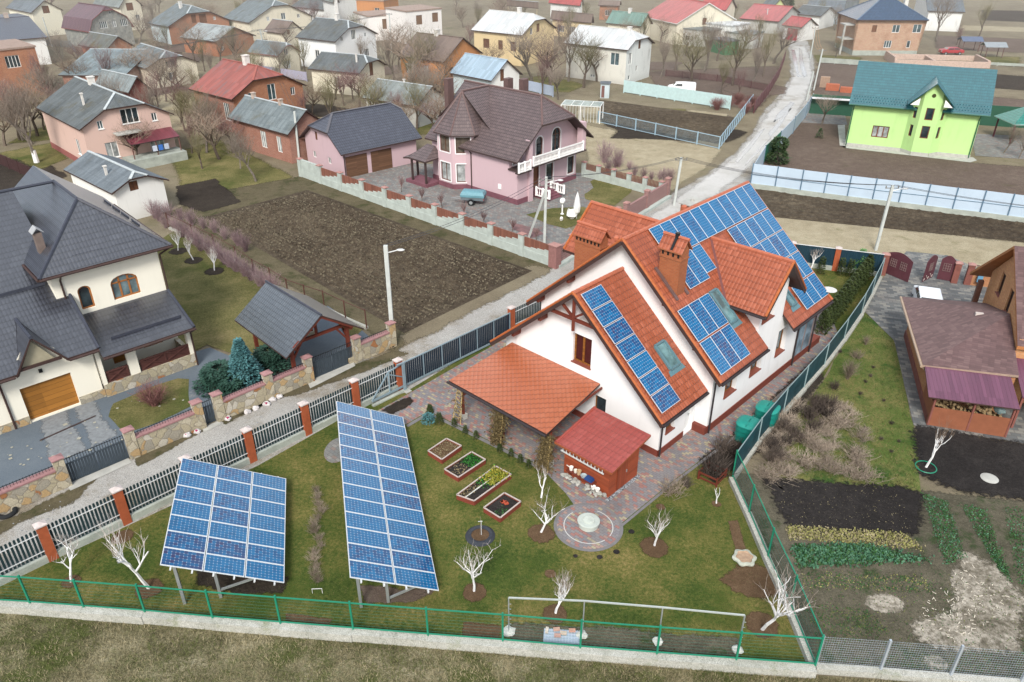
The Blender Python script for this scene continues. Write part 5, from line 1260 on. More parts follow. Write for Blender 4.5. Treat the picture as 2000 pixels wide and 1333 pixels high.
    if ridm is not False:
        for p, q in rid:
            if (q-p).length > .2: mb = MB(); mb.beam(p+Z1*.02, q+Z1*.02, .26, .07); mb.build('ridge_cap', ridm or RIDW, ro)
    for c in chim:
        a, b, h, m_, s = c[0]*L, c[1]*W, c[2], c[3], (c[4] if len(c) > 4 else .28)
        zb = ztop(b); mb = MB(); mb.box(fx, a-s, a+s, b-s, b+s, zb-.5, zb+h); mb.box(fx, a-s-.06, a+s+.06, b-s-.06, b+s+.06, zb+h, zb+h+.09); mb.build('chimney', m_, th)
    return th, fx, L, W, zr
S1 = slate((.155,.185,.195)); S2 = slate((.20,.225,.22), amt=.35); S3 = slate((.115,.13,.135), amt=.65); S4 = slate((.14,.165,.185), amt=.25)
DT = tile((.045,.052,.075), line=.5, rough=.38, tint=(.07,.08,.11), spec=.5, name='dark_tile'); BT = tile((.085,.055,.052), tint=(.12,.085,.08), name='brown_tile'); PURP = seam((.105,.05,.062), .5); REDR = seam((.36,.07,.07), .45, name='red_sheet'); REDO = seam((.27,.085,.07), .8, stain=(.13,.11,.11), amt=.85, rough=.6, name='rusty_red_sheet')
SILV = seam((.55,.57,.57), .9, stain=(.36,.35,.32), amt=.4, rough=.5, name='galvanised_sheet'); BRNS = seam((.155,.115,.095), .5, amt=.3, stain=(.2,.15,.1), rough=.5, name='brown_sheet'); BLUS = seam((.30,.40,.48), .35, amt=.1, name='blue_sheet'); GRNS = tile((.022,.115,.135), .4, .24, rough=.35, coat=1, tint=(.03,.15,.17), line=.6, name='teal_tile'); GRNP = seam((.14,.235,.20), .5, amt=.2, name='pale_green_sheet')
CREAM = plaster((.68,.63,.50), .2); WHT = plaster((.74,.74,.71), .2); PINKW = plaster((.60,.43,.37), .15); BRKO = brick((.42,.155,.07), (.33,.11,.055), (.35,.25,.18)); BRKR = brick((.36,.15,.10), (.28,.10,.07), (.35,.29,.25)); OCHRE = plaster((.50,.22,.085), .2); YELW = plaster((.66,.52,.30), .15); GREYB = fieldstone([(.0,(.30,.32,.31)),(.4,(.37,.38,.36)),(.7,(.25,.27,.27))], scale=2.2); LBLUE = plaster((.50,.58,.60), .25); GREYW = plaster((.45,.45,.42), .3)
CB = brick((.45,.30,.22), (.5,.42,.36), (.4,.38,.35)); CW = plain((.62,.60,.56), .8, .2)
g_ = lambda u, z, w=1.1, h=1.3, n=2, k='win': ('g', u, z, w, h, n, k)
s_ = lambda u, z, w=1.1, h=1.3, n=2, k='win': ('s', u, z, w, h, n, k)
VG = 'village houses'
def std(name, label, n1, P1, n2, P2, n3, P3, hz, roof, walls, na, ap, **k):
    return house3(name, label, T(n1,*P1), T(n2,*P2), T(n3,*P3), hz, roof, walls, apex=T(na,*ap), group=VG, **k)
std('village_house','cream gabled house with grey roof at the top left corner',0,(230,97),0,(40,60),0,(505,82),5.0,S4,plaster((.74,.70,.56),.1),0,(320,5),wins=[g_(4.2,4.6,1.4,1.5,2,'hatch')])
std('village_house','dark tiled house with a small skylight at the left edge behind the orange brick block',0,(352,278),0,(-60,310),0,(215,95),4.6,DT,WHT,0,(290,180),hip=(0,0),ridm=plain((.06,.06,.08),.5),chim=[(.45,.5,.9,CB,.4)])
std('village_house','grey stone house with a purple mansard roof and three white window groups in its gable',0,(665,240),0,(455,206),0,(1035,205),3.4,PURP,GREYB,0,(805,48),prof=((0,0),(.12,.5),(.5,1)),hip=(.15,0),wins=[g_(3.0,3.7,1.6,1.3,4),g_(5.0,3.7,.9,1.2,2),g_(6.9,3.7,1.5,1.3,4),g_(4.9,6.3,.5,.6,1)],ridm=plain((.11,.05,.06),.5),side=plain((.20,.05,.05),.6))
std('village_house','tall cream house with a brown balcony window behind the purple roof',0,(885,60),0,(690,30),0,(1180,60),5.0,S2,CREAM,0,(1010,-60),wins=[g_(4,4.2,1.6,1.6,2,'hatch'),g_(6,2.0,1,1.2)],chim=[(.4,.5,1.2,CW)])
std('village_house','house with orange brick gable above pale blue walls under a grey hipped roof',0,(1245,202),0,(1095,172),0,(1635,137),3.5,S1,LBLUE,0,(1460,50),hip=(.35,0),gablem=BRKO,wins=[g_(3.4,3.8,1,1.7,1,'hatch'),g_(5.2,3.7,1.6,1.9,2,'hatch'),g_(7.2,4.0,.6,.7,2),s_(3,1,.7,.9),g_(4.5,1.0,.7,1.1)],chim=[(.55,.42,1.3,CW)])
std('village_house','cream gabled cottage with three white windows under a wide grey roof, top centre left',0,(1850,172),0,(1650,135),1,(262,95),3.6,S1,CREAM,1,(112,12),hip=(.25,0),wins=[g_(2.6,3.5,.7,.9),g_(4.6,3.5,1.1,1.3),g_(6.6,3.5,.7,.8)],chim=[(.5,.5,1,CW)])
std('barn','mossy roofed small outbuilding with orange gable below the purple roofed house',0,(790,372),0,(580,335),0,(940,332),2.8,slate((.13,.14,.13),moss=(.10,.08,.03),amt=.95),BRKO,0,(850,275),wins=[g_(2.2,1.2,.6,.8,2)],cat='barn')
std('village_house','cream gabled house with a white window and pale ridged grey roof behind the peach house',0,(1080,512),0,(870,440),0,(1420,442),3.2,S1,CREAM,0,(1195,395),hip=(.4,0),wins=[g_(3.9,3.2,1.7,1.4,2),g_(4,.9,1.2,1.2)])
std('barn','long low barn with weathered blue-grey corrugated roof beside the cream gabled house',0,(925,565),0,(430,560),0,(960,390),2.6,slate((.19,.235,.25),amt=.5),BRKR,0,(935,440),cat='barn')
std('barn','small shed with half dark, half silver roof and orange walls near the utility pole',0,(1605,312),0,(1335,278),0,(1695,240),2.8,slate((.30,.33,.33),moss=(.07,.06,.055),amt=.8),BRKO,0,(1660,215),wins=[g_(1.4,1.0,.6,.7,1)],cat='barn')
std('village_house','orange brick house with a rusty red metal roof and white balcony door',0,(1722,742),0,(1402,662),1,(165,590),4.4,REDO,BRKR,0,(1890,520),hip=(.4,0),gablem=BRKO,wins=[g_(4.6,3.3,1.2,2.0,2),g_(2.2,3.8,.6,.9,1),g_(7.0,3.4,.7,1.0,2),s_(2.2,1.4,1.3,2.2,3)],chim=[(.45,.5,1.1,CW,.35)],ridm=plain((.30,.10,.08),.6))
std('village_house','orange brick cottage with grey roof edged by a pale ridge, left of the pink garage',1,(235,1003),0,(1690,877),1,(458,908),3.4,S1,BRKR,1,(292,838),wins=[s_(2.5,.9,.9,1.8,2),s_(5.5,.9,1.1,1.9,3)],chim=[(.85,.5,.6,CB,.2),(.4,.5,.6,CB,.2)])
std('barn','corrugated lean-to with red walls behind the peach house',0,(955,692),0,(700,632),0,(1098,655),3.2,slate((.20,.23,.235),amt=.2,wave=.35),plain((.20,.07,.06),.8),0,(1035,570),cat='barn')
PW = std('village_house','two-storey peach house with grey hipped roof and a washing-line balcony',0,(590,968),0,(265,800),0,(1302,852),4.7,S3,PINKW,0,(875,715),hip=(.42,0),wins=[g_(4.6,4.4,1.9,1.6,3),g_(1.9,4.3,.6,.9,2),g_(7.2,4.3,.6,.9,2),g_(2.4,1.1,1.3,1.7,2),g_(6.5,.9,1.6,1.9,3),s_(3.5,1.3,1.1,1.7,2)],chim=[(.62,.5,.8,CW,.32),(.35,.25,1.3,CW,.1)],plinth=(.7,plain((.28,.10,.09),.8)),sillm=WF)
std('white_cottage','small white cottage with blue-grey roof between the dark tiled house and the peach house',0,(830,1441),0,(470,1262),0,(1275,1345),3.0,S4,WHT,0,(975,1300),hip=(.3,0),wins=[g_(3.0,2.9,.8,.9,2,'hatch')],chim=[(.35,.25,.9,CW,.1)])
std('village_house','white house with grey roof and small side window at the top',1,(505,75),1,(255,50),1,(640,5),3.2,S3,WHT,1,(575,-45),wins=[s_(7,1.0,.9,1.3,2)])
std('village_house','tall white gable with a small red window frame at the top edge',1,(572,22),1,(480,0),1,(748,48),5.4,S2,WHT,1,(650,-80),wins=[g_(3,4.4,.9,1.0,2,'hatch')])
std('village_house','white two-storey house with dark grey hipped roof, left of the white flat-roofed villa',1,(588,312),1,(288,278),1,(872,248),4.9,S3,plaster((.78,.79,.78),.08),1,(705,165),hip=(.35,0),wins=[g_(3.9,4.6,1.1,1.6,3),g_(1.6,4.7,.6,.7,2),g_(6.2,4.7,.6,.7,2),g_(6.2,1.4,1.2,1.3,3),s_(5,1.4,1.0,1.7,2)],chim=[(.45,.5,1.0,CW,.35)])
std('village_house','cream gabled cottage with a wisteria-covered window beside the twin poles',1,(165,418),0,(1830,390),1,(378,387),3.2,S1,CREAM,1,(262,318),hip=(.2,0),wins=[g_(3.4,3.1,.9,1.0,2),g_(3.4,.8,1.6,1.3,3)],side=plain((.2,.08,.07),.6))
std('village_house','little brown roofed cottage with a white gable behind the twin poles',1,(205,252),1,(55,232),1,(305,222),2.8,BRNS,CREAM,1,(240,165),wins=[g_(2.2,2.6,.7,.8,1,'hatch')])
std('village_house','cream house with big mossy dark roof, red loft door and leaning ladder',1,(768,548),1,(382,512),1,(1082,492),3.4,S3,CREAM,1,(885,412),hip=(.4,0),wins=[g_(3.7,3.3,1.0,2.2,1,'hatch'),s_(4.5,.8,.9,1.7,2)],chim=[(.2,.3,1.2,CW,.11)])
std('village_house','bright orange house with broad brown metal roof in the middle of the village',1,(1397,462),1,(1048,415),1,(1738,402),3.7,BRNS,OCHRE,1,(1562,278),wins=[g_(2.0,1.0,.8,1.5,2,'door'),s_(4.2,1.1,1.1,1.6,2),s_(8,1.1,1.1,1.6,2)],ridm=plain((.15,.11,.09),.6),chim=[(.55,.5,.9,CW,.35)],frame=BFm)
std('village_house','white outbuilding with pale blue metal roof and brown loft door',1,(1750,602),1,(1438,542),1,(1978,552),3.0,BLUS,LBLUE,1,(1858,450),wins=[g_(3.2,2.6,.8,1.7,1,'hatch')],gablem=WHT,ridm=plain((.36,.45,.52),.5))
std('barn','long grey roofed low barn behind the pink garage',1,(1195,792),1,(785,727),1,(1312,702),2.9,S2,GREYW,1,(1250,662),chim=[(.5,.5,.5,CW,.1)],cat='barn')
std('village_house','yellow two-storey house with a bright silver metal roof',2,(75,264),1,(1598,224),2,(322,208),5.3,SILV,YELW,2,(225,105),hip=(.3,0),wins=[s_(2.2,2.4,1.2,1.6,2,'door'),s_(5.0,2.4,1.0,1.6,1,'door'),s_(8.2,2.4,1.4,1.6,2,'door'),g_(4.2,5.2,1.0,1.4,2,'hatch'),g_(2.6,5.0,.8,1.1,2)],ridm=plain((.6,.6,.58),.5),chim=[(.4,.5,.9,CW,.3)])
std('village_house','tall whitewashed house with a silver half-hipped roof and dark windows',2,(862,374),2,(383,320),2,(1080,322),5.4,SILV,plaster((.66,.65,.59),.3),2,(962,235),hip=(.5,0),gablem=plaster((.70,.73,.70),.3),wins=[s_(2.5,2.8,1.6,1.9,2),g_(1.6,3.0,1.0,1.7,2),g_(4.0,6.2,.8,1.6,1,'hatch'),g_(1.6,.6,.6,.7,1),g_(3.8,1.6,.5,.9,1),s_(6.5,.5,.9,.5,2)],ridm=plain((.6,.6,.58),.5),chim=[(.2,.5,.5,CW,.3)])
std('village_house','brown roofed house with many white windows behind the silver roofs',2,(590,172),2,(283,142),2,(738,180),3.4,BRNS,YELW,2,(655,98),hip=(.2,0),wins=[s_(2,.9,1.6,1.3,3),s_(5,.9,1.6,1.3,3),s_(8,.9,1.6,1.3,3),g_(3,3.2,.8,1,2)],ridm=plain((.15,.11,.09),.6))
std('village_house','cream gabled house with pale green metal roof',2,(962,197),2,(695,172),2,(1104,182),3.5,GRNP,CREAM,2,(1032,98),wins=[g_(3,3.2,.7,.9,1,'hatch')],ridm=plain((.2,.3,.26),.5),chim=[(.5,.5,.8,CW,.3)])
std('village_house','cream gabled house with a large bright red roof, nearest the white annexes',2,(1225,178),2,(962,122),2,(1424,102),4.2,REDR,CREAM,2,(1358,28),wins=[g_(4,3.6,1,1.3,2,'hatch')],side=WF,ridm=plain((.4,.09,.09),.5))
std('village_house','cream house with a red roof, second of the red roofs behind the white annexes',2,(1592,78),2,(1390,62),2,(1714,62),4.5,REDR,CREAM,2,(1662,-12),wins=[g_(2.4,1.0,1.2,1.4,3)],ridm=plain((.4,.09,.09),.5))
std('village_house','yellowish house with a white framed gable at the top centre',2,(195,62),2,(-40,42),2,(318,72),3.8,BRNS,YELW,2,(250,8),wins=[g_(2.4,3.4,.8,.9,2)])
std('village_house','white gabled house with a red roof at the top centre',2,(505,45),2,(270,22),2,(640,50),4.0,REDR,WHT,2,(570,-18),wins=[g_(2.2,3.6,.6,.8,1)])
std('village_house','orange brick house with brown roof at the top, beside the red roofs',2,(800,45),2,(640,40),2,(925,38),3.4,BRNS,BRKO,2,(860,-30),wins=[s_(3,1,1.2,1.3,2),s_(6,1,1.2,1.3,2)])
std('barn','long low red roofed building at the top of the gravel road',2,(1985,162),2,(1690,138),3,(220,100),2.7,REDR,GREYW,3,(150,80),wins=[s_(4,.8,.9,1.1,2),s_(8,.8,.9,1.1,2)],cat='barn',ridm=plain((.4,.09,.09),.5))
GRG = std('garage','white garage with red roof and red gate at the far end of the gravel road',3,(325,206),3,(178,186),3,(432,187),2.8,REDR,WHT,3,(395,138),cat='garage',ridm=plain((.4,.09,.09),.5))
std('village_house','grey roofed low house with pale walls at the top right of the road',3,(470,122),3,(262,104),3,(505,85),3.0,S3,WHT,3,(488,65))
std('barn','dark grey roofed barn left of the brick house with the blue roof',3,(735,120),3,(640,116),3,(870,100),3.2,S3,LBLUE,3,(800,42),cat='barn')
std('village_house','pale house with grey roof at the top, right of the conifer',3,(640,100),3,(340,85),3,(690,40),2.6,S4,LBLUE,3,(670,15))
std('village_house','green-walled gabled house with orange chimney at the top right centre',3,(95,75),3,(20,50),3,(180,60),3.6,S1,plaster((.45,.55,.25),.1),3,(140,-10),wins=[g_(2.4,1.2,1,1.2,2)])
std('village_house','white house with blue-grey hipped roof behind the brick house',3,(1545,92),3,(1262,82),3,(1580,5),4.2,S4,WHT,3,(1570,-40),chim=[(.9,.5,1.2,CW,.3)])
# flat-roofed buildings
def flat(name, label, PL, PR, z, depth, walls, wins=(), roofm=None, para=.25, cat='house', group=VG):
    a, b = G(*PL, z), G(*PR, z); A = (b-a).normalized(); L = (b-a).length; Bv = V((-A.y, A.x, 0)); fx = Ax(V((a.x,a.y,0)), A, Bv); FOOT.append((fx, L, depth))
    th = thing(name, label, cat, fx.P(L/2, depth/2, 0), group)
    mb = MB(); hole = lambda w: (w[0]-w[2]/2, w[0]+w[2]/2, w[1], w[1]+w[3]); wins = [w for w in wins if w[0]-w[2]/2 > .2 and w[0]+w[2]/2 < L-.2 and w[1]+w[3] < z-.2]; HLOG.append((label[:30], round(L,1), len(wins)))
    wall(mb, fx.P(0,0,0), A, -Bv, [(0,0),(L,0),(L,z),(0,z)], [hole(w) for w in wins], .15)
    wall(mb, fx.P(L,0,0), Bv, A, [(0,0),(depth,0),(depth,z),(0,z)]); wall(mb, fx.P(0,0,0), Bv, -A, [(0,0),(depth,0),(depth,z),(0,z)]); wall(mb, fx.P(0,depth,0), A, Bv, [(0,0),(L,0),(L,z),(0,z)])
    mb.build('wall', walls, th)
    for w in wins: window(th, fx.P(0,0,0), A, -Bv, hole(w), WF if w[4] < 9 else BFm, GL if w[4] < 9 else plain((.16,.09,.05),.5,name='shutter'), depth=.14, nm=w[4] % 9 or 1)
    mb = MB(); mb.box(fx, -.15, L+.15, -.15, depth+.15, z+.002, z+para); mb.build('roof', roofm or plain((.30,.22,.18),.8,.25), th)
    return th, fx, L
flat('brick_block','two-storey orange brick block with flat roof at the left edge',T(0,-190,400),T(0,258,352),6.8,9,BRKO,wins=[(L_,z,1.9,1.7,4) for L_, z in ((9.4,4.3),(4.5,4.3))]+[(9.8,.9,1.5,2.2,3)])
flat('village_house','white flat-roofed villa, its taller right block with two brown shuttered windows',T(1,1118,92),T(1,1378,68),6.2,8,plaster((.76,.73,.70),.1),wins=[(3.0,3.6,1.5,1.8,10),(7.0,3.8,1.5,1.8,10)])
flat('village_house','white flat-roofed villa, its lower left block with a brown door',T(1,832,128),T(1,1060,112),4.8,8,plaster((.76,.73,.70),.1),wins=[(3.6,2.2,1.0,2.0,10),(8.0,2.6,1.4,1.6,10)])
flat('village_house','orange plastered block with a green window at the top edge',T(1,745,5),T(1,948,12),6.2,8,OCHRE,wins=[(5.0,3.2,1.2,1.6,2)])
flat('outbuilding','white annex with flat silver roof behind the bare orchard',T(2,1350,165),T(2,1640,200),3.8,6,WHT,cat='outbuilding',roofm=SILV,wins=[(2,1.5,.7,.8,1)])
flat('outbuilding','lower pale annex with small dark window in front of the silver roofed annex',T(2,1240,215),T(2,1480,240),3.0,5,GREYW,cat='outbuilding',roofm=S2,wins=[(2.2,.9,1,1,2),(6.8,.9,1.0,1.0,2)])
flat('outbuilding','small green shed with pale lean-to roof in the bare orchard',T(2,1490,290),T(2,1590,315),2.4,3,plain((.06,.16,.08),.7),cat='outbuilding',roofm=S4)
flat('outbuilding','low grey outbuilding with flat roof right of the green shed',T(2,1590,245),T(2,1800,265),2.6,5,GREYW,cat='outbuilding',roofm=S2)
mb = MB(); th, fx, L, W, zr = GRG
mb.box(fx, 1.0, 3.6, .35, .398, 0, 2.3); mb.build('gate_leaf', plain((.34,.03,.05),.5,.15), th)
# brick house with the blue pyramid roof
bh, bx, bL, bW, _ = std('brick_house','two-storey brick house with a dark blue pyramid roof on the right','3' and 3,(738,152),3,(738,152),3,(1275,150),6.6,tile((.035,.065,.13),.4,.25,rough=.35,tint=(.05,.085,.16),name='blue_tile'),brick((.40,.20,.12),(.46,.30,.18),(.42,.36,.3)),3,(1000,0)) if False else (None,)*5
p1, p3 = G(*T(3,740,150),6.4), G(*T(3,1275,152),6.4); bB = (p3-p1).normalized(); bA = V((-bB.y, bB.x, 0)); bW = (p3-p1).length
def raw_house(name, label, O, A, B, L, W, hz, zr, roof, walls, **k):
    global G
    sv = G
    G = lambda x, y, z=0: {0: V((O.x,O.y,z)), 1: V((O.x,O.y,z))+A*L, 2: V((O.x,O.y,z))+B*W}[x]
    try: return house3(name, label, (0,0), (1,0), (2,0), hz, roof, walls, zr=zr, **k)
    finally: G = sv
BHW = brick((.42,.20,.125),(.47,.31,.19),(.42,.36,.3))
bhouse = raw_house('brick_house','two-storey brick house with a dark blue pyramid roof at the upper right',p1,bA,bB,11,bW,6.4,10.4,tile((.032,.068,.125),.4,.25,rough=.35,tint=(.05,.09,.16),name='blue_tile'),BHW,hip=(1,1),o=.6,group=VG,ridm=plain((.12,.17,.24),.5),plinth=(.9,CONCG),trim=None,
  wins=[g_(2.4,4.2,.9,1.2,1,'hatch'),g_(5.0,4.1,1.4,1.4,2),g_(9.3,4.1,1.6,1.5,2),g_(4.4,1.4,1.4,1.3,3),g_(6.9,1.4,.7,1.3,1),g_(9.2,1.4,1.6,1.3,3)],chim=[(.5,.8,2.2,CW,.35)])
th, fx = bhouse[0], bhouse[1]
for z, d in ((2.7,1.6),(5.2,1.4)):
    mb = MB(); mb.box(fx, 1.5, 4.5, -d, .62, z, z+.18); mb.build('balcony_slab', CONC, th)
mb = MB(); mb.beam(fx.P(1.7,-1.4,0), fx.P(1.7,-1.4,5.2), .3, .3); mb.build('column', CONC, th)
# ------------------------------------------------------------------ dark tiled house on the near side of the road
LH = Fr(G(206,775), 47.1); LA, LB = LH.A, LH.B
lh = thing('tiled_villa', 'cream villa with steep dark slate-grey tiled roofs at the left edge', 'house', LH.P(-1,-5,0))
LW = plaster((.80,.77,.66), .06); zl = lambda b: 3.5 + (.7-b)*.673
STN = fieldstone([(.0,(.42,.38,.28)),(.3,(.50,.46,.36)),(.5,(.34,.32,.27)),(.68,(.46,.33,.18)),(.82,(.52,.50,.44)),(.93,(.36,.17,.08))], mortar=(.26,.23,.18), scale=2.3)
mb = MB()
hgd = (-3.95,-1.35,.12,2.25)
wall(mb, LH.P(0,0,0), LA, LB, [(-12,0),(0,0),(0,3.6),(-1.35,3.6),(-2.74,5.1),(-3.9,3.6),(-12,3.6)], [hgd], .2)
wall(mb, LH.P(0,0,0), LB, LA, [(-9.2,0),(0,0),(0,3.6),(-9.2,9.9)])
up_h = [(.68,1.42,4.55,6.0,'arch',.3),(2.5,4.08,4.57,6.05,'arch',.45)]
wall(mb, LH.P(0,-2.5,0), LA, LB, [(-.45,3.4),(5.55,3.4),(5.55,7.3),(-.45,7.3)], up_h, .16)
wall(mb, LH.P(0,-2.5,0), LA, LB, [(0,0),(5.55,0),(5.55,3.4),(0,3.4)], [(1.5,2.6,.5,2.6),(3.4,4.6,.9,2.3)], .1)
wall(mb, LH.P(5.55,0,0), LB, LA, [(-10,0),(-2.5,0),(-2.5,7.3),(-10,7.3)]); wall(mb, LH.P(-.45,0,0), LB, -LA, [(-6,3.4),(-2.5,3.4),(-2.5,7.3),(-6,7.3)])
wall(mb, LH.P(0,-13.5,0), LA, -LB, [(-12,0),(5.55,0),(5.55,7),(-12,7)])
mb.build('wall', LW, lh)
mb = MB()
for a0, a1, b0, b1, z1 in ((-12,-3.97,0,.06,.5),(-1.33,.06,0,.06,.55),(.06,5.5,.0,.22,.85),(5.3,5.56,-2.5,.2,.85)): mb.box(LH, a0, a1, b0, b1, 0, z1)
mb.build('stone_plinth', STN, lh)
DRW = planks((.30,.13,.025), .3, name='oak_door')
mb = MB(); mb.poly([LH.P(-3.95,-.18,.12),LH.P(-1.35,-.18,.12),LH.P(-1.35,-.18,2.25),LH.P(-3.95,-.18,2.25)]); mb.build('garage_door', DRW, lh)
OAK = plain((.33,.13,.04),.5,.2,name='oak_frame')
for h, n in zip(up_h, (1,3)): window(lh, LH.P(0,-2.5,0), LA, LB, h, OAK, GL if n == 1 else GLC, depth=.16, nm=n, fw=.09) if n == 1 else window(lh, LH.P(0,-2.5,0), LA, LB, h, OAK, glass((.10,.14,.15),name='bay_glass'), depth=.16, nm=n, fw=.09)
window(lh, LH.P(0,-2.5,0), LA, LB, (1.5,2.6,.5,2.6), OAK, DRW, depth=.1, nm=1, name='door'); window(lh, LH.P(0,-2.5,0), LA, LB, (3.4,4.6,.9,2.3), OAK, GL, depth=.1, nm=2)
LR = tile((.030,.033,.045), .37, .2, rough=.36, tint=(.05,.055,.07), line=.85, spec=.5, coat=1, name='slate_grey_tile')
def lroof(name, polys): 
    mb = MB(); solid(mb, [[LH.P(*p) for p in q] for q in polys], .14, 0, 1); return mb.build(name, [LR, BROWNM], lh)
LRID = plain((.045,.05,.068), .45, .2, name='dark_ridge')
def lridge(par, pairs):
    for p, q in pairs: mb = MB(); mb.tube(LH.P(*p), LH.P(*q), .1, .1, 6); mb.build('ridge_cap', LRID, par)
mr = lroof('main_roof', [[(-12,.7,zl(.7)),(-3.8,.7,zl(.7)),(-2.74,-2.1,zl(-2.1)),(-1.4,.7,zl(.7)),(.25,.7,zl(.7)),(.25,-9.4,10.3),(-12,-9.4,10.3)],[(-12,-9.4,10.3),(.25,-9.4,10.3),(.25,-16,5.9),(-12,-16,5.9)]])
gr_ = lroof('gablet_roof', [[(-3.95,.75,3.45),(-2.74,.75,5.35),(-2.74,-2.1,5.35),(-3.8,.7,3.5)],[(-1.3,.75,3.45),(-1.4,.7,3.5),(-2.74,-2.1,5.35),(-2.74,.75,5.35)]])
hr = lroof('tower_roof', [[(-1.08,-1.9,7.3),(6.25,-1.9,7.3),(2.6,-4.95,10.3)],[(-1.08,-1.9,7.3),(2.6,-4.95,10.3),(2.6,-9.4,10.3),(-1.08,-9.4,7.3)],[(6.25,-1.9,7.3),(6.25,-14,7.3),(2.6,-14,10.3),(2.6,-4.95,10.3)],[(-1.08,-9.4,7.3),(2.6,-9.4,10.3),(2.6,-14,10.3),(-1.08,-14,7.3)]])
pr_ = lroof('porch_roof', [[(.3,.9,2.95),(5.6,.9,2.95),(5.6,-2.48,4.3),(.3,-2.48,4.3)]])
lridge(mr, [((-12,-9.4,10.3),(2.6,-9.4,10.3)),((.27,.7,3.5),(.27,-6,8.05))]); lridge(hr, [((-1.08,-1.9,7.3),(2.6,-4.95,10.3)),((6.25,-1.9,7.3),(2.6,-4.95,10.3)),((2.6,-4.95,10.3),(2.6,-9.5,10.3))]); lridge(gr_, [((-2.74,.8,5.35),(-2.74,-2.1,5.35))]); lridge(pr_, [((5.6,.9,2.97),(5.6,-2.4,4.3))])
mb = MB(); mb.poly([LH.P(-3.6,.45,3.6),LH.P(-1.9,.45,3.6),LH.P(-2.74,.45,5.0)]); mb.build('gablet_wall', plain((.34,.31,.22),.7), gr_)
mb = MB(); mb.beam(LH.P(-3.75,.6,3.62), LH.P(-1.6,.6,3.62), .1, .16); mb.build('gablet_beam', BROWNM, gr_)
def gut(par, p, q): mb = MB(); mb.tube(LH.P(*p), LH.P(*q), .075, .075, 8); mb.build('gutter', BROWNM, par)
gut(mr, (-12,.78,3.38), (-4,.78,3.38)); gut(mr, (-1.3,.78,3.38), (.25,.78,3.38)); gut(hr, (-1.1,-1.83,7.2), (6.3,-1.83,7.2)); gut(hr, (6.32,-1.9,7.2), (6.32,-12,7.2)); gut(hr, (-1.15,-1.9,7.2), (-1.15,-6,7.2)); gut(pr_, (.3,.98,2.85), (5.65,.98,2.85))
for pts in ([(-4.75,.75,3.35),(-4.75,.08,3.0),(-4.75,.08,.05)],[(.1,.75,3.35),(.1,.1,3.0),(.1,.12,.05)],[(5.5,.95,2.8),(5.5,.3,2.4),(5.5,.3,.05)],[(6.2,-1.85,7.2),(5.62,-2.4,6.7),(5.62,-2.4,4.1)],[(.0,-1.85,7.2),(.0,-2.42,6.7),(.0,-2.42,4.5)]): downpipe(lh, [LH.P(*p) for p in pts], .055, BROWNM)
for p, q in (((3.2,-2.55,7.85),(5.0,-2.55,7.85)),((1,-2.55,7.85),(2.6,-2.55,7.85)),((1.2,-.1,3.45),(5.3,-.1,3.45)),((-10,-.6,4.52),(-4.5,-.6,4.52)),((-3,-3.4,6.4),(-.6,-3.4,6.4))):
    mb = MB(); mb.beam(LH.P(*p), LH.P(*q), .05, .16); mb.build('snow_guard', LRID, mr)
for b in (-4.2,-6.0,-7.6,-9.2):
    mb = MB(); mb.beam(LH.P(5.4,b,8.12), LH.P(5.4,b-1.3,8.12), .06, .16); mb.build('snow_guard', LRID, hr)
cf = Fr(LH.P(-.1,-4.2,0), 47.1); mb = MB(); mb.box(cf, -.2,.2,-.26,.26, 7.4, 9.15); lc = mb.build('chimney', plain((.16,.125,.11),.6,.2), lh); mb = MB(); solid(mb, [[cf.P(-.3,-.35,9.2),cf.P(0,-.35,9.5),cf.P(0,.35,9.5),cf.P(-.3,.35,9.2)],[cf.P(.3,-.35,9.2),cf.P(.3,.35,9.2),cf.P(0,.35,9.5),cf.P(0,-.35,9.5)]], .05, 0, 0); mb.build('chimney_cap', plain((.35,.36,.37),.5,.1), lc)
for a0, a1 in ((.35,1.55),(2.3,5.25)):
    mb = MB(); n = 2 if a1-a0 > 2 else 1
    mb.box(LH, a0, a1, .06, .12, 1.5, 1.6); mb.box(LH, a0, a1, .06, .12, .86, .94)
    for i in range(n):
        x0, x1 = a0+(a1-a0)*i/n, a0+(a1-a0)*(i+1)/n
        mb.beam(LH.P(x0,.09,.92), LH.P(x1,.09,1.54), .07, .05); mb.beam(LH.P(x1,.095,.92), LH.P(x0,.095,1.54), .07, .05); mb.box(LH, x1-.05, x1+.05, .055, .125, .86, 1.6)
    mb.box(LH, a0, a1, .02, .05, .9, 1.45)
    mb.build('railing', plain((.085,.035,.03),.6), lh)
for q in ((1.65,2.2,-.1,.18,.85,2.8),(5.25,5.5,-.2,.18,.85,2.8),(.06,.3,-.1,.18,.85,3.0)): mb = MB(); mb.box(LH, *q); mb.build('porch_pier', LW, lh)
mb = MB(); mb.box(LH, -2.8, -2.62, .0, .1, 2.85, 3.05); mb.build('wall_lamp', BLACKM, lh)
mb = MB(); mb.beam(LH.P(-4.1,2.15,.05), LH.P(-1.1,1.75,.05), .12, .02); mb.build('drain_channel', plain((.05,.035,.035),.5), None)['kind'] = 'structure'
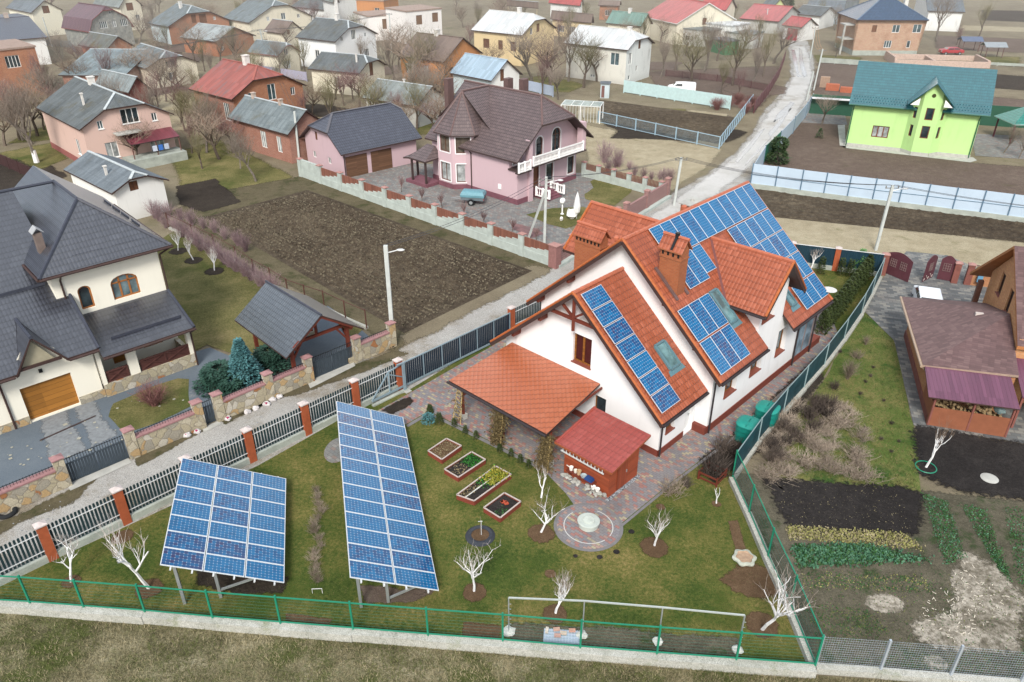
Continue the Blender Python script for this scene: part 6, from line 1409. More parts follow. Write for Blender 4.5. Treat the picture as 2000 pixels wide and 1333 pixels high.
# open carport in its garden
cp = thing('carport', 'open timber carport with dark tiled saddle roof beside the driveway', 'carport', LH.P(10.8,4,0))
mb = MB(); solid(mb, [[LH.P(8.15,.8,2.5),LH.P(8.2,7.3,2.5),LH.P(10.75,7.3,4.4),LH.P(10.6,.9,4.4)],[LH.P(13.5,7.3,2.5),LH.P(13.3,1.0,2.5),LH.P(10.6,.9,4.4),LH.P(10.75,7.3,4.4)]], .1, 0, 1)
cr = mb.build('roof', [tile((.06,.072,.085), .3, .2, rough=.3, tint=(.085,.1,.115), line=.7, spec=.55, coat=1, name='carport_tile'), BROWNM], cp); mb = MB(); mb.tube(LH.P(10.6,.85,4.42), LH.P(10.75,7.35,4.42), .08, .08, 6); mb.build('ridge_cap', LRID, cr)
for a, b in ((8.9,1.7),(8.95,6.5),(12.7,1.8),(12.75,6.5)):
    mb = MB(); mb.box(LH, a-.1, a+.1, b-.1, b+.1, .4, 2.7); s = 1 if a < 10 else -1
    mb.beam(LH.P(a,b,1.7), LH.P(a+s*.75,b,2.75), .11, .11); mb.beam(LH.P(a,b,1.8), LH.P(a,b+(.7 if b < 4 else -.7),2.5), .11, .11); p_ = mb.build('post', TIMB, cp)
    mb = MB(); mb.box(LH, a-.2, a+.2, b-.2, b+.2, 0, .42); mb.build('stone_foot', STN, p_)
for p, q in (((8.9,6.5,2.75),(12.75,6.5,2.75)),((8.9,1.7,2.75),(12.7,1.8,2.75)),((8.9,1.2,2.7),(8.95,7.1,2.7)),((12.7,1.2,2.7),(12.75,7.1,2.7)),((10.7,6.5,2.75),(10.7,6.5,4.2)),((8.8,7.2,2.85),(10.73,7.2,4.25)),((12.8,7.2,2.85),(10.77,7.2,4.25))):
    mb = MB(); mb.beam(LH.P(*p), LH.P(*q), .14, .17); mb.build('beam', TIMB, cp)
# stone wall along the road with gates
sw = thing('stone_wall', 'low rubble stone wall with pink coping and piers along the far side of the road', 'wall', G(520,790))
piers = [(-60,1022),(130,950),(262,890),(393,836),(430,818),(527,777),(604,745),(699,706),(768,678)]
COP = plain((.30,.165,.165), .8, .2, 5, name='pink_coping')
pp = [G(x, y) for x, y in piers]; wa, wb = pp[1], pp[7]; wdir = (wb-wa).normalized(); wdeg = math.degrees(math.atan2(wdir.x, wdir.y)); SW = Fr(wa, wdeg)
ps = [(p-wa).dot(wdir) for p in pp]
for i, s in enumerate(ps): pillar(sw, SW, s+(.0), h=1.8, w=.24, m=STN, capm=COP)
for i, j in ((0,1),(2,3),(4,5),(5,6),(7,8)):
    a, b = ps[i]+.24, ps[j]-.24; mb = MB(); mb.box(SW, a, b, -.15, .15, 0, 1.15); mb.build('wall', STN, sw); mb = MB(); mb.box(SW, a, b, -.2, .2, 1.15, 1.24); mb.build('coping', COP, sw)
    mb = MB(); mb.beam(SW.P(a,0,1.42), SW.P(b,0,1.42), .025, .025); n = int((b-a)/.14)
    for k in range(n): mb.beam(SW.P(a+(b-a)*(k+.5)/n,0,1.24), SW.P(a+(b-a)*(k+.5)/n,0,1.48), .015, .015)
    mb.build('cresting', BLACKM, sw)
GATE = plain((.045,.06,.075), .45, .2, 3, name='gate_iron')
def iron_gate(label, i, j, leaves, h=1.15, vis=1.55):
    a, b = ps[i]+.26, ps[j]-.26; th = thing('iron_gate', label, 'gate', SW.P((a+b)/2,-.1,0), 'gates in the stone wall')
    for k in range(leaves):
        x0, x1 = a+(b-a)*k/leaves+.02, a+(b-a)*(k+1)/leaves-.02; mb = MB(); n = int((x1-x0)/.13)
        for q in range(n): mb.box(SW, x0+(x1-x0)*q/n, x0+(x1-x0)*(q+.82)/n, -.12-.012*(q%2), -.1, .08, h)
        mb.box(SW, x0, x1, -.14, -.07, h-.03, h+.03); mb.box(SW, x0, x1, -.14, -.07, .06, .12)
        mb.build('leaf', GATE, th)
        mb = MB(); n = int((x1-x0)/.12)
        for q in range(n+1): x = x0+(x1-x0)*q/n; mb.beam(SW.P(x,-.1,h), SW.P(x,-.1,vis-.08*abs((q/n)-.5)), .018, .018)
        mb.beam(SW.P(x0,-.1,vis-.08), SW.P(x1,-.1,vis-.08), .025, .025); mb.build('grille', BLACKM, th)
iron_gate('wide double iron gate opening on the garage driveway', 1, 2, 2); iron_gate('narrow iron wicket gate in the stone wall', 3, 4, 1); iron_gate('double iron gate in front of the carport', 6, 7, 2)
# brown post fence between that garden and the ploughed field
wp = [G(x, y, .15) for x, y in ((330,445),(378,468),(420,488),(463,513),(497,538),(530,556),(563,578),(597,590),(634,602),(675,622),(716,640))]
post_fence('post_fence', 'thin brown post and wire fence on a pale base edging the ploughed field', wp, .15, 1.35, plain((.085,.035,.028),.6,.2), (1.32,), wires=6, wm=plain((.12,.07,.055),.6), splinth=(.22,.2,CONCP,-.05), rail_r=.02)
# ------------------------------------------------------------------ pink house across the field
KF = Fr(G(1000,405), 43); KA, KB = KF.A, KF.B
pk = thing('pink_house', 'pink two-storey house with brown tiled roof, octagonal bay and white balustrade balcony', 'house', KF.P(6,-5,0))
PKW = plaster((.53,.39,.42), .07); PKP = plain((.17,.07,.09), .8, .2, name='plum_plinth'); PKR = tile((.115,.085,.085), .36, .22, rough=.4, tint=(.16,.12,.115), line=.75, name='plum_brown_tile'); DGN = plain((.06,.04,.038),.5,.2,name='dark_brown_trim')
zk = lambda a: 9.2 - .82*abs(a-6.2)
mb = MB()
hgb = [(1.3,1.8,3.6,4.9),(4.6,5.6,3.75,5.6,'arch'),(7.0,8.3,3.6,6.0,'arch'),(4.0,5.1,.35,2.7),(6.2,7.3,.7,2.6),(9.6,10.6,.8,2.6),(2.9,3.4,.6,2.6)]
zt_ = 7.2
wall(mb, KF.P(0,-1.1,0), KA, KB, [(.75,0),(11,0),(11,zk(11)-.2),(6.2+2.4,zt_-.1),(6.2-2.4,zt_-.1),(.75,zk(.75)-.2)], hgb, .14)
wall(mb, KF.P(.75,0,0), KB, -KA, [(-12,0),(-1.1,0),(-1.1,zk(.75)-.2),(-12,zk(.75)-.2)])
wall(mb, KF.P(11,0,0), KB, KA, [(-12,0),(-1.1,0),(-1.1,zk(11)-.2),(-12,zk(11)-.2)]); wall(mb, KF.P(0,-12,0), KA, -KB, [(.75,0),(11,0),(11,zk(11)-.2),(6.2,8.9),(.75,zk(.75)-.2)])
wall(mb, KF.P(0,0,0), KA, KB, [(.75,0),(2.2,0),(2.2,3.3),(.75,3.3)]); wall(mb, KF.P(.75,0,0), KB, -KA, [(-1.1,0),(0,0),(0,3.3),(-1.1,3.3)])
mb.box(KF, 2.2, 2.75, -.3, .25, 0, 3.3); mb.box(KF, 2.2, 2.7, -.3, .2, 3.4, 6.0); mb.box(KF, 10.4, 10.95, -.6, .1, 3.4, 6.2)
oc = lambda r, z: [KF.P(2.4+r*math.cos(2*math.pi*(i+.5)/8), -9.0+r*math.sin(2*math.pi*(i+.5)/8), z) for i in range(8)]
q0 = oc(2.8, 0); C0 = KF.P(2.4,-9.0,0)
owin = []
for i in range(8):
    a, b = q0[i], q0[(i+1)%8]; U = (b-a).normalized(); N = V((U.y,-U.x,0)); 
    if N.dot((a+b)/2-C0) < 0: N = -N
    L = (b-a).length; hs_ = [(.35,L-.35,.75,2.6),(.35,L-.35,3.7,5.3)] if N.dot(-KA) > .5 else []
    wall(mb, a, U, N, [(0,0),(L,0),(L,5.55),(0,5.55)], hs_, .14); owin += [(a,U,N,h) for h in hs_]
mb.build('wall', PKW, pk)
for a, U, N, h in owin: window(pk, a, U, N, h, BFm, GLC if h[2] < 2 else glass((.09,.075,.06),name='curtained_dark'), depth=.14, nm=2 if N.dot(-KA) > .9 else 1, trim=TRIMW)
for h in hgb: window(pk, KF.P(0,-1.1,0), KA, KB, h, BFm, GL if h[2] > .5 else plain((.16,.07,.035),.5,.2), depth=.14, nm=1 if h[1]-h[0] < 1.2 else 2, trim=TRIMW, name='window' if h[2] > .5 else 'door')
mb = MB(); mb.box(KF, .69, 11.06, -12.06, -1.04, 0, .55); mb.box(KF, .69, 2.26, -1.04, .06, 0, .55)
for i in range(8):
    a, b = oc(2.86,0)[i], oc(2.86,0)[(i+1)%8]; mb.poly([a,b,b+Z1*.55,a+Z1*.55]); 
mb.build('plinth', PKP, pk)
def kroof(name, polys):
    mb = MB(); solid(mb, [[KF.P(*p) for p in q] for q in polys], .16, 0, 1); return mb.build(name, [PKR, DGN], pk)
hb = 2.45
kr = kroof('main_roof', [[(.3,.4,zk(.3)),(6.2-hb,.4,zk(6.2-hb)),(6.2,-1.9,9.2),(6.2,-12.6,9.2),(.3,-12.6,zk(.3))],[(11.85,.4,zk(11.85)),(11.85,-12.6,zk(11.85)),(6.2,-12.6,9.2),(6.2,-1.9,9.2),(6.2+hb,.4,zk(6.2+hb))],[(6.2-hb,.4,zk(6.2-hb)),(6.2+hb,.4,zk(6.2+hb)),(6.2,-1.9,9.2)]])
e8 = oc(3.2, 5.55); tp_ = KF.P(2.4,-9.0,9.2); mb = MB(); solid(mb, [[e8[i], e8[(i+1)%8], tp_] for i in range(8)], .12, 0, 1); tw = mb.build('bay_roof', [PKR, DGN], pk)
mb = MB(); solid(mb, [[KF.P(2.4,-9.0,9.21),KF.P(6.2,-9.0,9.21),KF.P(2.4,-5.2,6.1)],[KF.P(2.4,-9.0,9.21),KF.P(2.4,-12.8,6.1),KF.P(6.2,-9.0,9.21)]], .1, 0, 1); mb.build('link_roof', [PKR, DGN], pk)
KRD = plain((.14,.09,.085), .5, .2, name='brown_ridge')
for p, q in (((6.2,-1.9,9.22),(6.2,-12.6,9.22)),((2.4,-9,9.22),(6.2,-9,9.22)),((6.2-hb,.4,zk(6.2-hb)),(6.2,-1.9,9.22)),((6.2+hb,.4,zk(6.2+hb)),(6.2,-1.9,9.22))): mb = MB(); mb.tube(KF.P(*p), KF.P(*q), .11, .11, 6); mb.build('ridge_cap', KRD, kr)
for i in range(8): mb = MB(); mb.tube(e8[i]+Z1*.02, tp_+Z1*.02, .07, .07, 5); mb.build('ridge_cap', KRD, tw)
for a, b in ((3.4,-12.0),(7.6,-7.6),(8.4,-6.2)): mb = MB(); mb.box(KF, a-.4, a+.4, b-.3, b+.3, 6.5, 9.9); mb.build('chimney', plain((.12,.075,.07),.7,.2), pk)
mb = MB(); mb.box(KF, .6, 10.9, -1.1, .3, 3.28, 3.42); mb.box(KF, .1, 1.9, .3, .8, 3.28, 3.42); mb.build('balcony_slab', DGN, pk)
BAL = plain((.78,.78,.77),.6,.05,name='white_balustrade')
def balustrade(par, p, q, z, h=.85, n=None):
    p, q = V(p), V(q); L = (q-p).length; n = n or int(L/.2); mb = MB()
    mb.beam(p+Z1*(z+h), q+Z1*(z+h), .16, .1); mb.beam(p+Z1*(z+.06), q+Z1*(z+.06), .16, .1)
    for i in range(n):
        c = p.lerp(q, (i+.5)/n)+Z1*z; mb.lathe(c, [(.04,.1),(.07,.28),(.035,.5),(.05,h-.05)], 6)
    for f in (0, .5, 1): c = p.lerp(q, f); mb.box(Ax(c, (1,0,0), (0,1,0)), -.1, .1, -.1, .1, z, z+h+.12)
    mb.build('balustrade', BAL, par)
balustrade(pk, KF.P(2.8,.2,0), KF.P(10.4,.2,0), 3.42); balustrade(pk, KF.P(.2,.7,0), KF.P(1.8,.7,0), 3.42)
mb = MB()
for i in range(4): mb.box(KF, 3.6-i*.0, 5.6, -1.0, .6+.32*(3-i), .14*i, .14*(i+1))
mb.build('steps', PKP, pk); 
for a in (3.5,5.7): balustrade(pk, KF.P(a,.0,0), KF.P(a,1.7,0), .3, .8, 6)
for a, b in ((.05,-6.2),): downpipe(pk, [KF.P(.35,b,4.3), KF.P(.68,b,3.9), KF.P(.68,b,.1)], .06, DGN)
mb = MB(); mb.box(KF, .68, .745, -2.5, -2.1, 1.1, 1.6); mb.build('meter_box', BAL, pk)
kp = kroof('porch_roof', [[(-1.9,-12.8,2.75),(-1.9,-10.2,2.75),(.1,-10.8,3.9),(.1,-12.0,3.9)],[(-1.9,-10.2,2.75),(.2,-10.0,2.9),(.1,-10.8,3.9)],[(-1.9,-12.8,2.75),(.1,-12.0,3.9),(.3,-13.6,2.75),(-1.9,-13.6,2.6)]])
for a, b in ((-1.6,-10.5),(-1.6,-12.6),(-.2,-13.4)): mb = MB(); mb.box(KF, a-.09, a+.09, b-.09, b+.09, 0, 2.75); mb.build('porch_post', DGN, pk)
mb = MB(); mb.box(KF, -1.9, .1, -13.4, -10.2, 0, .35); mb.build('porch_floor', PKP, pk)
QF = Fr(G(674,349), 49)
def qpt(a,b,z=0): return QF.P(a,b,z)
pg2 = raw_house('garage','pink double garage with dark grey half-hipped tiled roof beside the pink house',qpt(-.5,.5),-QF.B,QF.A,9.4,10.2,2.7,5.75,tile((.055,.06,.082),.36,.25,rough=.38,tint=(.08,.088,.115),line=.8,coat=.4,name='garage_tile'),PKW,o=.5,hip=(0,0),cat='garage',ridm=False) if False else None
gth, gfx, gL, gW, _ = raw_house('garage','pink double garage with dark grey half-hipped tiled roof beside the pink house',qpt(-.5,.6),QF.A,-QF.B,10.2,9.2,2.75,5.9,tile((.055,.06,.082),.36,.25,rough=.38,tint=(.08,.088,.115),line=.8,coat=.4,name='garage_tile'),PKW,o=.5,hip=(.45,.2),cat='garage',ridm=plain((.10,.10,.115),.5),wins=[g_(6.0,3.0,.5,.9,1,'hatch'),g_(6.9,.9,.7,.7,2),g_(3.6,.9,.7,.7,2)],side=DGN)
for x in (2.0,5.1):
    mb = MB(); mb.box(gfx, x-1.3, x+1.3, .46, .498, 0, 2.25); mb.build('garage_door', planks((.14,.075,.045),.2,name='brown_door'), gth)
downpipe(gth, [gfx.P(.4,.1,2.6), gfx.P(.55,.44,2.2), gfx.P(.55,.44,.05)], .06, DGN)
# its perimeter wall: concrete base, stepped panels, brown slats
pwall = thing('garden_wall', 'stepped concrete garden wall with brown slatted panels in front of the pink house', 'wall', G(830,430))
PWc = plain((.40,.45,.42), .9, .2, 1.5, bump=.3, name='pale_concrete'); SLT = planks((.20,.085,.06), .14, horiz=False, name='brown_slats')
wa, wb = G(1083,522), G(590,345); wd_ = (wb-wa).normalized(); PW_ = Fr(wa, math.degrees(math.atan2(wd_.x, wd_.y))); WL = (wb-wa).length; n = 10
mb = MB(); mb.box(PW_, 0, WL, -.14, .14, 0, .75); mb.build('base', PWc, pwall)
for i in range(n+1):
    s = WL*i/n; big = i == 0
    pillar(pwall, PW_, s, h=1.95, w=.26 if not big else .4, m=PWc if not big else plain((.26,.13,.12),.8,.2,5), capm=plain((.34,.19,.17),.8,.2))
    if i < n:
        a, b = s+.28, WL*(i+1)/n-.28
        if i < n-1:
            for k in range(4): x0, x1 = a+(b-a)*k/4, a+(b-a)*(k+1)/4; mb = MB(); mb.box(PW_, x0, x1, -.1, .1, .75, 1.35-.15*k if i else .75+.5-.1*k); mb.build('stepped_panel', PWc, pwall)
            mb = MB(); mb.box(PW_, a, b, -.04, .04, .8, 1.75); mb.build('slat_panel', SLT, pwall)
        else: mb = MB(); mb.box(PW_, a, b, -.12, .12, .75, 1.9); mb.build('stepped_panel', PWc, pwall)
RW = thing('block_wall', 'pinkish block wall with piers and dark gates at the road side of the pink house', 'wall', G(1190,455))
ra, rb = G(1083,522), G(1302,385); rd = (rb-ra).normalized(); RF = Fr(ra, math.degrees(math.atan2(rd.x, rd.y))); RL = (rb-ra).length
PBK = brick((.30,.17,.16),(.25,.13,.125),(.33,.28,.26),h=.2,w=.4,name='pink_blocks')
for f in (.13,.33,.43,.5,.58,.78,1.0): pillar(RW, RF, RL*f, h=1.95, w=.25, m=PBK, capm=plain((.34,.19,.17),.8,.2))
for f0, f1, k in ((.0,.13,0),(.13,.33,1),(.33,.43,0),(.43,.5,1),(.58,.78,0),(.78,1.0,0)):
    mb = MB(); 
    if k == 0: mb.box(RF, RL*f0+.25, RL*f1-.25, -.12, .12, 0, 1.55); mb.build('wall', PBK, RW)
    else: mb.box(RF, RL*f0+.25, RL*f1-.25, -.04, .04, .1, 1.7); mb.build('gate', plain((.05,.035,.045),.5,.2), RW)
mb = MB(); mb.box(RF, 0, RL, .12, .5, 0, .25); mb.build('base', PWc, RW)
sa, sb = G(1140,345), G(1290,385); sd_ = (sb-sa).normalized(); SF = Fr(sa, math.degrees(math.atan2(sd_.x, sd_.y))); SL_ = (sb-sa).length
sw2 = thing('garden_wall', 'low concrete wall with brown palings behind the lawn of the pink house', 'wall', G(1210,365))
mb = MB(); mb.box(SF, 0, SL_, -.12, .12, 0, .8); mb.build('base', PWc, sw2)
for i in range(6): pillar(sw2, SF, SL_*i/5, h=1.6, w=.22, m=PWc, capm=plain((.34,.19,.17),.8,.2))
for i in range(5): pickets(sw2, SF, SL_*i/5+.25, SL_*(i+1)/5-.25, 0, .8, 1.5, .16, .1, plain((.16,.07,.055),.7,.2))
# trailer, statues and the folded parasol
tf = Fr(G(925,398), 100); th = thing('trailer', 'small car trailer under a blue-grey tarpaulin beside the pink house wall', 'trailer', tf.P(0,0,0))
mb = MB(); mb.box(tf, -1.1, 1.1, -.6, .6, .5, .85); mb.build('body', plain((.16,.2,.22),.5,.2,metal=.4), th)
mb = MB()
for k, (e, z) in enumerate(((.06,.84),(.08,1.0),(-.1,1.3),(-.4,1.38))): pass
rg = [[tf.P(sx*(1.1+e), sy*(.6+e), z) for sx, sy in ((-1,-1),(1,-1),(1,1),(-1,1))] for e, z in ((.05,.8),(.07,1.02),(-.05,1.28),(-.3,1.36))]
for k in range(3):
    for i in range(4): j = (i+1)%4; mb.poly([rg[k][i],rg[k][j],rg[k+1][j],rg[k+1][i]])
mb.poly(rg[3]); mb.build('tarpaulin', plain((.13,.28,.33),.5,.2,4,bump=.5), th)
for s in (-.68,.68):
    for a in (-.1,): mb = MB(); mb.tube(tf.P(a,s-.08,.32), tf.P(a,s+.08,.32), .32, .32, 14); w1 = mb.build('wheel', BLACKM, th); mb = MB(); mb.tube(tf.P(a,s-.09,.32), tf.P(a,s+.09,.32), .17, .17, 10); mb.build('rim', STEEL, w1)
mb = MB(); mb.beam(tf.P(-1.1,-.4,.5), tf.P(-2.2,0,.5), .07, .07); mb.beam(tf.P(-1.1,.4,.5), tf.P(-2.2,0,.5), .07, .07); mb.build('drawbar', STEEL, th)
for s in (-.5,.5): mb = MB(); mb.box(tf, 1.1, 1.13, s-.08, s+.08, .55, .68); mb.build('tail_light', plain((.4,.03,.02),.4), th)
p = G(1126,428); th = thing('parasol', 'closed white garden parasol wrapped upright on the lawn of the pink house', 'parasol', p); mb = MB(); mb.lathe(p, [(.05,.4),(.28,.7),(.33,1.2),(.2,2.0),(.05,2.5),(0,2.55)], 10); mb.build('canopy', plain((.72,.72,.71),.8,.08,5), th); mb = MB(); mb.tube(p, p+Z1*2.6, .03, .03, 6); mb.build('pole', ALU, th)
mb = MB(); mb.blob(p+V((-.5,-.1,.55)), .45, .35, .5, 0, 3, .4); tag(mb.build('statue', plain((.72,.72,.71),.8,.1,5)), 'white crouching lion-like garden statue beside the closed parasol', 'statue')
p = G(1098,419); th = thing('garden_lamp', 'white round-headed garden ornament on a slim post on the round lawn', 'ornament', p); mb = MB(); mb.lathe(p, [(.22,0),(.08,.15),(.06,1.0),(.12,1.05)], 10); mb.build('post', BAL, th); mb = MB(); mb.blob(p+Z1*1.3, .26, .26, .3, 0, 2, .1, 12, 8); mb.build('head', BAL, th)
mb = MB(); p = G(1096,432); mb.blob(p+Z1*.2, .16, .16, .25, 0, 8, .4); tag(mb.build('statue', BAL), 'small white garden figure near the edge of the round lawn', 'statue')
# ------------------------------------------------------------------ lime green house
RG = Fr(G(1650,285), 114.05); RA, RB = RG.A, RG.B
gh = thing('green_house', 'lime green house with teal tiled roof and a two-storey bay under a pointed gable', 'house', RG.P(6.6,-4.5,0))
LIME = plaster((.44,.66,.27), .09, 'lime_plaster'); zg = lambda b: 9.05 - .8*abs(b+4.5)
mb = MB(); hgw = (2.6,4.4,1.35,2.7)
wall(mb, RG.P(0,0,0), RA, RB, [(0,0),(13.3,0),(13.3,5.2),(0,5.2)], [hgw], .14)
for a, n in ((0,-RA),(13.3,RA)): wall(mb, RG.P(a,0,0), RB, n, [(-9,0),(0,0),(0,5.2),(-4.5,8.85),(-9,5.2)])
wall(mb, RG.P(0,-9,0), RA, -RB, [(0,0),(13.3,0),(13.3,5.2),(0,5.2)])
bay = [(6.05,0),(7.15,1.1),(9.0,1.1),(9.95,0)]
bw = []
for (a0,b0),(a1,b1) in zip(bay, bay[1:]):
    O = RG.P(a0,b0,0); U = RG.P(a1,b1,0)-O; L = U.length; U.normalize(); N = V((U.y,-U.x,0)); N = N if N.dot(RB) > 0 else -N
    hs_ = [(L/2-.42,L/2+.42,2.0,3.4),(L/2-.42,L/2+.42,4.05,5.4)] if L > 1.7 else [(L/2-.25,L/2+.25,2.0,3.3),(L/2-.25,L/2+.25,4.05,5.3)]
    if abs(U.dot(RA)) > .9: wall(mb, O, U, N, [(0,0),(L,0),(L,7.05),(L/2,7.98),(0,7.05)], hs_, .14)
    else: wall(mb, O, U, N, [(0,0),(L,0),(L,7.05 if a0 < 7 else 6.0),(0,6.0 if a0 < 7 else 7.05)], hs_, .14)
    bw += [(O,U,N,h) for h in hs_]
mb.build('wall', LIME, gh)
WOODW = plain((.16,.055,.03),.5,.2,name='mahogany')
window(gh, RG.P(0,0,0), RA, RB, hgw, WOODW, GLC, depth=.14, nm=3, fw=.1)
for O,U,N,h in bw: window(gh, O, U, N, h, WOODW, GL, depth=.14, nm=1, fw=.09)
mb = MB(); mb.lathe(RG.P(8.05,1.1,6.75), [(.2,0),(.2,.02)], 12)
cc = RG.P(8.05,1.115,6.75); mb = MB(); mb.poly([cc+RA*.22*math.cos(t)+Z1*.22*math.sin(t) for t in [2*math.pi*i/14 for i in range(14)]]); mb.build('round_vent', plain((.05,.05,.015),.6), gh)
mb = MB(); mb.box(RG, -.05, 13.35, 0, .06, 0, .4); mb.box(RG, -.06, 0, -9, 0, 0, .4)
for (a0,b0),(a1,b1) in zip(bay, bay[1:]): 
    p, q = RG.P(a0,b0,0), RG.P(a1,b1,0); d = (q-p).normalized(); nn_ = V((d.y,-d.x,0)); nn_ = nn_ if nn_.dot(RB) > 0 else -nn_
    mb.poly([p+nn_*.06, q+nn_*.06, q+nn_*.06+Z1*.4, p+nn_*.06+Z1*.4]); mb.poly([p+Z1*.4,q+Z1*.4,q+nn_*.06+Z1*.4,p+nn_*.06+Z1*.4])
mb.build('plinth', plain((.40,.40,.36),.9,.2,4), gh)
mb = MB(); solid(mb, [[RG.P(-.5,.55,zg(.55)),RG.P(14.1,.55,zg(.55)),RG.P(14.1,-4.5,9.05),RG.P(-.5,-4.5,9.05)],[RG.P(-.5,-9.5,zg(-9.5)),RG.P(-.5,-4.5,9.05),RG.P(14.1,-4.5,9.05),RG.P(14.1,-9.5,zg(-9.5))]], .16, 0, 1); gr2 = mb.build('roof', [GRNS, plain((.02,.085,.10),.5)], gh)
mb = MB(); solid(mb, [[RG.P(5.6,1.7,5.75),RG.P(8.05,1.7,8.2),RG.P(8.05,-3.4,8.2),RG.P(5.6,-.3,5.75)],[RG.P(10.4,1.7,5.75),RG.P(10.4,-.3,5.75),RG.P(8.05,-3.4,8.2),RG.P(8.05,1.7,8.2)]], .12, 0, 1); mb.build('bay_roof', [GRNS, plain((.02,.085,.10),.5)], gh)
for a, s in ((5.85,1),(10.15,-1)): mb = MB(); mb.poly([RG.P(a,1.6,5.7),RG.P(a+s*.9,1.6,6.5),RG.P(a+s*.9,1.6,5.7)]); mb.build('soffit', TRIMW, gh)
GDP = plain((.02,.10,.06),.5,.1,name='green_pipe')
mb = MB(); mb.tube(RG.P(-.5,.62,4.95), RG.P(14.1,.62,4.95), .08, .08, 6); mb.build('gutter', GDP, gr2)
for a in (.1,13.2): downpipe(gh, [RG.P(a,.6,4.9), RG.P(a,.1,4.3), RG.P(a,.1,.1)], .06, GDP)
for k in range(3):
    for i in range(52): 
        if k == 0 and i % 2 == 0: a = .0+i*.27; b = .1-.28*k; mb = MB()
mb = MB()
for k in range(3):
    for i in range(48): a = -.2+i*.3+.15*(k%2); b = .25-.3*k; p = RG.P(a,b,zg(b)+.03); mb.beam(p, p+RA*.12+Z1*.04, .05, .05)
so_ = mb.build('snow_stops', plain((.01,.07,.09),.5), gr2); so_['kind'] = 'stuff'
# its fences
bfx = [(1466,358),(1514,364),(1563,371),(1609,377),(1655,383),(1704,389),(1755,395),(1807,401),(1860,408),(1914,414),(1968,421),(2024,428),(2090,437)]
bpts = [G(x, y, .55) for x, y in bfx]; LBL = plain((.44,.54,.64), .45, .06, 1, name='pale_blue_sheet'); BPST = plain((.10,.17,.24),.5,.15)
bfn = thing('panel_fence', 'tall pale blue sheet fence on a concrete base in front of the green house', 'fence', bpts[5])
for a, b in zip(bpts, bpts[1:]):
    d = (b-a).normalized(); f = Fr(V((a.x,a.y,0)), math.degrees(math.atan2(d.x,d.y))); L = (b-a).length
    mb = MB(); mb.box(f, .02, L-.02, -.02, .02, .55, 2.55); mb.build('panel', LBL, bfn)
    mb = MB(); mb.box(f, 0, L, .02, .05, 1.42, 1.47); mb.build('rail', BPST, bfn)
    mb = MB(); mb.box(f, -.05, .05, -.03, .1, .4, 2.6); mb.build('post', BPST, bfn)
    mb = MB(); mb.box(f, 0, L, -.12, .14, 0, .55); mb.build('base', CONCG, bfn)
sx = [G(x, y) for x, y in ((1466,362),(1490,322),(1520,292),(1548,262),(1572,232),(1584,212))]
sfn = thing('panel_fence', 'side run of pale blue and green sheet fence climbing beside the gravel road', 'fence', sx[2])
for i, (a, b) in enumerate(zip(sx, sx[1:])):
    d = (b-a).normalized(); f = Fr(a, math.degrees(math.atan2(d.x,d.y))); L = (b-a).length
    mb = MB(); mb.box(f, .02, L-.02, -.02, .02, .2, 2.1); mb.build('panel', LBL if i != 1 else plain((.03,.16,.10),.5,.1), sfn); mb = MB(); mb.box(f, -.05, .05, -.05, .05, 0, 2.2); mb.build('post', BPST, sfn)
ga, gb = G(1580,222), G(1668,228); f = Fr(ga, math.degrees(math.atan2((gb-ga).x,(gb-ga).y)))
gfn = thing('panel_fence', 'dark green sheet fence closing the yard behind the green house', 'fence', ga)
for a0, a1 in ((0,9),(19.5,29)):
    mb = MB(); mb.box(f, a0, a1, -.03, .03, 0, 2.6); mb.build('panel', plain((.025,.085,.055),.5,.12), gfn)
mb = MB(); mb.box(f, 0, 9, .2, 1.0, 2.2, 2.3); mb.build('coping', plain((.66,.66,.68),.6,.1), gfn)
gz = thing('gazebo', 'gazebo with pale green hipped roof on brown posts at the right edge', 'gazebo', G(1985,275)); c = G(1990,275)
e4 = [c+V((dx*2.6,dy*2.2,2.5)) for dx, dy in ((-1,-1),(1,-1),(1,1),(-1,1))]; mb = MB(); solid(mb, [[e4[i],e4[(i+1)%4],c+Z1*4.3] for i in range(4)], .1, 0, 1); mb.build('roof', [tile((.03,.19,.16),.35,.2,rough=.3,tint=(.05,.24,.2),name='sea_green_tile'), plain((.3,.42,.4),.5)], gz)
for dx in (-2.2,2.2):
    for dy in (-1.8,1.8): mb = MB(); q = c+V((dx,dy,0)); mb.beam(q, q+Z1*2.5, .14, .14); mb.build('post', plain((.10,.03,.04),.6), gz)
# ------------------------------------------------------------------ brick house, garage and gates on the right
MF = Fr((23.27,35.55,0), 17.5); MA, MBv = MF.A, MF.B
gar = thing('brick_garage', 'brick garage with purple-brown shingle roof and corrugated purple canopy', 'garage', MF.P(5,2,0))
GBR = brick((.44,.20,.085),(.37,.15,.065),(.34,.22,.15)); SHG = tile((.125,.075,.075), .16, .3, rough=.9, tint=(.17,.11,.105), line=.25, bs=.3, var=.3, name='shingle'); SHP = plain((.20,.075,.06),.7,.2,name='red_brown_paint')
mb = MB(); wall(mb, MF.P(0,.0,0), MA, -MBv, [(2,0),(10.2,0),(10.2,2.5),(2,2.5)]); wall(mb, MF.P(2.05,0,0), MBv, -MA, [(0,0),(4.2,0),(4.2,2.5),(0,2.35)]); wall(mb, MF.P(10.2,0,0), MBv, MA, [(0,0),(4.2,0),(4.2,2.7),(0,2.4)]); mb.build('wall', GBR, gar)
mb = MB(); mb.box(MF, -.1, 10.25, -.06, .0, 0, .55); mb.build('plinth', SHP, gar)
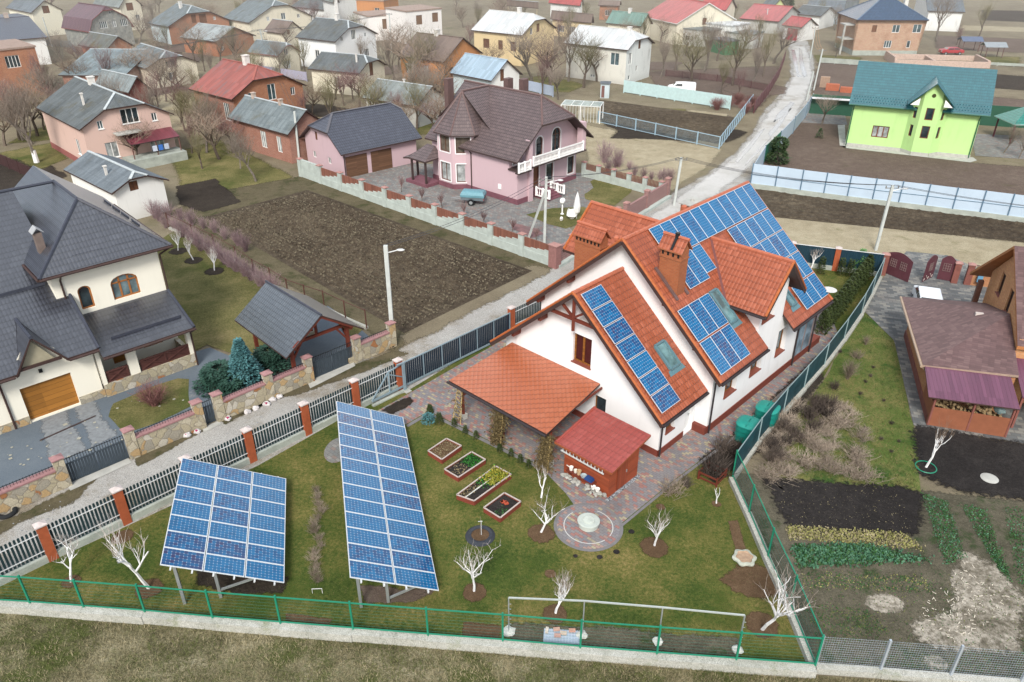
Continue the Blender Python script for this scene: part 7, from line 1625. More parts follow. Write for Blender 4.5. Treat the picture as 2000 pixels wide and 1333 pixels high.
mb = MB(); solid(mb, [[MF.P(2.0,-.5,2.5),MF.P(11.2,-.6,2.5),MF.P(10.9,4.25,2.9),MF.P(6.3,4.25,4.4)],[MF.P(2.0,-.5,2.5),MF.P(6.3,4.25,4.4),MF.P(1.9,4.25,2.75)]], .14, 0, 1); rgo = mb.build('roof', [SHG, plain((.30,.22,.17),.6)], gar)
mb = MB(); mb.tube(MF.P(1.95,-.57,2.42), MF.P(11.25,-.67,2.42), .08, .08, 8); mb.tube(MF.P(2.1,-.5,2.35), MF.P(2.1,-.1,1.9), .05, .05, 6); mb.build('gutter', plain((.36,.27,.2),.5), rgo)
mb = MB(); p = MF.P(6.9,2.9,3.75); mb.box(Ax(p,MA,MBv), -.1,.1,-.22,.22,0,.2); mb.build('roof_vent', plain((.5,.45,.42),.6), rgo)
mb = MB(); solid(mb, [[MF.P(-.65,-.45,2.02),MF.P(-.5,4.0,2.02),MF.P(2.1,3.9,2.62),MF.P(2.15,-.4,2.46)]], .07, 0, 1); mb.build('canopy', [seam((.13,.052,.088), .2, amt=.05, rough=.4, name='purple_sheet'), BROWNM], gar)
for b in (.0,1.95,3.85): mb = MB(); mb.beam(MF.P(-.3,b,0), MF.P(-.3,b,2.05), .1, .1); mb.build('post', SHP, gar)
for b0, b1 in ((0,1.93),(1.97,3.85)): mb = MB(); mb.box(MF, -.33, -.28, b0, b1, .05, 1.25); mb.build('gate_leaf', plain((.23,.085,.045),.6,.15,name='rust_panel'), gar)
mb = MB(); mb.box(MF, -.3, 2, -.06, .0, .05, 1.5); mb.build('side_panel', plain((.23,.085,.045),.6,.15,name='rust_panel'), gar)
rr = random.Random(5); mb = MB()
for i in range(150):
    b = rr.uniform(.1,3.6); z = rr.uniform(.2,1.55); a = rr.uniform(.15,.5); r = rr.uniform(.05,.1); mb.tube(MF.P(a,b,z), MF.P(a+.35,b+rr.gauss(0,.05),z), r, r, 6)
fw_ = mb.build('firewood', [plain((.33,.24,.13),.9,.4,8,name='split_wood')]); tag(fw_, 'stack of split firewood under the purple canopy', 'firewood', kind='stuff')
mb = MB(); mb.blob(MF.P(.2,3.3,1.45), .28, .4, .25, 0, 4, .2); tag(mb.build('sack', plain((.17,.24,.24),.6,.2)), 'grey-green sack on the firewood stack under the purple canopy', 'sack')
bk = thing('brick_villa', 'tall brown brick house with timber eaves at the right edge behind the garage', 'house', MF.P(8,8,0))
mb = MB(); bw = [(9.1,9.85,4.2,5.6),(6.9,7.6,4.0,5.5)]
wall(mb, MF.P(0,4.3,0), MA, -MBv, [(3.7,0),(11.75,0),(11.75,4.8),(8.2,7.6),(3.7,4.1)], bw, .14); wall(mb, MF.P(3.7,4.3,0), MBv, -MA, [(0,0),(8,0),(8,4.1),(0,4.1)]); wall(mb, MF.P(11.75,4.3,0), MBv, MA, [(0,0),(8,0),(8,4.8),(0,4.8)]); mb.build('wall', brick((.62,.32,.13),(.50,.21,.085),(.42,.29,.2)), bk)
for h in bw: window(bk, MF.P(0,4.3,0), MA, -MBv, h, BFm, GL, depth=.14, nm=1, sill=SHP)
mb = MB(); solid(mb, [[MF.P(13.4,3.5,3.9),MF.P(13.4,13,3.9),MF.P(8.2,13,7.9),MF.P(8.2,3.9,7.9)],[MF.P(3.4,4.2,3.8),MF.P(8.2,3.9,7.9),MF.P(8.2,13,7.9),MF.P(3.4,13,3.8)]], .2, 0, 1); mb.build('roof', [SHG, plain((.36,.15,.055),.6,.2,name='orange_soffit')], bk)
mb = MB(); solid(mb, [[MF.P(.6,4.3,2.2),MF.P(.6,9,2.2),MF.P(3.7,9,2.9),MF.P(3.7,4.3,2.9)]], .07, 0, 0); mb.build('canopy', seam((.13,.052,.088), .2, amt=.05, rough=.4, name='purple_sheet'), bk)
for b in (4.4, 8.8): mb = MB(); mb.beam(MF.P(.8,b,0), MF.P(.8,b,2.2), .12, .12); mb.build('post', SHP, bk)
mb = MB(); mb.box(MF, 11.3, 11.6, 3.6, 3.9, 0, 4.2); mb.build('porch_post', plain((.11,.05,.035),.7,.2), bk)
# driveway gates standing open, wicket, wall and car
GTM = plain((.10,.035,.045),.5,.2,name='maroon_gate')
def arch_gate(label, p, q, cat='gate', h=1.75, rise=.35, bx_=True):
    p, q = V(p), V(q); d = (q-p); L = d.length; d.normalize(); n = V((d.y,-d.x,0)); th = thing('arched_gate', label, cat, p, 'maroon driveway gates')
    prof = [(0,.1),(L,.1)] + [(L-L*i/14, h+rise*math.sin(math.pi*i/14)*1.0) for i in range(15)]
    mb = MB(); pts = [p+d*u+Z1*z for u, z in prof]
    mb.poly([x+n*.02 for x in pts]); mb.poly([x-n*.02 for x in pts][::-1])
    for i in range(len(pts)): j = (i+1)%len(pts); mb.poly([pts[i]+n*.02, pts[j]+n*.02, pts[j]-n*.02, pts[i]-n*.02])
    mb.build('leaf', GTM, th)
    for f in (.3,.7) if L > 1.6 else (.5,):
        mb = MB(); c = p+d*L*f+Z1*1.15
        for i in range(4):
            for s in (1,-1): mb.beam(c+d*(-.25+i*.16)-Z1*.3+n*.03*s, c+d*(-.25+i*.16)+Z1*.3+n*.03*s, .03, .02); mb.beam(c-d*.28+Z1*(-.3+i*.2)+n*.03*s, c+d*.28+Z1*(-.3+i*.2)+n*.03*s, .03, .02)
        mb.build('grille', plain((.20,.15,.14),.5), th)
    mb = MB()
    for i in range(5): u = L*(.12+.76*i/4); mb.beam(p+d*u+Z1*.35-n*.03, p+d*(u+L*.07)+Z1*(.55 if i%2 else .2)-n*.03, .04, .03)
    mb.build('scroll', plain((.55,.5,.46),.5), th); return th
arch_gate('left leaf of the maroon arched driveway gate, standing open', MF.P(21.0,-.35,0), MF.P(19.5,1.25,0)); arch_gate('right leaf of the maroon arched driveway gate, swung inward', MF.P(21.2,3.2,0), MF.P(19.9,2.3,0)); arch_gate('narrow arched maroon wicket gate beside the brick pier', MF.P(20.9,3.45,0), MF.P(20.7,4.4,0))
bw_ = thing('brick_wall', 'low brick wall with maroon cresting beside the wicket gate', 'wall', MF.P(20.6,5.5,0)); GW = Fr(MF.P(20.65,4.4,0), 108)
for s in (0,1.1): pillar(bw_, GW, s-.0 if s else .2, h=1.7, w=.22, m=SHP, capm=plain((.34,.19,.17),.8,.2))
mb = MB(); mb.box(GW, 1.3, 5.5, -.12, .12, 0, 1.2); mb.build('wall', GBR, bw_); mb = MB(); mb.beam(GW.P(1.3,0,1.62), GW.P(5.5,0,1.62), .05, .05)
for i in range(26): mb.beam(GW.P(1.35+i*.16,0,1.2), GW.P(1.35+i*.16,0,1.62), .03, .03)
mb.build('cresting', GTM, bw_)
pillar(bw_, GW, -4.9, h=1.75, w=.24, m=SHP, capm=plain((.34,.19,.17),.8,.2))
mb = MB(); mb.box(GW, 1.6, 1.95, .3, .5, .5, 1.1); mb.beam(GW.P(1.78,.4,0), GW.P(1.78,.4,.6), .06, .06); tag(mb.build('mailbox', plain((.12,.28,.42),.5,.1)), 'small blue mailbox on a post before the brick wall', 'mailbox')
mb = MB(); mb.box(GW, 3.4, 4.6, .5, .9, .38, .45); mb.box(GW, 3.4, 4.6, .32, .4, .55, .9); [mb.box(GW, x, x+.08, .5, .9, 0, .38) for x in (3.5,4.4)]; tag(mb.build('bench', planks((.42,.20,.13), .1, name='bench_wood')), 'small wooden bench against the low brick wall', 'bench')
# ---- cars
def car(name, label, fr, paint, L=4.2, W=1.7, H=1.45, van=False, cat='car'):
    th = thing(name, label, cat, fr.P(0,0,0)); h = H
    prof = [(-.5,.32),(-.5,.62),(-.47,.70),(-.30,.74),(-.19,.97),(.22,1.0),(.38,.74),(.48,.70),(.5,.55),(.5,.32)] if not van else [(-.5,.3),(-.5,.55),(-.46,.66),(-.34,.72),(-.22,.96),(.1,1.0),(.46,.98),(.5,.9),(.5,.3)]
    mb = MB(); rows = []
    for s, k in ((-1,1.0),(-.92,1.0),(.92,1.0),(1,1.0)):
        row = []
        for x, z in prof:
            t = max(0, (z-.7)/.3); wv = W/2*(1-.16*t); zz = z*h if abs(s) < 1 else z*h-.05*(z > .5)
            row.append(fr.P(x*L, s*wv, zz))
        rows.append(row)
    n = len(prof)
    for k in range(3):
        for i in range(n): j = (i+1)%n; mb.poly([rows[k][i],rows[k][j],rows[k+1][j],rows[k+1][i]])
    mb.poly(rows[0]); mb.poly(rows[3][::-1]); mb.build('body', paint, th)
    def quad(pts, nm, m_): mb = MB(); mb.poly([fr.P(*q) for q in pts]); mb.build(nm, m_, th)
    e = .012; wt = W/2*.87
    i0, i1 = (3,4)
    (xa,za),(xb,zb) = prof[3], prof[4]
    quad([((xa*.8+xb*.2)*L-e,-wt,(za*.85+zb*.15)*h+e),((xa*.8+xb*.2)*L-e,wt,(za*.85+zb*.15)*h+e),((xa*.1+xb*.9)*L-e,wt*.9,(za*.1+zb*.9)*h+e),((xa*.1+xb*.9)*L-e,-wt*.9,(za*.1+zb*.9)*h+e)], 'windscreen', GL)
    if not van:
        (xa,za),(xb,zb) = prof[5], prof[6]
        quad([((xa*.85+xb*.15)*L+e,-wt*.9,(za*.85+zb*.15)*h+e),((xa*.85+xb*.15)*L+e,wt*.9,(za*.85+zb*.15)*h+e),((xa*.2+xb*.8)*L+e,wt,(za*.2+zb*.8)*h+e),((xa*.2+xb*.8)*L+e,-wt,(za*.2+zb*.8)*h+e)], 'rear_window', GL)
    for s in (-1,1):
        f = lambda x, z: (x*L, s*(W/2*(1-.16*max(0,(z-.7)/.3))+.012), z*h-.02)
        quad([f(-.25,.76),f(.02,.76),f(.02,.94),f(-.17,.94)], 'side_window', GL)
        if not van: quad([f(.04,.76),f(.32,.76),f(.21,.95),f(.04,.95)], 'side_window', GL)
        for x in (-.31,.31):
            mb = MB(); mb.tube(fr.P(x*L,s*(W/2-.16),.31), fr.P(x*L,s*(W/2+.01),.31), .31, .31, 14); w1 = mb.build('wheel', BLACKM, th); mb = MB(); mb.tube(fr.P(x*L,s*(W/2-.1),.31), fr.P(x*L,s*(W/2+.02),.31), .18, .18, 10); mb.build('rim', STEEL, w1)
        mb = MB(); mb.box(fr, -.5*L-.02, -.5*L+.03, s*W*.36-.14, s*W*.36+.14, .46*h, .58*h); mb.build('headlight', plain((.7,.7,.68),.2), th)
        mb = MB(); mb.box(fr, .5*L-.03, .5*L+.02, s*W*.38-.1, s*W*.38+.1, .5*h, .6*h); mb.build('tail_light', plain((.4,.03,.03),.3), th)
    return th
car('parked_car', 'silver-white car partly hidden behind the brick garage', Fr(MF.P(14.8,1.9,0), 20), plain((.70,.74,.78),.25,.05,1,spec=.6), H=1.5)
car('parked_car', 'red saloon car parked in the field near the brick house', Fr(G(1856,107), 92), plain((.36,.02,.03),.3,.1,1,spec=.6), H=1.35)
car('parked_van', 'white van behind the pale sheet fence in the bare yard', Fr(G(1330,184), 102), plain((.78,.78,.78),.35,.05,1,spec=.5), H=1.75, L=4.2, van=True, cat='van')
# ------------------------------------------------------------------ vegetation
def limb(mb, p, d, L, r0, r1, rnd, seg, n, wob):
    pts = [p]; 
    for i in range(seg):
        d = (d + V((rnd.gauss(0,wob), rnd.gauss(0,wob), rnd.gauss(.02,wob*.6)))).normalized(); p = p + d*(L/seg); pts.append(p)
    for i in range(seg):
        a, b = r0+(r1-r0)*i/seg, r0+(r1-r0)*(i+1)/seg; mb.tube(pts[i], pts[i+1], a, b, n, caps=False)
    return pts, d
def grow(tr, tw, p, d, L, r, depth, rnd, cfg):
    thin = depth >= cfg['thin']; mb = tw if thin else tr
    pts, dd = limb(mb, p, d, L, r, r*.6, rnd, 3 if not thin else 2, 5 if depth == 0 else 4 if not thin else 3, cfg['wob'])
    if depth >= cfg['depth']: return
    k = cfg['kids'][min(depth, len(cfg['kids'])-1)]
    for i in range(k):
        t = rnd.uniform(.35, 1) if depth else rnd.uniform(.55, 1); j = min(len(pts)-2, int(t*(len(pts)-1))); q = pts[j].lerp(pts[j+1], t*(len(pts)-1)-j)
        ang = 2*math.pi*(i+rnd.random()*.7)/k; side = V((math.cos(ang), math.sin(ang), 0)); nd = (dd*cfg['fwd'] + side*cfg['spread'] + Z1*cfg['up']).normalized()
        grow(tr, tw, q, nd, L*cfg['ratio']*rnd.uniform(.7,1.15), max(r*cfg.get('rr',.58), cfg.get('rmin',.006)), depth+1, rnd, cfg)
def tree_thing(name, label, cat, loc, tr, tw, mt, mw, group, sm=True):
    th = thing(name, label, cat, loc, group)
    for mb in (tr, tw): mb.v = [v+V(loc) for v in mb.v]
    tr.build('trunk', mt, th, smooth=sm); tw.build('crown', mw, th); return th
BK = bark((.075,.058,.045), (.16,.13,.105)); BKT = bark((.15,.11,.08), (.32,.25,.195), name='twigs'); BKW = bark((.14,.13,.12), (.70,.70,.68), 3, 'lime_washed_bark')
WB = bark((.66,.66,.66), (.84,.84,.84), 3, 'white_wash'); WTW = bark((.20,.16,.13), (.52,.48,.45), 2, 'pale_twigs'); RTW = bark((.13,.07,.07), (.26,.17,.16), name='reddish_twigs'); GTW = bark((.11,.10,.05), (.22,.20,.12), name='olive_twigs')
# lime-washed fruit trees, each of its own growth
wt = [((926,1156),3.0,5,'lime-washed fruit tree with four wide limbs, left of the frame on the front lawn',.75,.5),((1056.5,1041),2.5,5,'lime-washed fruit tree beside the paved circle with the well',.7,.6),((1057,973),2.1,3,'slender lime-washed fruit tree in front of the shed corner',.35,1.1),((1278,1067),2.5,6,'lime-washed fruit tree right of the paved circle, one limb drooping sideways',.6,.6),((1085,1199),2.7,9,'bushy lime-washed fruit tree behind the front fence and the tube frame',.55,1.0),((1488,1231),3.9,7,'large spreading lime-washed fruit tree in the right front corner',.75,.6),((292,1150),5.0,4,'tallest lime-washed fruit tree, leaning beside the smaller solar array',.5,1.0),((139,1138),2.6,5,'lime-washed fruit tree near the first fence pillars on the left',.75,.6),((1582,530),2.3,6,'lime-washed tree before the dark blue sheet fence at the far end',.55,.8),((1399,985),1.0,3,'tiny lime-washed sapling on the lawn near the green fence corner',.4,1.0),((1808,914),3.2,4,'lime-washed sapling with brown twigs ringed by a green hoop in the black soil',.4,1.1),((348,491),2.2,6,'lime-washed fruit tree nearest the dark tiled villa',.6,.8),((378,509),2.2,6,'middle one of three lime-washed fruit trees by the villa',.55,.9),((419,530),2.2,6,'lime-washed fruit tree nearest the ploughed field fence',.55,.8)]
for i, (px, H, k, lb, spr, up) in enumerate(wt):
    rnd = random.Random(100+i); tr, tw = MB(), MB(); cfg = dict(thin=3, depth=4, kids=[k,3,3,2], wob=.16, fwd=.5, spread=spr, up=up, ratio=.76, rr=.52, rmin=.004)
    if H < 1.5: cfg['depth'] = 2
    d0 = V((-.12,0,1)).normalized() if i == 6 else V((rnd.gauss(0,.06), rnd.gauss(0,.06), 1)).normalized()
    grow(tr, tw, V((0,0,0)), d0, H*.33, .03+.0095*H, 0, rnd, cfg); p = G(*px)
    zmax = max(v.z for v in tr.v+tw.v); f = H/zmax
    for mb in (tr, tw): mb.v = [V((v.x*(.8+.2*f), v.y*(.8+.2*f), v.z*f)) for v in mb.v]
    tree_thing('fruit_tree', lb, 'tree', p, tr, tw, WB, WTW if i != 10 else BKT, 'lime-washed fruit trees')
p = G(1808,914); mb = MB(); n = 20
for i in range(n): a, b = 2*math.pi*i/n, 2*math.pi*(i+1)/n; mb.tube(p+V((.5*math.cos(a),.5*math.sin(a),.05)), p+V((.5*math.cos(b),.5*math.sin(b),.05)), .03, .03, 5)
tag(mb.build('hoop', GREENP), 'green ring laid round the sapling in the black soil', 'ring')
mb = MB(); mb.lathe(G(1932,936), [(.42,0),(.42,.06),(.3,.09),(0,.1)], 18); tag(mb.build('manhole_cover', CONC), 'pale round manhole cover in the black soil by the brick garage', 'manhole cover')
# bare trees of the village: six growths, copied
def proto(i, tall):
    rnd = random.Random(300+i); tr, tw = MB(), MB()
    cfg = [dict(thin=2, depth=5, kids=[6,4,3,3,3], wob=.11, fwd=.6, spread=.58, up=.32, ratio=.80, rr=.47, rmin=.0045), dict(thin=2, depth=5, kids=[6,4,3,3,2], wob=.13, fwd=.5, spread=.7, up=.25, ratio=.80, rr=.47, rmin=.0045), dict(thin=2, depth=5, kids=[5,4,3,3,3], wob=.11, fwd=.85, spread=.42, up=.5, ratio=.80, rr=.47, rmin=.0045)][i % 3]
    grow(tr, tw, V((0,0,0)), V((0,0,1)), 1.9 if tall else 1.3, .095, 0, rnd, cfg)
    z = max(v.z for v in tw.v)
    for mb in (tr, tw): mb.v = [v*(6.0/z) for v in mb.v]
    return tr, tw
mats_ = [(BK,BKT),(BK,RTW),(BK,GTW),(bark((.10,.085,.07),(.22,.19,.16),name='grey_bark'),bark((.15,.125,.10),(.30,.25,.21),name='grey_twigs'))]
protos = []
def tlist():
    L = []
    def add(pts, what, where): L.extend([(x, y, h, k, what, where) for x, y, h, k in pts])
    add([(72,318,8.5,3)], 'big bare tree with a white-washed trunk foot', 'before the orange brick block')
    add([(428,312,5.5,0),(395,330,4,2),(470,330,4,3),(500,355,4.5,3),(455,300,4.5,1),(375,300,4,1)], 'bare fruit tree', 'in the grassy yard between the peach house and the brick cottage')
    add([(672,207,5.5,1),(702,214,5.5,1),(655,195,4.5,0),(690,195,5,1)], 'reddish bushy bare tree', 'in front of the mossy roofed cream house')
    add([(745,240,5,3),(780,250,4.5,1),(815,252,6,2),(830,215,5,0),(860,205,5,0)], 'bare tree', 'between the pink garage roof and the low barn')
    add([(575,215,5,0),(545,190,5,2),(610,225,4.5,0),(640,215,4,2),(520,195,4,1),(590,240,4,1)], 'bare fruit tree', 'between the rusty red roof and the pink garage')
    add([(1040,165,8,3),(1075,168,8.5,0),(1110,160,8,3),(1140,172,7.5,2),(1165,160,6,0),(1060,190,6,1),(1090,195,5,3)], 'tall bare tree', 'in front of the silver roofed houses')
    add([(770,160,8,3),(800,165,8,0),(835,160,8,2),(815,135,7,3),(780,110,6,0),(860,180,6,0)], 'tall yellowish bare tree', 'in front of the orange house')
    add([(1290,152,7,3),(1318,140,6,2),(1350,168,8,2),(1375,140,9,3),(1400,120,6,0),(1430,168,8.5,2),(1465,172,7,3),(1490,150,7,2),(1510,125,7,3),(1450,110,6,0),(1480,95,6,2),(1340,110,5,0),(1410,185,5,2),(1440,195,4,1)], 'bare orchard tree', 'in the brown yard left of the gravel road')
    add([(300,165,6,0),(330,150,6,3),(350,172,6,1),(270,170,5.5,0),(240,150,5,3),(215,175,6,1),(120,215,6,3),(150,180,5.5,0),(310,215,5,1),(340,195,5,0),(100,240,5,1)], 'bare tree', 'among the grey roofs left of the rusty red roof')
    add([(400,140,5,2),(430,120,5,0),(455,110,5,3),(480,160,4.5,2),(370,90,5,0),(300,60,7,3),(275,45,7,0),(560,100,5,0),(620,120,5,3),(600,60,5,1)], 'bare tree', 'behind the rusty red roof near the twin poles')
    add([(720,75,5,0),(700,130,5,3),(890,30,7,3),(905,55,5,0),(935,60,5,2),(980,110,5,0),(1005,95,5,3),(960,145,5,0)], 'bare tree', 'round the white villa and the yellow house')
    add([(1190,70,6,3),(1230,90,5,0),(1275,60,5,3),(1255,95,6,2),(1290,85,5,0),(1380,60,5,3),(1430,55,5,2),(1470,50,5,0)], 'bare tree', 'behind the silver and green roofs')
    add([(1632,112,3.5,2)], 'small bare fruit tree', 'on the grass left of the blue roofed brick house')
    add([(1828,82,9,3),(1868,88,4,1)], 'bare tree', 'right of the blue roofed brick house')
    add([(1912,72,7,2)], 'rounded bare tree', 'in the fields at the upper right')
    add([(1775,100,3,1)], 'small bare bush-like tree', 'at the front wall of the blue roofed brick house')
    add([(1605,244,4,3)], 'lone bare tree', 'before the dark green fence beside the green house')
    add([(10,285,5,0),(45,275,5.5,3),(20,215,5,1),(270,320,5,0),(250,318,4.5,3),(300,310,4,1),(200,310,4,3)], 'bare tree', 'round the front of the peach house')
    add([(1630,60,5,3),(1645,75,4,0),(1720,40,4,1),(1600,45,5,2),(1560,50,5,0)], 'bare tree', 'among the low grey roofs at the top right')
    add([(1960,300,3.5,3),(1990,310,3,3)], 'pruned bare tree', 'beside the gazebo')
    return L
TL = tlist(); cnt = {}
for x, y, h, k, what, where in TL: cnt[where] = cnt.get(where, 0)+1
seen = {}
for i, (x, y, h, k, what, where) in enumerate(TL):
    key = (k, i % 3)
    p = G(x, y); seen[where] = seen.get(where, 0)+1
    lb = what+' '+where if cnt[where] == 1 else f'{what} {where}'
    found = [q for q in protos if q[0] == key]
    if not found:
        tr, tw = proto(len(protos), h > 6); t = tree_thing('bare_tree', lb, 'tree', (0,0,0), tr, tw, *mats_[k], where if cnt[where] > 1 else None); protos.append((key, t))
    else: t = copy_tree(found[0][1])
    t.location = p; t.scale = (h/5.2*random.uniform(.9,1.15),)*2 + (h/5.2,); t.rotation_euler = (0,0,random.uniform(0,6.28)); t['label'] = lb
    if cnt[where] > 1: t['group'] = 'trees '+where
    elif 'group' in t: del t['group']
mb = MB(); q = G(72,318); mb.tube(q, q+Z1*1.4, .30, .25, 8, caps=False); tag(mb.build('trunk_wash', WB), 'white painted foot of the big tree trunk before the orange brick block', 'tree guard')
def clear(p):
    for fx, L, W in FOOT:
        d = p-fx.O; a, b = d.dot(fx.A), d.dot(fx.B)
        if -1 < a < L+1 and -1 < b < W+1: return False
    return not (24 < p.x < 60 and p.y > 75) and not (-26 < p.x < 18 and 54 < p.y < 88) and abs(p.x-28-(p.y-60)*.3) > 7
rq_ = random.Random(55); n_ = 0
while n_ < 95:
    p = G(rq_.uniform(0,1540), rq_.uniform(25,330))
    if not clear(p) or p.y < 88 or (p.x > -8 and p.y < 130): continue
    t = copy_tree(protos[n_ % len(protos)][1]); h = rq_.uniform(4,8); t.location = p; t.scale = (h/6,)*3; t.rotation_euler = (0,0,rq_.uniform(0,6)); t['label'] = 'bare brown tree standing somewhere among the village houses'; t['group'] = 'trees scattered through the village'; n_ += 1
for i in range(46):
    p = G(rq_.uniform(0,1500), rq_.uniform(20,320))
    if p.y > 95: softc('yard_grass', [p+V((math.cos(a)*rq_.uniform(3,8), math.sin(a)*rq_.uniform(3,8), 0)) for a in [k*.785 for k in range(8)]], 1, (LAWNY, SOIL, SOILN, STRAWF)[i % 4], .3, 1, i)
# shrubs: many thin stems from the ground
def shrub(n, h, w, rnd, kids=3):
    mb = MB()
    for i in range(n):
        a = rnd.uniform(0, 6.28); d = V((math.cos(a)*w*rnd.uniform(.1,1), math.sin(a)*w*rnd.uniform(.1,1), 1)).normalized(); p0 = V((rnd.gauss(0,.12)*w, rnd.gauss(0,.12)*w, 0))
        pts, dd = limb(mb, p0, d, h*rnd.uniform(.6,1.05), .012, .006, rnd, 3, 3, .12)
        for j in range(kids):
            q = pts[rnd.choice((1,2))]; limb(mb, q, (dd+V((rnd.gauss(0,.6),rnd.gauss(0,.6),rnd.gauss(.2,.4)))).normalized(), h*.4, .007, .004, rnd, 2, 3, .15)
    return mb
RSH = bark((.13,.055,.05),(.27,.14,.13),name='red_stems'); PSH = bark((.17,.11,.12),(.33,.24,.25),name='mauve_stems'); TSH = bark((.17,.135,.105),(.38,.315,.25),name='straw_stems'); DSH = bark((.05,.04,.035),(.12,.095,.08),name='dark_stems')
sp_ = {}
def put_shrub(kind, px, s, label, group=None, sz=None):
    if kind not in sp_:
        rnd = random.Random(hash(kind) % 1000 if False else sum(map(ord, kind)))
        cfg = dict(red=(130,1.5,.9,RSH), mauve=(52,1.6,.75,PSH), straw=(48,.95,1.3,TSH), dark=(40,.75,.9,DSH), tall=(60,1.9,.35,TSH))[kind]
        m = shrub(cfg[0], cfg[1], cfg[2], rnd).build('bare_shrub', cfg[3]); tag(m, label, 'shrub', group); sp_[kind] = m; o = m
    else: o = sp_[kind].copy(); COL.objects.link(o); o['label'] = label
    o.location = G(*px); o.scale = sz or (s,s,s); o.rotation_euler = (0,0,random.uniform(0,6.28))
    if group: o['group'] = group
    elif 'group' in o: del o['group']
put_shrub('red', (303,792), 1.05, 'dense round reddish bare shrub on the island lawn before the villa')
for x, y in [(300+22*i*.62+random.uniform(-4,4), 425+i*9.0+random.uniform(-3,3)) for i in range(18)]: put_shrub('mauve', (x, y), random.uniform(.8,1.15), 'mauve leafless raspberry-like bush in the hedge along the ploughed field', 'mauve bushes along the field fence')
for x, y in ((330,425),(352,430),(375,440),(398,447),(420,455),(440,468),(465,480),(480,492)): put_shrub('mauve', (x, y), random.uniform(.7,1.0), 'mauve leafless raspberry-like bush in the hedge along the ploughed field', 'mauve bushes along the field fence')
for i, (x, y) in enumerate(((784,376),(824,398),(863,409),(908,424),(945,441),(1000,456),(1047,472))):
    pass
rr = random.Random(11)
for i in range(62):
    x, y = rr.uniform(1490,1690), rr.uniform(785,935)
    if (x-1490) < (900-y)*.55-40: continue
    s = rr.uniform(.7,1.3); put_shrub('straw', (x, y), s, 'straw-coloured dry bush in the overgrown corner behind the mesh fence', 'dry bushes in the overgrown corner', (s*1.1,s*.9,s*.5))
for i in range(16): x = 1490+rr.uniform(0,150); y = 870-(x-1490)*.9+rr.uniform(0,60); put_shrub('dark', (x, y), rr.uniform(.9,1.4), 'dark dry bush along the foot of the teal mesh fence', 'dark bushes along the mesh fence')
put_shrub('tall', (1655,742), .75, 'tall clump of dry ornamental grass on the right-hand lawn'); put_shrub('tall', (1690,675), .4, 'short pale dry tussock on the right-hand lawn near the paved yard'); put_shrub('straw', (1672,700), .7, 'dry low bush beside the tall grass clump')
for x, y, s in ((1705,720,.4),(1700,737,.45),(1690,748,.4),(1680,772,.45),(1725,785,.4),(1740,830,.5),(1690,840,.4),(1720,860,.45),(1740,885,.4),(1755,865,.35),(1610,700,.5),(1640,690,.5),(1625,665,.4)): put_shrub('dark', (x, y), s*.8, 'small dry tussock on the right-hand lawn', 'tussocks on the right-hand lawn')
put_shrub('dark', (1392,932), 2.0, 'tall dark bare shrub growing inside the reddish slatted frame'); put_shrub('dark', (1410,885), 1.6, 'dark bare shrub beside the water tanks'); put_shrub('dark', (1435,890), 1.4, 'dark bare shrub against the corner of the green fence')
put_shrub('straw', (1310,965), 1.1, 'wispy dry shrub at the edge of the garden path'); put_shrub('dark', (1340,950), .9, 'low dark shrub at the edge of the garden path')
for i in range(14): put_shrub('straw', (622+rr.uniform(-9,9), 960+i*13.5), rr.uniform(.35,.55), 'dry lavender-like tussock in the row between the solar arrays', 'tussocks in the row between the arrays')
for i in range(10): put_shrub('mauve', (1185+i*14+rr.uniform(-6,6), 330+i*2.5+rr.uniform(-8,8)), rr.uniform(.6,.9), 'mauve brush along the dry plot behind the pink house', 'brush in the dry plot')
put_shrub('mauve', (1180,318), 1.6, 'taller upright bare bush in the dry straw plot'); put_shrub('mauve', (1205,325), 1.3, 'shorter upright bare bush in the dry straw plot')
for x, y in ((1385,95),(1400,215),(1420,212),(1440,205),(1455,222),(1465,210)): put_shrub('red', (x, y), 1.2, 'tangled bare bush beside the maroon fence of the road', 'bushes beside the maroon fence')
# young trees in the paved yard of the pink house
sap = None
for i, (x, y) in enumerate(((784,376),(824,398),(863,409),(908,424),(945,441),(1000,456),(1047,472))):
    if sap is None:
        rnd = random.Random(77); tr, tw = MB(), MB(); grow(tr, tw, V((0,0,0)), V((0,0,1)), .8, .04, 0, rnd, dict(thin=1, depth=3, kids=[9,4,2], wob=.1, fwd=.6, spread=.5, up=.7, ratio=.8)); sap = tree_thing('young_tree', '', 'young tree', (0,0,0), tr, tw, BK, RTW, 'young trees along the pink house wall'); o = sap
    else: o = copy_tree(sap)
    o.location = G(x, y); o.rotation_euler = (0,0,i*1.3); o.scale = (1,1,1-.04*i); o['label'] = f'young bare tree in the paved yard, {ordinal(i)} from the pink garage'
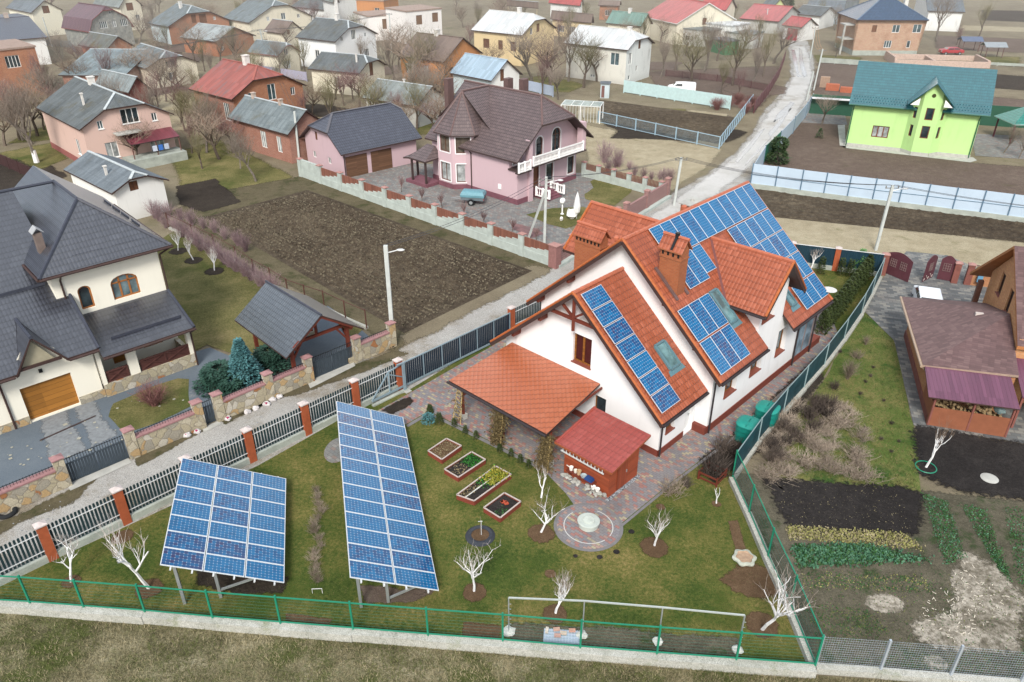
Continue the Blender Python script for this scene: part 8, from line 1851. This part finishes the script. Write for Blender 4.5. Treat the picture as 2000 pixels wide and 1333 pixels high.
# evergreens
def needles(mb, n, h, rfun, rnd, s, droop=.1, m=1, base=0):
    for _ in range(n):
        z = h*(rnd.random()**.8); a = rnd.uniform(0,6.28); R_ = rfun(z/h); r = R_*math.sqrt(rnd.uniform(.25,1)); c = V((r*math.cos(a), r*math.sin(a), base+z)); o = V((math.cos(a), math.sin(a), rnd.uniform(-.3,.6)-droop)).normalized(); l = s*rnd.uniform(.7,1.3); e = V((-math.sin(a), math.cos(a), rnd.uniform(-.5,.5)))*l*.28
        mb.poly([c-e*.6, c+o*l*.5-e, c+o*l, c+o*l*.5+e], m)
def conifer(name, label, p, h, r, n, s, mat, rf=None, group=None, cat='conifer', seed=1):
    rnd = random.Random(seed); th = thing(name, label, cat, p, group); tr, cr = MB(), MB(); p = V(p); tr.tube(p, p+Z1*h*.9, max(.02,r*.07), .01, 6); tr.build('trunk', BK, th)
    needles(cr, n, h, rf or (lambda t: r*(1-t)*(.85+.3*math.sin(t*34)**2)+.04), rnd, s, m=0); cr.v = [v+p for v in cr.v]; cr.build('crown', mat, th); return th
BLU = leaf((.03,.10,.11),(.11,.26,.27),name='blue_needles'); JUN = leaf((.012,.04,.03),(.05,.115,.085),name='juniper_needles'); THU = leaf((.02,.035,.010),(.065,.085,.025),name='thuja_scales'); PIN = leaf((.02,.05,.02),(.07,.11,.04),name='pine_needles'); LGR = leaf((.05,.14,.04),(.15,.28,.10),name='fresh_leaves')
conifer('blue_spruce','conical blue spruce behind the stone wall of the villa',G(481,748),3.0,1.15,5200,.20,BLU,seed=3)
dome = lambda R_: (lambda t: R_*math.sqrt(max(0,1-t*t*.9))*(.8+.25*math.sin(t*9)))
for px, h, r, n, lb, sd in (((432,752),1.3,1.5,3600,'wide dark green juniper left of the blue spruce',5),((530,715),1.25,1.35,3200,'wide dark green juniper right of the blue spruce, under the carport eave',6),((455,765),.9,1.0,1700,'low juniper in front of the blue spruce',7)): conifer('juniper', lb, G(*px), h, r, n, .2, JUN, dome(r), seed=sd)
conifer('dwarf_spruce','dwarf pale blue spruce cushion at the corner of the paving',G(837,824),.5,.4,700,.1,BLU,dome(.4),seed=8)
for px, h, r, lb in (((858,829),.75,.26,'small yellow-green thuja right of the dwarf blue spruce'),((840,808),.6,.22,'small dark conifer behind the dwarf blue spruce')): conifer('small_conifer', lb, G(*px), h, r, 420, .09, THU, lambda t, r=r: r*(1-t*.8), seed=int(px[0]))
for i, (x, y) in enumerate(((887,834),(909,848),(930,858),(976,884),(998,893),(1016,904),(1032,915))): conifer('small_conifer', f'small thuja along the pergola paving edge, {ordinal(i)} from the gate end', G(x, y), .55, .16, 220, .08, THU, lambda t: .16*(1-t*.85), 'thujas along the paving edge', seed=i)
# clipped thuja hedge inside the teal mesh fence
for i in range(16):
    t = i/15; x, y = 1607+t*88, 648-t*112; conifer('thuja', f'columnar thuja in the hedge inside the mesh fence, {ordinal(i)} from the near end', G(x-3, y+2), 1.75, .42, 800, .15, THU, lambda t: .42*(1-t**3)*(.9+.1*math.sin(t*20)), 'thuja hedge', seed=40+i)
for i, (x, y, lb) in enumerate(((1602,527,'columnar thuja left of the second fence pillar'),(1641,530,'columnar thuja right of the second fence pillar'),(1658,532,'columnar thuja before the bright green bush'))): conifer('thuja', lb, G(x, y+8), 1.4, .3, 420, .14, THU, lambda t: .3*(1-t*.7), seed=70+i)
conifer('leafy_bush','bright green leafy bush before the dark blue sheet fence',G(1676,532),1.9,.75,900,.16,LGR,lambda t:.75*(1-t)*1.1+.1,cat='bush',seed=80)
conifer('pine','dark green pine beside the red roofed building at the top',G(1533,45),8.0,2.2,2600,.55,PIN,lambda t: 2.2*(1-t**1.5)*(.8+.2*math.sin(t*25)),seed=81)
conifer('pine_bush','bushy dark green pine at the fence corner of the green house',G(1517,318),2.8,1.3,1800,.3,PIN,dome(1.3),seed=82)
conifer('small_conifer','small green conifer on the bare yard left of the green house',G(1600,270),1.2,.5,380,.16,PIN,lambda t:.5*(1-t),seed=83)
# grass and ground plants nobody could count
def stuff(name, mb, mats): o = mb.build(name, mats); o['kind'] = 'stuff'; return o
STRAWL = leaf((.12,.105,.05),(.42,.36,.22),.7,name='dry_blades'); GRASSL = leaf((.045,.065,.015),(.15,.16,.05),.7,name='green_blades'); CABB = leaf((.025,.085,.045),(.10,.23,.135),name='kale_leaves'); YEL = leaf((.12,.12,.03),(.34,.33,.12),name='yellowing_leaves')
def blades(mb, fn, n, h, w, rnd, mfun):
    for _ in range(n):
        p = fn()
        if p is None: continue
        a = rnd.uniform(0,6.28); t = V((math.cos(a),math.sin(a),0)); l = h*rnd.uniform(.5,1.4); tip = p+V((rnd.gauss(0,.6)*l, rnd.gauss(0,.6)*l, l)); mb.poly([p-t*w, p+t*w, tip], mfun(p, rnd))
rnd = random.Random(21); mb = MB()
def mead():
    x = rnd.uniform(-60,2060); y0 = 1200+x*.077; y = y0+ (1345-y0)*rnd.random() if y0 < 1340 else None
    return None if y is None else G(x, y+2)
def mf_(p, r): v = mn.noise(V((p.x*.35,p.y*.35,3)))+mn.noise(V((p.x*1.3,p.y*1.3,9)))*.6+r.gauss(0,.25); return 1 if v > .12 else 0
blades(mb, mead, 30000, .12, .013, rnd, mf_); stuff('meadow_grass', mb, [STRAWL, GRASSL])
mb = MB(); lawnq = [G(x,y) for x,y in ((0,1160),(500,905),(700,805),(838,815),(1050,915),(1110,990),(1210,1045),(1440,905),(1590,1290),(800,1236))]
def inpoly(p, P):
    c = False; j = len(P)-1
    for i in range(len(P)):
        if (P[i].y > p.y) != (P[j].y > p.y) and p.x < (P[j].x-P[i].x)*(p.y-P[i].y)/(P[j].y-P[i].y)+P[i].x: c = not c
        j = i
    return c
def lawnp():
    for _ in range(20):
        p = G(rnd.uniform(0,1590), rnd.uniform(805,1295))
        if inpoly(p, lawnq) and (p-PC).length > 1.7 and mn.noise(V((p.x*.6,p.y*.6,1))) + rnd.gauss(0,.35) > -.1: return p+Z1*.03
LGL = leaf((.03,.05,.010),(.085,.105,.028),.5,name='lawn_blades'); LYL = leaf((.09,.08,.025),(.22,.18,.075),.5,name='dry_lawn_blades')
blades(mb, lawnp, 15000, .045, .010, rnd, lambda p, r: 1 if mn.noise(V((p.x*.45,p.y*.45,5)))+r.gauss(0,.3) > .18 else 0); stuff('lawn_grass', mb, [LGL, LYL])
mb = MB(); rq = [G(x,y) for x,y in ((1718,560),(1610,745),(1495,925),(1790,955),(1780,835),(1745,672),(1692,618))]
def rlawn():
    for _ in range(20):
        p = G(rnd.uniform(1495,1800), rnd.uniform(560,955))
        if inpoly(p, rq): return p+Z1*.03
blades(mb, rlawn, 9000, .09, .014, rnd, lambda p, r: 1 if mn.noise(V((p.x*.5,p.y*.5,7)))+r.gauss(0,.3) > .15 else 0); stuff('rough_grass', mb, [LGL, LYL])
def bedrow(name, px, n, s, mats, seed, mf=lambda r: 0, up=.4):
    q = RQ([G(x,y) for x,y in px], seed); mb = MB()
    for _ in range(n): tufts(mb, lambda: q(), 1, s, q.r, up, mf(q.r))
    stuff(name, mb, mats)
bedrow('yellowing_plants', [(1537,1030),(1767,1043),(1803,1075),(1540,1052)], 2600, .10, [YEL, STRAWL], 1, lambda r: int(r.random() < .45))
bedrow('kale_row', [(1548,1070),(1690,1066),(1819,1096),(1560,1112)], 3400, .13, [CABB, PLD], 2, lambda r: int(r.random() < .35))
bedrow('low_weeds', [(1565,1118),(1800,1125),(1830,1160),(1575,1150)], 1300, .07, [PLD, YEL], 3, lambda r: int(r.random() < .3))
bedrow('low_weeds', [(1800,965),(1850,980),(1885,1090),(1845,1105)], 2200, .08, [PLD, CABB], 4, lambda r: int(r.random() < .3))
bedrow('low_weeds', [(1875,985),(1925,995),(1975,1140),(1950,1110)], 1800, .08, [PLD, CABB], 5, lambda r: int(r.random() < .2))
bedrow('low_weeds', [(1960,990),(2060,1005),(2060,1190),(1990,1140)], 2200, .08, [PLD, CABB], 6, lambda r: int(r.random() < .2))
bedrow('low_weeds', [(1570,1180),(1700,1195),(1740,1240),(1600,1270)], 1300, .06, [PLD, GRASSL], 7, lambda r: int(r.random() < .4))
bedrow('low_weeds', [(1610,1290),(1790,1305),(2020,1330),(1990,1270)], 1500, .06, [PLD, GRASSL], 8, lambda r: int(r.random() < .5))
bedrow('low_weeds', [(1530,1110),(2040,1130),(2060,1300),(1620,1290)], 2600, .06, [PLD, GRASSL], 10, lambda r: int(r.random() < .5))
bedrow('dry_litter', [(1500,945),(1755,958),(1785,1035),(1548,1026)], 900, .05, [STRAWL, DSH], 9, lambda r: int(r.random() < .5))
mb = MB(); q = RQ([G(x,y) for x,y in ((1790,1190),(1890,1090),(1990,1190),(1860,1260))], 12)
for _ in range(120):
    p = q(); f = V((q.r.gauss(0,1),q.r.gauss(0,1),q.r.gauss(0,.15))).normalized()*q.r.uniform(.02,.09); mb.beam(p+Z1*.04-f, p+Z1*.05+f, .022, .012)
stuff('wood_splinters', mb, plain((.62,.57,.48), .8, .15, name='fresh_wood'))
mb = MB(); q = RQ([G(x,y) for x,y in ((0,870),(330,745),(395,830),(60,960))], 13)
for _ in range(60):
    p = q(); e = V((q.r.gauss(0,.045),q.r.gauss(0,.045),0)); f_ = V((-e.y,e.x,0)); mb.poly([p+Z1*.06-e, p+Z1*.065-f_, p+Z1*.06+e, p+Z1*.065+f_])
stuff('leaf_litter', mb, plain((.34,.33,.27), .9, .2, name='fallen_leaf'))
mb = MB(); q = RQ([G(x,y) for x,y in ((415,428),(790,645),(1030,532),(600,378))], 14)
for _ in range(6500):
    tt = (q.r.randrange(28)+.5+q.r.gauss(0,.13))/28; aa = q.r.random(); p = q.c[0].lerp(q.c[1], aa).lerp(q.c[3].lerp(q.c[2], aa), tt); r = q.r.uniform(.04,.11); d = V((q.r.gauss(0,1),q.r.gauss(0,1),q.r.gauss(.3,.4))).normalized()*r; e = d.orthogonal().normalized()*r*.7; c = p+Z1*q.r.uniform(.08,.2); mb.poly([c-d-e*.3, c-e, c+d, c+e]); mb.poly([c-d, c+e, c+d+Z1*r*.6])
stuff_c = mb; mb = MB(); rdq = [V((p.x,p.y,0)) for p in gp([(20,1020),(700,730),(1060,545),(1060,590),(703,785),(60,1085)])]
for _ in range(3800):
    p = G(rnd.uniform(20,1060), rnd.uniform(545,1085))
    if not inpoly(p, rdq): continue
    r = rnd.uniform(.015,.05); a = rnd.uniform(0,6.28); q4 = [p+V((math.cos(a+k*1.57)*r, math.sin(a+k*1.57)*r*.8, .025)) for k in range(4)]; t_ = p+Z1*(.03+r)
    for k in range(4): mb.poly([q4[k], q4[(k+1)%4], t_], int(r > .035))
stuff('road_stones', mb, [plain((.45,.45,.44),.9,.3,9,name='pale_stones'), plain((.27,.28,.29),.9,.3,9,name='grey_stones')]); mb = stuff_c
stuff('stubble_clods', mb, [ground([(.3,(.08,.068,.048)),(.5,(.145,.125,.088)),(.7,(.23,.20,.145))], fine=5, name='dry_clods')])
# ------------------------------------------------------------------ poles, lines and village fences
CPOLE = plain((.46,.49,.47), .85, .15, 2, name='pole_concrete')
def pole(label, base, top, h=None, lamp=None, arms=1, strut=None, r=.14, group='concrete utility poles'):
    p = G(*base); q = plane_hit(top, p, V((0,1,0))); th = thing('utility_pole', label, 'utility pole', p, group)
    mb = MB(); mb.beam(p, q, r*1.5, r*1.3, up=(0,1,0)); 
    for i in range(8): pass
    mb.build('shaft', CPOLE, th)
    for k in range(arms):
        c = q-Z1*(.25+.5*k); mb = MB(); mb.beam(c-V((.55,0,0)), c+V((.55,0,0)), .06, .06)
        for s in (-.5,0,.5): mb.lathe(c+V((s,0,.03)), [(.05,0),(.06,.1),(.03,.16)], 6)
        mb.build('crossarm', plain((.2,.2,.19),.6), th)
    if lamp: mb = MB(); c = q-Z1*.5; mb.tube(c, c+V((lamp,-.1,.25)), .035, .03, 6); mb.blob(c+V((lamp*1.15,-.1,.25)), .26, .12, .08, 0, 1, .1, 8, 5); mb.build('lamp', plain((.6,.62,.62),.4,.1), th)
    if strut: s = G(*strut); mb = MB(); mb.beam(s, p.lerp(q,.82), r*1.3, r*1.2, up=(0,1,0)); mb.build('strut', CPOLE, th)
    return q
t1 = pole('pale concrete pole with a lamp beside the stone wall and ploughed field', (768,672), (753,480), lamp=.8, arms=0, r=.17)
t2 = pole('leaning concrete pole with crossarm and lamp before the pale blue fence', (1710,490), (1744,362), lamp=.9, r=.14)
t3 = pole('concrete pole beside the gravel road behind the roof ridge of the main house', (1316,402), (1331,308), arms=1)
t4 = pole('concrete pole with a diagonal strut at the corner of the pink house yard', (1063,476), (1067,346), lamp=1.0, strut=(1032,466), arms=2)
t5 = pole('concrete pole behind the corner of the pink garage', (585,317), (575,218), arms=0)
t6 = pole('taller of the twin poles, with lamp, near the cream cottage', (522,129), (508,58), lamp=.9, arms=2); pole('shorter of the twin poles near the cream cottage', (508,133), (503,92), arms=0, r=.11)
t7 = pole('utility pole among bare trees beside the long barn', (218,153), (206,100), arms=2); pole('plain pole just behind the ridge of the peach house', (272,152), (263,114), arms=0)
t9 = pole('tall pole before the white flat-roofed villa', (765,102), (760,26), arms=1); pole('thin pole beside the dark tiled house at the left edge', (102,92), (83,34), arms=0, r=.1)
t11 = pole('pole at the far bend of the gravel road', (1582,116), (1593,53), arms=1, r=.12); t12 = pole('middle pole of three beside the gravel road', (1589,177), (1607,96), arms=1, r=.12); pole('nearest pole of three beside the gravel road', (1575,197), (1589,140), arms=0, r=.12)
pole('pole before the red roofed building at the top of the road', (1495,62), (1500,17), arms=1, r=.1)
def line(label, a, b, n=3, sag=.6, m=None):
    th = thing('power_line', label, 'power line', (a+b)/2)
    for k in range(n):
        mb = MB(); o = V(((k-(n-1)/2)*.45, 0, 0)); prev = None
        for i in range(13):
            t = i/12; p = a.lerp(b, t)+o-Z1*sag*4*t*(1-t)
            if prev is not None: mb.tube(prev, p, .02, .02, 3, caps=False)
            prev = p
        mb.build('cable', m or plain((.05,.05,.055),.6), th)
line('overhead cables from the leaning pole to the pole behind the main house', t2, t3); line('overhead cables from the leaning pole out past the right edge', t2, t2+V((24,-9,0)), 2); line('two cables from the stone wall pole to the pink house pole', t1, t4, 2, .5); line('overhead cables from the pink house pole to the road pole', t4, t3, 2, .4); line('overhead cables between the twin poles and the villa pole', t6, t9); line('overhead cables between the barn pole and the twin poles', t7, t6); line('orange looped cables between the two far road poles', t11, t12, 3, 1.2, plain((.50,.24,.09),.6,name='orange_cable')); line('cables from the garage corner pole to the twin poles', t5, t6, 2)
def vfence(name, label, px, h, kind, mat, step=2.5, post=None, z0=0, cat='fence'):
    pts = [G(x,y) for x,y in px]; th = thing(name, label, cat, pts[0])
    for a, b in zip(pts, pts[1:]):
        d = (b-a); L = d.length; f = Fr(a, math.degrees(math.atan2(d.x,d.y))); n = max(1, int(L/step))
        for i in range(n+1): mb = MB(); s = L*i/n; mb.box(f, s-.06, s+.06, -.06, .06, 0, h+.05); mb.build('post', post or mat, th)
        if kind == 'sheet': mb = MB(); mb.box(f, 0, L, -.03, .03, .15, h); mb.build('panel', mat, th)
        elif kind == 'pales': pickets(th, f, 0, L, 0, .1, h, .2, .13, mat)
        else:
            mb = MB(); mb.box(f, 0, L, -.03, .03, h-.08, h); mb.box(f, 0, L, -.03, .03, .1, .16); mb.build('rail', mat, th); mb = MB(); mb.poly([f.P(0,0,.1),f.P(L,0,.1),f.P(L,0,h),f.P(0,0,h)]); mb.build('netting', smesh((.22,.30,.34), .22, 'grey_netting'), th)
SKYB = plain((.30,.42,.50),.5,.1,name='pale_blue_frame')
vfence('frame_fence','pale blue framed netting fence in front of the dark garden field',[(1168,240),(1404,292)],1.5,'net',SKYB,2.8); vfence('frame_fence','pale blue framed netting fence at the road end of the dark garden field',[(1404,292),(1468,206)],1.5,'net',SKYB,1.6)
vfence('sheet_fence','pale aqua sheet fence behind the dark garden field',[(1218,182),(1425,215)],1.9,'sheet',plain((.45,.60,.60),.6,.12,name='aqua_sheet'),2.6)
vfence('sheet_fence','maroon sheet fence along the left side of the gravel road',[(1472,222),(1500,186),(1520,152),(1532,118)],1.7,'sheet',plain((.13,.05,.055),.6,.15,name='maroon_sheet'))
vfence('paling_fence','dark brown paling fence across the bare orchard',[(1300,150),(1400,160),(1500,180)],1.1,'pales',plain((.10,.05,.05),.8,.2))
vfence('paling_fence','dark paling fence in the yard left of the dark tiled villa',[(-40,305),(40,340),(105,372)],1.4,'pales',plain((.06,.03,.03),.7,.2)); vfence('concrete_fence','grey concrete fence before the blue roofed brick house',[(1600,124),(1690,130),(1760,140)],1.0,'sheet',CONCG)
vfence('sheet_fence','mauve-grey sheet fence below the cream cottage by the twin poles',[(470,140),(600,160)],1.5,'sheet',plain((.34,.33,.42),.6,.1)); vfence('paling_fence','grey fence before the grey stone house',[(92,90),(140,95),(150,110)],1.4,'pales',plain((.18,.19,.19),.8,.2)); vfence('sheet_fence','pale sheet fence behind the ridge of the pink house',[(985,168),(1080,190)],1.6,'sheet',plain((.40,.47,.58),.6,.1)); vfence('low_wall','long low grey wall between the upper fields',[(1915,128),(2080,136)],.6,'sheet',CONCG,cat='wall')
# cage, outhouse and small yard things
cf_ = Fr(G(1095,238), 104); th = thing('aviary', 'pale wire cage with flat netted roof behind the pink house', 'cage', cf_.P(2.5,-1.5,0)); 
for a in (0,2.6,5.2):
    for b in (0,-3): mb = MB(); mb.box(cf_, a-.06, a+.06, b-.06, b+.06, 0, 2.2); mb.build('post', WF, th)
mb = MB(); [mb.beam(cf_.P(0,b,2.2), cf_.P(5.2,b,2.2), .08, .08) for b in (0,-3)]; [mb.beam(cf_.P(a,0,2.2), cf_.P(a,-3,2.2), .08, .08) for a in (0,1.3,2.6,3.9,5.2)]; [mb.beam(cf_.P(i*.4,0,.1), cf_.P(i*.4,0,2.2), .04, .04) for i in range(14)]; mb.build('cage_frame', plain((.6,.62,.6),.5), th); mb = MB(); mb.poly([cf_.P(0,0,2.22),cf_.P(5.2,0,2.22),cf_.P(5.2,-3,2.22),cf_.P(0,-3,2.22)]); mb.build('net_roof', smesh((.4,.5,.5), .5, 'roof_netting'), th)
of = Fr(G(1172,192), 100); th = thing('outhouse', 'tiny white outhouse with a lean-to roof beside the dark garden field', 'outhouse', of.P(0,0,0)); mb = MB(); mb.box(of, 0, 1.3, -1.3, 0, 0, 2.1); mb.build('wall', LBLUE, th); mb = MB(); mb.box(of, -.15, 1.45, -1.45, .2, 2.1, 2.2); mb.build('roof', S4, th); mb = MB(); mb.box(of, .15, .6, .0, .03, .1, 1.8); mb.build('door', plain((.16,.08,.07),.7), th)
for k, (x, y, w_, h_) in enumerate(((1612,176,2.0,1.0),(1600,170,1.6,1.6),(1640,180,2.2,.9))):
    f = Fr(G(x,y), 110); mb = MB()
    for i in range(int(w_/.28)):
        for j in range(int(h_/.2)): mb.box(f, i*.28+.01*(j%2), i*.28+.265, -.4-.02*(i%3), .4, j*.2, j*.2+.185)
    tag(mb.build('brick_pallet', plain((.42,.13,.07) if k != 1 else (.36,.25,.18),.9,.2,6)), ['low stack of red bricks beside the gravel road','taller pile of old brownish bricks beside the gravel road','row of red bricks left of the green house roof'][k], 'brick stack', 'brick stacks behind the green fence')
f = Fr(G(1745,128), 100); th = thing('foundation', 'unfinished brick foundation walls behind the green house roof', 'foundation', f.P(8,0,0))
for a0,a1,b0,b1,h_ in ((0,16,-.2,.2,1.0),(0,.4,-7,-.2,1.4),(15.6,16,-7,-.2,1.2),(7,7.4,-7,-.2,.8),(0,16,-7.4,-7,.9)): mb = MB(); mb.box(f, a0,a1,b0,b1,0,h_); mb.build('wall', plain((.48,.36,.30),.9,.25,4), th)
for i, (x, y, c_) in enumerate(((1890,100,(.10,.13,.2)),(1935,112,(.25,.28,.3)))):
    f = Fr(G(x,y), 95); th = thing('field_shelter', ['small blue-roofed garden shelter right of the red car','open picnic shelter with pitched grey roof in the upper right field'][i], 'shelter', f.P(0,0,0))
    for a in (-1.5,1.5):
        for b in (-1,1): mb = MB(); mb.beam(f.P(a,b,0), f.P(a,b,2), .1, .1); mb.build('post', plain((.15,.08,.07),.8), th)
    mb = MB(); solid(mb, [[f.P(-2,-1.4,2),f.P(2,-1.4,2),f.P(2,0,2.7),f.P(-2,0,2.7)],[f.P(-2,1.4,2),f.P(-2,0,2.7),f.P(2,0,2.7),f.P(2,1.4,2)]], .08, 0, 0); mb.build('roof', plain(c_,.6), th)
# porch, washing line and balcony of the peach house
th, fx, L, W, zr = PW
mb = MB(); solid(mb, [[fx.P(-1.6,4.2,2.6),fx.P(-1.6,9.6,2.6),fx.P(.38,9.6,3.3),fx.P(.38,4.2,3.3)]], .08, 0, 1); mb.build('porch_roof', [seam((.16,.04,.055),.4,amt=.1), DARKM], th)
mb = MB(); mb.box(fx, -2.2, .38, 3.6, 9.8, 0, 1.0); mb.build('terrace', CONCG, th)
for b in (4.3,6.9,9.5): mb = MB(); mb.beam(fx.P(-1.5,b,0), fx.P(-1.5,b,2.6), .1, .1); mb.build('porch_post', plain((.14,.07,.06),.7), th)
mb = MB(); mb.box(fx, -.9, .38, 3.3, 5.9, 3.6, 3.75); mb.build('balcony_slab', CONC, th)
for i, (c_, lb) in enumerate((((.55,.6,.7),'pale towel on the washing line of the peach house'),((.05,.16,.5),'blue cloth on the washing line of the peach house'),((.45,.5,.6),'pale grey shirt on the washing line of the peach house'))):
    mb = MB(); b = 6.6+i*.65; mb.box(fx, -1.72, -1.69, b-.25, b+.25, 1.5, 2.1); tag(mb.build('laundry', plain(c_,.9,.1)), lb, 'laundry', 'laundry of the peach house')
